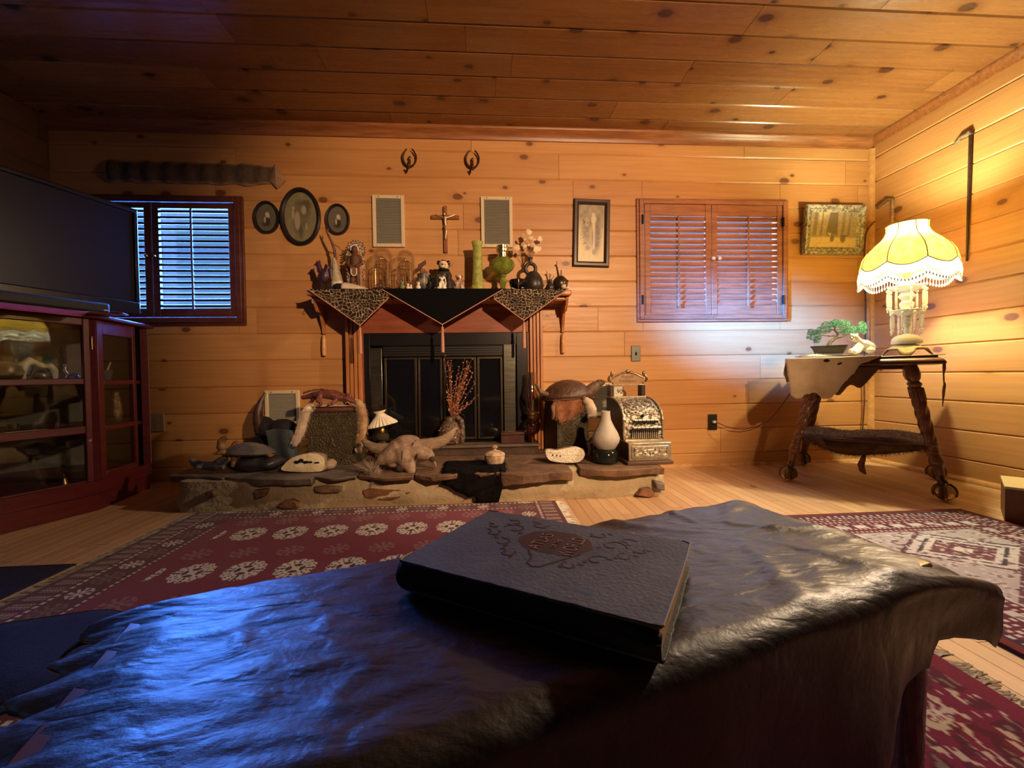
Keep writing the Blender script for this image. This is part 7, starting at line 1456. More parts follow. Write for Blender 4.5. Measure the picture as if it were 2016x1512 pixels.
def facade2(A, C, u0, u1, opens, nm, label):
    bars = []; z0, z1 = .161, CT-.0225; lo_ = z0; rl = []
    for a, c in opens: rl.append((lo_, a)); lo_ = c
    rl.append((lo_, z1))
    d = (C-A).normalized(); n = V(d.y, -d.x, 0); n = -n if n.dot(cc_-A) > 0 else n
    def bar(b, ua, ub, za, zb, t0=0, t1=.024): b.prism([q+V(0, 0, za) for q in (A+d*ua-n*t1, A+d*ub-n*t1, A+d*ub-n*t0, A+d*ua-n*t0)], (0, 0, zb-za))
    fr = B(); bar(fr, u0-.045, u0, z0, z1); bar(fr, u1, u1+.030, z0, z1)
    for a, c in rl: bar(fr, u0, u1, a, c)
    dr = lab(mk(nm, fr, MAHO, cbt, bev=.004), label)
    for a, c in opens: g = B(); bar(g, u0+.0005, u1-.0005, a+.0005, c-.0005, .010, .0135); lab(mk('pane', g, CGLS, dr), 'glass pane')
    return d, n, dr
d1, n1, dr1 = facade2(P0, P1, .07, LR-.056, [(.172, .421), (.461, .680), (.711, .989)], 'glass_door', 'wide three pane glass door')
LS = (P2-P1).length; d2, n2, dr2 = facade2(P1, P2, .055, LS*.66, [(.20, .42), (.45, .672), (.70, .95)], 'side_door', 'narrow glazed end panel')
h = B(); q = P1-d1*.022+n1*.004; h.cyl(q+V(0, 0, .865), q+V(0, 0, .925), .005, n=10); h.ell(q+V(0, 0, .93), .006, 8, 6); lab(mk('hinge', h, BRASS, dr1), 'bright brass hinge')
def inside(px, py, back, A=P0, n=None):      # point a given distance behind the glass seen at a pixel
    n = n or n1; d = ray(px, py); o = V(0, 0, CAMH); a = A-n*back; t = (a-o).dot(n)/d.dot(n); return o+d*t
SH2, SH1, SH0 = .6955, .4405, .161
def cob(name, label, cat, p, z): return thing(name, label, cat, (p.x, p.y, z), absolute=True)
# items behind the glass
IVO = mat('aged_ivory', (.72, .62, .42), (.52, .43, .27), 30, .4)
p = inside(76, 735, .13); t = cob('jaw_bone', 'cream arched jawbone standing on the top shelf of the cabinet', 'bone', p, SH2); s = .0021*1.15; b = B()
b.tube([V(p.x, p.y, SH2+.014)+d1*q*s*.85+V(0, 0, z*s*1.5) for q, z in ((-27, -2), (-31, 8), (-27, 20), (-15, 26), (-2, 22), (10, 18), (20, 20), (28, 12), (30, 2), (26, -2))], [.010, .017, .022, .020, .014, .013, .018, .020, .014, .009], 12); mk('bone', b, IVO, t, vox=.006)
b = B(); b.ell(V(p.x, p.y, SH2+.030)+d1*.01, (.032, .032, .028), nz=.15); lab(mk('dark_mass', b, mat('tarnished_silver', (.08, .075, .07), (.2, .2, .2), 20, .3, metal=.8), t), 'tarnished lump inside the arch')
p = inside(144, 735, .10); t = cob('silver_swan', 'small shiny silver swan at the right of the cabinet top shelf', 'figurine', p, SH2); b = B(); q = V(p.x, p.y, SH2)
b.ell(q+V(0, 0, .022), (.034, .024, .022), M=Matrix.Rotation(1.2, 3, 'Z')); b.tube([q-d1*.02+V(0, 0, .035), q-d1*.034+V(0, 0, .06), q-d1*.030+V(0, 0, .085), q-d1*.040+V(0, 0, .088)], [.010, .007, .006, .004], 10); b.ell(q-d1*.034+V(0, 0, .089), .009)
mk('body', b, mat('bright_silver', (.7, .7, .72), None, rough=.15, metal=1), t, vox=.003)
p = inside(10, 735, .14); t = cob('dark_teapot', 'dark round teapot at the left of the cabinet top shelf', 'teapot', p, SH2); b = B(); b.lathe([(.03, 0), (.055, .02), (.065, .05), (.055, .08), (.03, .095), (.012, .10), (.014, .112), (.002, .118)], (p.x, p.y, SH2), 24); mk('pot_body', b, mat('dark_copper', (.05, .03, .02), (.12, .08, .05), 14, .35, metal=.6), t)
b = B(); b.tube([V(p.x, p.y, SH2)+d1*q+V(0, 0, z) for q, z in ((.05, .03), (.085, .04), (.10, .08))], [.012, .008, .006], 8); mk('spout', b, DKB, t)
p = inside(122, 700, .20); t = cob('hanging_figure', 'dark upright carved figure near the back of the cabinet top shelf', 'figurine', p, SH2); b = B(); b.lathe([(.02, 0), (.024, .03), (.016, .06), (.020, .11), (.012, .14), (.016, .16), (.010, .185), (.001, .19)], (p.x, p.y, SH2), 14); mk('body', b, DKB, t); b = B(); b.lathe([(.028, 0), (.028, .006)], (p.x, p.y, SH2), 16); mk('foot', b, DKB, t)
p = inside(26, 830, .10); t = cob('glass_tumbler', 'small clear tumbler at the left of the cabinet middle shelf', 'glass', p, SH1); b = B(); b.lathe([(.016, 0), (.018, .03), (.020, .055), (.0185, .055), (.016, .006)], (p.x, p.y, SH1), 18); mk('tumbler', b, CGL, t)
p = inside(42, 841, .05); t = cob('ivory_strip', 'long pale ivory strip lying along the front of the cabinet middle shelf', 'carving', p, SH1); b = B(); b.tube([V(p.x, p.y, SH1+.012)+d1*q for q in (-.12, -.05, .05, .11)], [.006, .012, .012, .008], 10, flat=.8); mk('strip', b, IVO, t)
p = inside(125, 832, .07); t = cob('crystal_dish', 'low sparkling crystal dish on the cabinet middle shelf', 'dish', p, SH1); b = B(); b.lathe([(.03, 0), (.05, .006), (.058, .018), (.054, .018), (.03, .005)], (p.x, p.y, SH1), 24, mod=lambda a, q: 1+.05*math.sin(a*12)); mk('dish', b, CGL, t)
p = inside(125, 930, .08); t = cob('brass_bell', 'little brass bell on the cabinet bottom shelf', 'bell', p, SH0); b = B(); b.lathe([(.022, 0), (.018, .010), (.012, .03), (.008, .038), (.004, .04), (.005, .055), (.001, .06)], (p.x, p.y, SH0), 18); mk('bell', b, BRASS, t)
p = inside(207, 738, .08, P1, n2); t = cob('stone_mortar', 'small dark mortar with a slanting pale pestle in the cabinet end panel', 'mortar', p, SH2); b = B(); b.lathe([(.022, 0), (.026, .01), (.034, .05), (.036, .062), (.031, .062), (.024, .02)], (p.x, p.y, SH2), 22); mk('bowl', b, mat('blue_grey_stone', (.05, .06, .065), None, rough=.5), t)
b = B(); b.tube([V(p.x, p.y, SH2+.03), V(p.x, p.y, SH2+.11)+d2*.05], [.005, .004], 8); lab(mk('pestle', b, IVO, t), 'pale pestle')
p = inside(228, 815, .10, P1, n2); t = cob('engraved_vase', 'tall engraved brass vase in the cabinet end panel', 'vase', p, SH1); b = B(); b.lathe([(.022, 0), (.030, .01), (.036, .05), (.034, .10), (.026, .15), (.018, .18), (.020, .19)], (p.x, p.y, SH1), 26); mk('vase', b, mat('engraved_brass', (.34, .22, .10), (.12, .075, .035), 60, .3, metal=.9, bump=.5), t)
# television, stand, sound bar
BLKP = mat('piano_black', (.005, .005, .006), None, rough=.22); TB = V(-2.085, 2.807, 1.10); th = math.radians(70); td = V(math.cos(th), math.sin(th), 0); tn = V(td.y, -td.x, 0); TVW, TVH = 1.06, .64
t = thing('television', 'large black flat television standing on the red cabinet', 'television', (TB-td*TVW/2).to_tuple()[:2]+(CT,), absolute=True)
def tvp(u, v, w): return TB-td*u+V(0, 0, v)-tn*w
def tvbox(b, u0, u1, v0, v1, w0, w1): b.prism([tvp(u0, v0, w0), tvp(u1, v0, w0), tvp(u1, v0, w1), tvp(u0, v0, w1)], (0, 0, v1-v0))
b = B(); bz = .026; tvbox(b, 0, TVW, 0, .075, 0, .045); tvbox(b, 0, TVW, TVH-bz, TVH, 0, .045); tvbox(b, 0, bz, .0751, TVH-bz-.0001, 0, .045); tvbox(b, TVW-bz, TVW, .0751, TVH-bz-.0001, 0, .045); mk('bezel', b, BLKP, t, bev=.006)
b = B(); tvbox(b, bz+.0005, TVW-bz-.0005, .0755, TVH-bz-.0005, .008, .04); lab(mk('screen', b, mat('dark_screen', (.004, .004, .006), None, rough=.3, spec=.25), t), 'dark switched off screen')
b = B(); tvbox(b, TVW/2-.08, TVW/2+.08, -.045, .02, .0455, .07); tvbox(b, TVW/2-.22, TVW/2+.22, -.0495, -.040, -.02, .16); mk('stand', b, BLKP, t, bev=.003)
q = G(218, 618, CT+.004); t = thing('sound_bar', 'long black sound bar lying in front of the television', 'speaker', (q.x-.2, q.y-.4, CT+.004), absolute=True); sh_ = W(218, 598, q.y).z-q.z; sdir = d1
b = B(); n = n1; pr = [q-n*.0, q-sdir*.9, q-sdir*.9-n*.085, q-n*.085]; b.prism(pr, (0, 0, sh_)); mk('bar_body', b, mat('black_grille_cloth', (.012, .012, .014), None, rough=.6), t, bev=.012, segs=3)
b = B(); b.prism([q-sdir*.03+n*.0006+V(0, 0, .014), q-sdir*.008+n*.0006+V(0, 0, .014), q-sdir*.008+n*.0006+V(0, 0, .019), q-sdir*.03+n*.0006+V(0, 0, .019)], -n*.0009); lab(mk('badge', b, mat('silver_badge', (.6, .6, .6), None, rough=.4), t), 'small silver badge')
PNK = mat('magenta_cloth', (.28, .02, .085), (.36, .04, .12), 20, .7, sheen=.3); t = thing('magenta_runner', 'magenta cloth runner under the sound bar on the red cabinet', 'cloth', (q.x-.2, q.y-.4, CT), absolute=True); P = []
for i in range(25):
    u = i/24; e = q+sdir*(.05-.95*u); P.append([V(e.x, e.y, CT+.0012)-n*(.10)+n*(.135*j/8)+V(0, 0, -.016*max(0, j-6)*(u > .2)+.0006*math.sin(u*40)) for j in range(9)])
b = B(); b.sheet(P); mk('cloth', b, PNK, t, solid=.0015, soff=1, smooth=180)
b = B(); e = q+sdir*.02+n*.012+V(0, 0, CT+.003-q.z); b.add([e, e+sdir*.045, e+sdir*.04+n*.03, e+n*.035+sdir*.01, e+sdir*.02+n*.015+V(0, 0, .012)], [(0,1,4), (1,2,4), (2,3,4), (3,0,4)]); lab(mk('folded_corner', b, PNK, t, solid=.0015), 'folded pink corner')
# ================================================================ RUGS
RUGM = attrmat('wool_rug', .95, bump=.35, bsc=420, spec=.1, sheen=.15)
MAR, WHT, NAV, DRK, RED = (.17, .008, .034), (.62, .56, .50), (.022, .018, .04), (.055, .007, .014), (.20, .014, .028)
def gul(c, x, y, rx, ry, faint=0):
    a, b_ = x/rx, y/ry; r = np.sqrt(a*a+b_*b_); an = np.arctan2(b_, a); edge = 1+.05*np.cos(an*12)
    ins = r < edge
    seg = (np.sin(an*16) > -.55) & (r > .56) & (r < .92) | (r > .93)  | (np.abs(r-.52) < .05) | ((np.abs(np.abs(a)-np.abs(b_)) < .10) & (r < .5)) | ((r < .22) & (r > .12)) | ((r > .72) & (np.abs(r-.78) < .04))
    cut = ((np.abs(a) < .035) | (np.abs(b_) < .04)) & (r > .2)
    c = mixc(c, DRK, ins*1.0); return mixc(c, [q*(1-.45*faint) for q in WHT], (ins & seg & ~cut)*(1.-.35*faint))
def star(c, x, y, r, faint=0, col=WHT):
    q = np.abs(x)+np.abs(y); arms = ((np.abs(np.abs(x)-np.abs(y)) < r*.14) | (np.abs(x) < r*.10) | (np.abs(y) < r*.10)) & (np.hypot(x, y) < r) & (np.hypot(x, y) > r*.35)
    dots = (np.abs(np.hypot(x, y)-r*.9) < r*.12) & (np.sin(np.arctan2(y, x)*10) > .1); cen = (np.hypot(x/1.25, y) < r*.30) & (np.hypot(x/1.25, y) > r*.12)
    return mixc(c, [w*(1-.5*faint) for w in col], (arms | dots | cen)*(.9-.35*faint))
def bokhara(X, Y, LX_, LY_):
    """X,Y metres from the far left corner; ends (fringed) at X=0 and X=LX_"""
    n = vnoise(X*300, Y*300, 2)*.3+.85; c = [MAR[0]*n, MAR[1]*n, MAR[2]*n]
    de = np.minimum(X, LX_-X); ds = np.minimum(Y, LY_-Y)
    inner = (de > .235) & (ds > .115)
    c = mixc(c, (.075, .008, .020), (~inner)*.85)
    # end skirt of hatched boxes
    k = np.floor(Y/.052); yy = (Y/.052-k); bx = (de > .022) & (de < .088) & (yy > .2) & (yy < .82); hat = (np.sin(de*620+yy*9) > -.35) & (np.sin(yy*40) > -.8)
    c = mixc(c, (.40, .36, .32), (bx & hat & (ds > .0))*.8)
    for dd, ax_ in ((.105, 'e'), (.225, 'e'), (.022, 's'), (.108, 's')):
        D = de if ax_ == 'e' else ds; T = Y if ax_ == 'e' else X; O = ds if ax_ == 'e' else de
        c = mixc(c, WHT, ((np.abs(D-dd) < .0055) & (np.sin(T*2*PI/.024) > -.1) & (O > (dd-.0 if ax_ == 'e' and dd > .2 else 0)+(0 if ax_ == 'e' else (.10 if dd < .05 else .22))))*.85)
    # star bands
    for D, T, O, mid, r in ((de, Y, ds, .165, .040), (ds, X, de, .065, .032)):
        p = .105; q = np.floor(T/p+.5); t_ = T-q*p; on = (np.abs(D-mid) < r*1.3) & (O > (.0 if mid > .1 else .23)); odd = (q % 2)
        c2 = star(c, t_, D-mid, r*.9, .0); c3 = star(c, t_, D-mid, r*1.1, .9, (.40, .25, .22))
        c = [np.where(on & (odd == 0), a, np.where(on, b_, o)) for a, b_, o in zip(c2, c3, c)]
    # guls
    gx, gy = .178, .375; ix = np.floor((X-.435)/gx+.5); iy = np.floor((Y-.345)/gy+.5); x = X-.435-ix*gx; y = Y-.345-iy*gy
    inn = (X > .30) & (X < LX_-.30) & (Y > .16) & (Y < LY_-.16); cg = gul(c, x, y, .068, .078); c = [np.where(inn & (np.hypot(x/.068, y/.078) < 1.1), a, o) for a, o in zip(cg, c)]
    jx = np.floor((X-.525)/gx+.5); jy = np.floor((Y-.555)/gy+.5); x = X-.525-jx*gx; y = Y-.555-jy*gy; c4_ = star(c, x, y, .05, .9, (.50, .30, .32)); c = [np.where((de > .245) & (ds > .12), a, o) for a, o in zip(c4_, c)]
    return c
def rug(label, x0, x1, y0, y1, fn, nu, nv, fr_sides, group=None, z=.006, name='rug'):
    t = thing(name, label, 'rug', ((x0+x1)/2, (y0+y1)/2, 0), absolute=True, group=group)
    def pos(u, v): return x0+(x1-x0)*u, y1-(y1-y0)*v, z+.0012*np.sin(u*23)*np.sin(v*17)
    paint('pile', nu, nv, pos, lambda u, v: fn((x1-x0)*u, (y1-y0)*v), RUGM, t, solid=.0045)
    rg = random.Random(len(label)); 
    for sd in fr_sides:
        b = B(); n = int((y1-y0)/.0062) if sd in 'LR' else int((x1-x0)/.0062)
        for k in range(n):
            u = (k+rg.random())/n; L_ = rg.uniform(.035, .062)
            if sd in 'LR': sg = -1 if sd == 'L' else 1; p = V(x0 if sd == 'L' else x1, y0+(y1-y0)*u, z-.001); e = p+V(sg*L_, rg.uniform(-.018, .018), -.0035); m = p*.5+e*.5+V(0, rg.uniform(-.01, .01), .0015)
            else: sg = 1; p = V(x0+(x1-x0)*u, y1, z-.001); e = p+V(rg.uniform(-.018, .018), L_, -.0035); m = p*.5+e*.5+V(0, 0, .0015)
            b.tube([p, m, e], [.0024, .0021, .0012], 4, caps=False)
        f = mk('fringe', b, mat('cream_fringe', (.66, .62, .54), (.46, .42, .36), 60, .9), t); lab(f, 'cream fringe')
    return t
rug('red wool rug with rows of white medallions lying before the hearth', -1.475, .385, .90, 2.315, lambda X, Y: bokhara(X, Y, 1.86, 1.415), 560, 420, 'LR')
def smallred(X, Y):
    n = vnoise(X*300, Y*300, 2)*.3+.85; c = [MAR[0]*n*.9, MAR[1]*n, MAR[2]*n]; de = .95-X; c = mixc(c, (.16, .012, .03), (de < .05)*.9)
    nn = vnoise(X*150, Y*62, 5); c = mixc(c, (.50, .42, .32), ((nn > .66) & (de > .055) & (de < .33))*.85); c = mixc(c, DRK, ((vnoise(X*50, Y*40, 9) > .62) & (de > .055) & (de < .33))*.7)
    for yy in np.arange(.05, 1.4, .16): c = star(c, de-.19, Y-yy, .028, .3)
    nn = vnoise(X*110, Y*90, 6); return mixc(c, (.5, .42, .34), ((nn > .70) & (de > .42))*.8)
rug('dark red rug with beige flecks and grey fringe at the lower right', .13, 1.08, -.35, 1.0, smallred, 240, 330, 'R')
def caucasian(X, Y):
    LX_, LY_ = 1.05, 1.25; n = vnoise(X*260, Y*260, 3)*.35+.8; c = [.12*n, .022*n, .04*n]; de = np.minimum(X, LX_-X); ds = np.minimum(Y, LY_-Y); d = np.minimum(de, ds); T = np.where(de < ds, Y, X)
    c = mixc(c, (.15, .02, .02), (d < .03)); c = mixc(c, NAV, ((d > .03) & (d < .06))*.8)
    for dd, p in ((.05, .035), (.075, .022), (.10, .03), (.125, .022), (.15, .035), (.21, .022), (.24, .022)): c = mixc(c, (.62, .58, .56), ((np.abs(d-dd) < .007) & (np.sin(T*2*PI/p) > .1))*.8)
    zig = np.abs(((T/.14) % 1)-.5)*2; c = mixc(c, (.60, .58, .60), ((d > .165) & (d < .20) & (np.sin(T*2*PI/.085) > -.5))*.85)
    inside_ = d > .255; c = mixc(c, [.46+.0*n, .44, .47], inside_*.85)
    k = np.floor((Y-.27)/.36); y = (Y-.27)-k*.36-.18; x = X-LX_/2
    for s_, col in ((1.0, (.10, .025, .05)), (.90, (.55, .53, .55)), (.74, NAV), (.66, (.62, .60, .60)), (.54, (.12, .02, .045)), (.16, (.66, .62, .58))):
        m = (np.abs(x)/(.26*s_)+np.abs(y)/(.185*s_) < 1) | ((np.abs(x) < .17*s_) & (np.abs(y) < .075*s_)); c = mixc(c, col, (m & inside_)*.92)
    c = mixc(c, (.60, .56, .56), ((vnoise(X*85, Y*85, 6) > .70) & inside_)*.75); return mixc(c, (.07, .02, .04), ((vnoise(X*60, Y*80, 8) > .74))*.7)
r3 = rug('navy and maroon tribal rug with pale lozenge medallions at the right', 1.285, 2.335, .70, 1.95, caucasian, 360, 420, '')
r3.rotation_euler = (0, 0, 0)
# dark floor mat and cushion on the left
t = thing('floor_mat', 'dark navy ribbed floor mat beyond the fringe of the red rug', 'mat', (-1.95, 1.56, 0), absolute=True); b = B(); b.box((-2.3, 1.36, .001), (-1.545, 1.725, .006)); NVY = mat('navy_mat', (.012, .014, .035), (.02, .022, .05), 60, .9, bump=.4, bsc=160); mk('mat_body', b, NVY, t, bev=.002)
b = B(); [b.tube([(-2.3, 1.725+.001, .0035), (-1.545, 1.725+.001, .0035)], .0042, 8)]; mk('bound_edge', b, NVY, t)
t = thing('floor_cushion', 'flat dark navy floor cushion on the red rug, left of the hide covered table', 'cushion', (-1.0, 1.1, .008), absolute=True); A_, B_, C_, D_ = G(-60, 1225, .05), G(240, 1182, .05), G(300, 1330, .05), G(-60, 1372, .05)
b = B(); P = []
for i in range(15):
    P.append([ (A_*(1-i/14)+B_*(i/14))*(1-j/10)+(D_*(1-i/14)+C_*(i/14))*(j/10)+V(0, 0, -.018*(abs(2*i/14-1)**6+abs(2*j/10-1)**6)-.0) for j in range(11)])
b.sheet(P); n_ = len(b.v); b.v += [(x, y, .0125) for x, y, z in b.v]; per = [i*11 for i in range(15)]+[14*11+j for j in range(1, 11)]+[i*11+10 for i in range(13, -1, -1)]+[j for j in range(9, 0, -1)]
b.f += [(per[k], per[(k+1) % len(per)], n_+per[(k+1) % len(per)], n_+per[k]) for k in range(len(per))]+[tuple(n_+p for p in per)]
mk('cushion_body', b, mat('navy_canvas', (.008, .010, .030), (.013, .016, .04), 40, .85, bump=.2), t, smooth=60)
b = B(); b.tube([V(*b_)+V(0, 0, -.001) for b_ in [P[i][0] for i in range(15)]+[P[14][j] for j in range(1, 11)]+[P[i][10] for i in range(13, -1, -1)]+[P[0][j] for j in range(9, 0, -1)]], .004, 6, closed=True); mk('piping', b, NVY, t)

# ================================================================ HIDE COVERED TABLE
TZ2 = .378; cFL, cFR, cNR, cNL = V(-.520, .640, 0), V(.672, 1.040, 0), V(.775, .660, 0), V(-.40, .255, 0)
tdir = (cNR-cNL).normalized(); tper = V(-tdir.y, tdir.x, 0)
t = thing('coffee_table', 'low coffee table under the dark leather hide', 'table', ((cFL+cNR)/2).to_tuple(), absolute=True); b = B()
ins = lambda p: p+((cFL+cFR+cNR+cNL)/4-p)*.05
b.prism([ins(p)+V(0, 0, TZ2-.045) for p in (cFL, cFR, cNR, cNL)], (0, 0, .042)); mk('tabletop', b, WAL, t, bev=.004)
for p in (cFL, cFR, cNR, cNL):
    q = p+((cFL+cFR+cNR+cNL)/4-p)*.13; b = B(); b.lathe([(.022, .0125), (.024, .05), (.030, TZ2-.0455)], (q.x, q.y, 0), 14); mk('leg', b, WAL, t)
# hide: lies on the top, falls over the near edge, ragged ends
def hidemat():
    m, nt, p = newmat('dark_hide'); tc = nd(nt, 'ShaderNodeTexCoord'); mp = nd(nt, 'ShaderNodeMapping', {'Vector': tc.outputs['Object'], 'Rotation': (0, 0, -.34), 'Scale': (1, 2.6, 1)})
    n1 = nd(nt, 'ShaderNodeTexNoise', {'Vector': mp.outputs[0], 'Scale': 5, 'Detail': 3, 'Roughness': .5, 'Distortion': .4}); n2 = nd(nt, 'ShaderNodeTexNoise', {'Vector': tc.outputs['Object'], 'Scale': 130, 'Detail': 3}); n3 = nd(nt, 'ShaderNodeTexNoise', {'Vector': mp.outputs[0], 'Scale': 30, 'Detail': 6, 'Roughness': .65})
    r = nd(nt, 'ShaderNodeValToRGB', {'Fac': n1.outputs['Fac']}); r.color_ramp.elements[0].position = .3; r.color_ramp.elements[0].color = (.010, .007, .006, 1); r.color_ramp.elements[1].position = .7; r.color_ramp.elements[1].color = (.030, .020, .016, 1); nt.links.new(r.outputs[0], p.inputs['Base Color'])
    rr = nd(nt, 'ShaderNodeMapRange', {'Value': n3.outputs['Fac'], 'From Min': .3, 'From Max': .7, 'To Min': .36, 'To Max': .52}); nt.links.new(rr.outputs[0], p.inputs['Roughness']); p.inputs['Specular IOR Level'].default_value = .7; p.inputs['Coat Weight'].default_value = .16; p.inputs['Coat Roughness'].default_value = .4
    def ridge(sc, wd, seed):
        n = nd(nt, 'ShaderNodeTexNoise', {'Vector': mp.outputs[0], 'Scale': sc, 'Detail': 2.5, 'Roughness': .5, 'Distortion': .9}); q = nd(nt, 'ShaderNodeMath', {0: n.outputs['Fac'], 1: .5}, operation='SUBTRACT'); q = nd(nt, 'ShaderNodeMath', {0: q.outputs[0]}, operation='ABSOLUTE')
        return nd(nt, 'ShaderNodeMapRange', {'Value': q.outputs[0], 'From Min': 0, 'From Max': wd}, interpolation_type='SMOOTHSTEP').outputs[0]
    h = nd(nt, 'ShaderNodeMath', {0: ridge(3.2, .07, 1), 1: .16, 2: nd(nt, 'ShaderNodeMath', {0: ridge(8, .12, 2), 1: .09, 2: nd(nt, 'ShaderNodeMath', {0: n1.outputs['Fac'], 1: .9}, operation='MULTIPLY').outputs[0]}, operation='MULTIPLY_ADD').outputs[0]}, operation='MULTIPLY_ADD')
    h = nd(nt, 'ShaderNodeMath', {0: n3.outputs['Fac'], 1: .22, 2: h.outputs[0]}, operation='MULTIPLY_ADD'); s2 = nd(nt, 'ShaderNodeMath', {0: n2.outputs['Fac'], 1: .12, 2: h.outputs[0]}, operation='MULTIPLY_ADD')
    bm = nd(nt, 'ShaderNodeBump', {'Height': s2.outputs[0], 'Strength': .55, 'Distance': .010}); nt.links.new(bm.outputs[0], p.inputs['Normal']); return m
NU, NT, NS = 150, 46, 26
def near_hang(u):        # length of the fall over the near edge, by position along it
    xs = [0, .5, .75, .815, .83, .87, .92, .93, .99, 1.0]; hs = [.34, .34, .30, .236, .19, .178, .154, .113, .103, .11]
    return float(np.interp(u, xs, hs))+.004*noise.noise(V(u*60, 0, 0))
def cornr(u, v):
    a = min(1, max(0, (u-.86)/.14)); b = min(1, max(0, (v-.70)/.30)); return a*a*b*b
def hidept(i, j):
    u = i/NU; far = cFL+(cFR-cFL)*u; nr = cNL+(cNR-cNL)*u
    rl = (.020*noise.noise(V(0, j*.21, 3))+.012*noise.noise(V(0, j*.7, 5))-.03*(math.sin(j*.42)**2) if j <= NT else -.02)   # ragged left end
    rr = .014*noise.noise(V(7, j*.25, 3))+.010*noise.noise(V(7, j*.8, 5))+.010
    wl, wr = max(0, 1-u/.10), max(0, 1-(1-u)/.07)
    if j <= NT:
        v = j/NT; p = far+(nr-far)*v; p += tdir*(rl*wl+rr*wr)
        p += tper*((.006*noise.noise(V(u*22, 1, 1))+.004*noise.noise(V(u*60, 1, 1)))*max(0, 1-v/.08))
        z = TZ2+.0035; wr_ = abs(noise.noise(V(p.x*9+p.y*5, (p.y-.36*p.x)*26, 2)))
        z += .006*(1-wr_)**6*(.3+.9*abs(noise.noise(V(p.x*3, p.y*3, 4))))
        # creases fanning from the right part of the table
        cx, cy = .47, .80; an = math.atan2(p.y-cy, p.x-cx); rd = math.hypot(p.x-cx, p.y-cy); z += .006*max(0, math.sin(an*7+rd*5))**4*max(0, 1-abs(rd-.20)/.20)
        z += .007*max(0, 1-abs((p.y-.82)+.55*(p.x-.57))/.018)*max(0, 1-abs(p.x-.60)/.16)
        ce = cornr(u, v); p += tdir*.125*ce; z -= .062*ce**1.3
        if v < .05: z -= .010*(1-v/.05)**2
        z -= .03*wr**2*(1+.7*noise.noise(V(j*.2, 2, 2))); z -= .022*wl**2*(1+1.0*noise.noise(V(j*.23, 9, 2)))
        if v > .96: z -= .006*((v-.96)/.04)**2; 
        return V(p.x, p.y, z)
    k = (j-NT)/NS; L_ = near_hang(u); o = -tper; rad = .018; s_ = L_*k; p = nr+tdir*(-.02*wl+.01*wr)
    if s_ < rad*1.57: a = s_/rad; q = p+o*rad*math.sin(a); z = TZ2-.0025-rad*(1-math.cos(a))
    else: q = p+o*(rad+.014*math.sin(u*26)*k+.008*noise.noise(V(u*20, k*2, 3))*k); z = TZ2-.0025-rad-(s_-rad*1.57)
    ce = cornr(u, 1); q += tdir*(.125*ce*(1-.25*k*k))-o*.012*ce*k; z -= .062*ce**1.3
    return V(q.x, q.y, max(z, .012))
b = B(); b.sheet([[hidept(i, j) for j in range(NT+NS+1)] for i in range(NU+1)])
t = thing('leather_hide', 'whole dark leather hide with ragged edges spread over the coffee table', 'hide', ((cFL+cNR)/2).to_tuple()[:2]+(TZ2,), absolute=True); hm_ = hidemat(); mk('hide', b, hm_, t, solid=.0025, soff=0, smooth=180)
rg = random.Random(14)
for (u0, side, L_, w) in ((.10, 'l', .05, .030), (.40, 'l', .055, .035), (.62, 'l', .05, .03), (.86, 'l', .06, .035), (.22, 'r', .05, .03), (.45, 'r', .06, .04)):
    j = int(u0*NT); i = 0 if side == 'l' else NU; p = hidept(i, j); sg = -1 if side == 'l' else 1; P = []
    for a in range(9):
        f = a/8; c_ = p+tdir*sg*(L_*.7*f-.016)+V(0, 0, -.016*f*f+.003*math.sin(f*3)-.006); ww = w*(.62-.12*f)*(1+.45*noise.noise(V(a*1.7, u0*9, 0)))
        P.append([c_+tper*ww*(q/4-.5)*2*.6+V(0, 0, .0035*math.cos((q/4-.5)*7+u0*9)) for q in range(5)])
    b = B(); b.sheet(P); mk('torn_tab', b, hm_, t, solid=.002, smooth=180)

# ================================================================ ATLAS
BZ = .432; a_, b_, c_, d_ = [G(*q, BZ) for q in ((956, 1004), (1344, 1064), (1331, 1243), (794, 1103))]
ex = ((b_-a_)+(c_-d_)).normalized(); ey = V(-ex.y, ex.x, 0); BW, BD = ((b_-a_).length+(c_-d_).length)/2, ((a_-d_).length+(b_-c_).length)/2; bc = (a_+b_+c_+d_)/4
BM = Matrix(((ex.x, ey.x, 0, bc.x), (ex.y, ey.y, 0, bc.y), (0, 0, 1, 0), (0, 0, 0, 1)))
BB = TZ2+.012
t = thing('atlas_book', 'large old dark clothbound atlas lying on the leather hide', 'book', (bc.x, bc.y, BB), math.atan2(ex.y, ex.x))
CLO = mat('worn_book_cloth', (.075, .080, .082), (.115, .117, .11), 11, .6, bump=.25, bsc=160, spec=.35); SPN = mat('black_spine', (.016, .015, .014), (.03, .026, .022), 20, .65, bump=.12, bsc=90, spec=.25); PAG = mat('brown_paper', (.42, .26, .13), (.28, .16, .075), 60, .8, stretch=(1, 1, 22))
hw, hd = BW/2, BD/2; z0, z1 = 0, BZ-BB
def cover(z, th_, name, mt_):
    b = B(); pts = []; rg = random.Random(int(z*1e4)+3)
    cor = [(-hw, -hd), (hw, -hd), (hw, hd), (-hw, hd)]
    for k in range(4):
        p, q = cor[k], cor[(k+1) % 4]; n = 26
        for i in range(n):
            u = i/n; x, y = p[0]+(q[0]-p[0])*u, p[1]+(q[1]-p[1])*u; r = .012; e = min(u, 1-u)
            if e < .03: x *= 1-.012*(1-e/.03); y *= 1-.016*(1-e/.03)
            pts.append((x+rg.uniform(-.0011, .0011), y+rg.uniform(-.0011, .0011), z))
    b.prism(pts, (0, 0, th_)); return mk(name, b, mt_, t, bev=.0012)
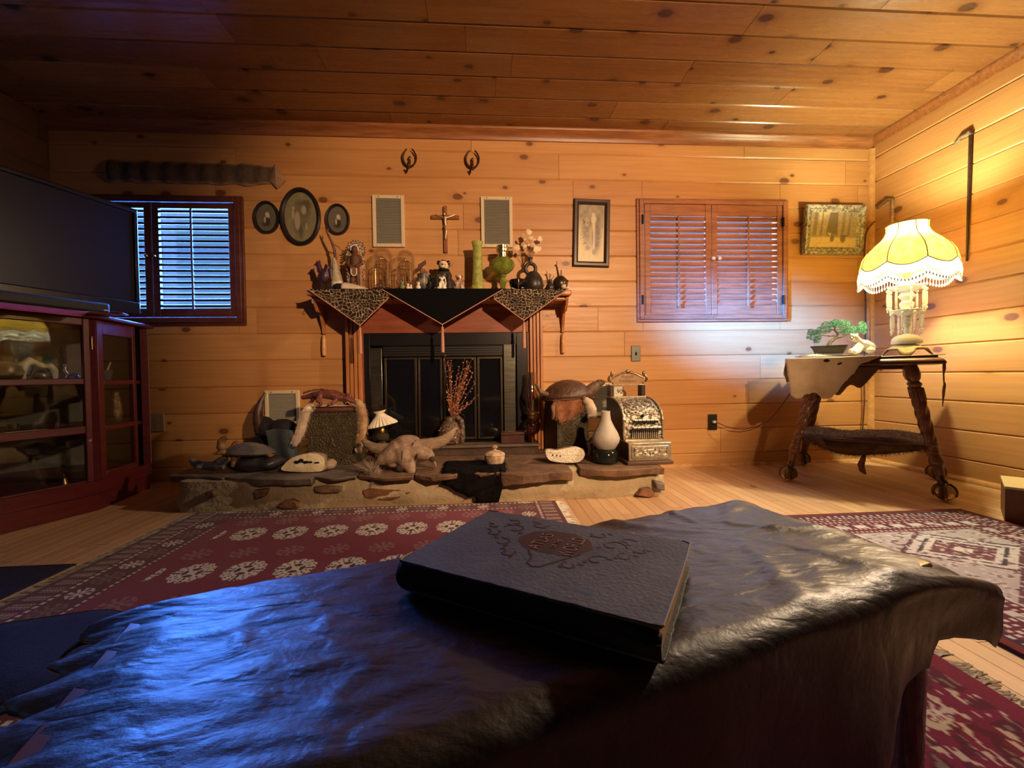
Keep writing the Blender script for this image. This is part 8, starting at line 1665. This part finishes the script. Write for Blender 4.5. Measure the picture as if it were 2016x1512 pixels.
cv = cover(z1-.004, .004, 'front_cover', CLO); cover(z0, .004, 'back_cover', CLO)
b = B(); b.box((-hw+.008, -hd+.006, .0042), (hw-.006, hd-.007, z1-.0042)); lab(mk('pages', b, PAG, t), 'browned page block')
b = B(); P = []
for i in range(41):
    u = i/40; x = -hw+.002+(2*hw-.004)*u; tear = .0; P.append([V(x, -hd+.004-.011*math.sin(PI*q/10)**.8+.0008*noise.noise(V(u*30, q, 0)), .0005+(z1-.0008)*(q/10)*(1-.22*max(0, (u-.80)/.2)*(q > 6)+.02*noise.noise(V(u*40, 2, 2))*(u > .7))) for q in range(11)])
b.sheet(P); lab(mk('spine', b, SPN, t, solid=.0016, smooth=180), 'rounded torn black spine')
b = B(); b.tube([(hw-.001, -hd+.002, z1), (hw+.0005, -.2*hd, z1), (hw+.0005, .5*hd, z1), (hw-.0005, hd-.006, z1), (hw-.012, hd-.0, z1)], .0014, 5); b.tube([(-hw+.004, -hd+.001, z1), (-hw, -hd+.012, z1), (-hw+.0002, -hd+.03, z1)], .0014, 5); b.tube([(-hw, hd-.004, z1), (-hw+.02, hd, z1)], .0012, 5); lab(mk('worn_edges', b, mat('frayed_board', (.34, .28, .21), None, rough=.9), cv), 'frayed pale edge')
# stamped ornament and lettering; the title reads away from the spine
EMBO = mat('stamped_maroon', (.030, .013, .013), (.045, .02, .018), 30, .5); GILT = mat('faded_gilt', (.34, .18, .12), (.22, .12, .085), 60, .45, metal=.2)
om = B(); zt = z1+.0002
def fl(pts, w): om.tube([(x, y, zt) for x, y in pts], w, 5, flat=.25, up=(0, 0, 1))
cx, cy = -.005, .028
shp = [(-.062, .0), (-.050, .034), (-.020, .050), (.016, .052), (.048, .034), (.062, .004), (.050, -.020), (.030, -.034), (.0, -.040), (-.034, -.036), (-.054, -.018)]
om.add([(cx+x, cy+y, zt) for x, y in shp]+[(cx, cy, zt)], [(i, (i+1) % 11, 11) for i in range(11)])
fl([(cx-.026, cy-.038), (cx-.010, cy-.060), (cx-.006, cy-.082), (cx+.004, cy-.088), (cx+.014, cy-.084), (cx+.032, cy-.052), (cx+.050, cy-.022)], .0022)
for sg in (-1, 1):
    for (x0, y0, r, tn, ph) in ((.085, .03, .022, 5.2, 0), (.078, -.03, .017, 4.6, 1.0), (.112, .0, .014, 5, 2), (.055, .066, .015, 5, 3), (.10, .058, .012, 4.6, .5), (.05, -.062, .013, 4.8, 2.4), (.128, .03, .010, 4.5, 3.3)):
        fl([(cx+sg*(x0+r*(1-k/20)*math.cos(ph+tn*k/14)), cy+y0+r*(1-k/20)*math.sin(ph+tn*k/14)) for k in range(15)], .0018)
        om.ell((cx+sg*(x0+r*.9), cy+y0+r*.7, zt), (.0055, .0035, .0004), 8, 4); om.ell((cx+sg*(x0-r*.8), cy+y0-r*.6, zt), (.0045, .006, .0004), 8, 4)
mk('stamped_ornament', om, EMBO, cv, smooth=0)
def tx(s, y, size, width): # y = offset along the book's width; text runs along +ey
    M = Matrix.Translation((cx+y, cy, zt+.0004)) @ Matrix.Rotation(PI/2, 4, 'Z'); return text(s, size, GILT, 'title_letters', cv, M, .0003, width)
tx('ATLAS', -.022, .030, .066); tx('OF THE', .004, .013, .034); tx('WORLD', .031, .032, .076)
sp = B()
for (x, y, rx, ry) in ((-.085, -.075, .020, .006), (.045, -.105, .010, .004), (.085, -.095, .014, .005), (-.06, -.11, .016, .004), (.09, -.04, .008, .003)): sp.ell((x, y, z1), (rx, ry, .00025), 14, 4, nz=.3)
lab(mk('rub_marks', sp, mat('pale_scuff', (.085, .09, .094), None, rough=.7), cv), 'pale rubbed scuffs')
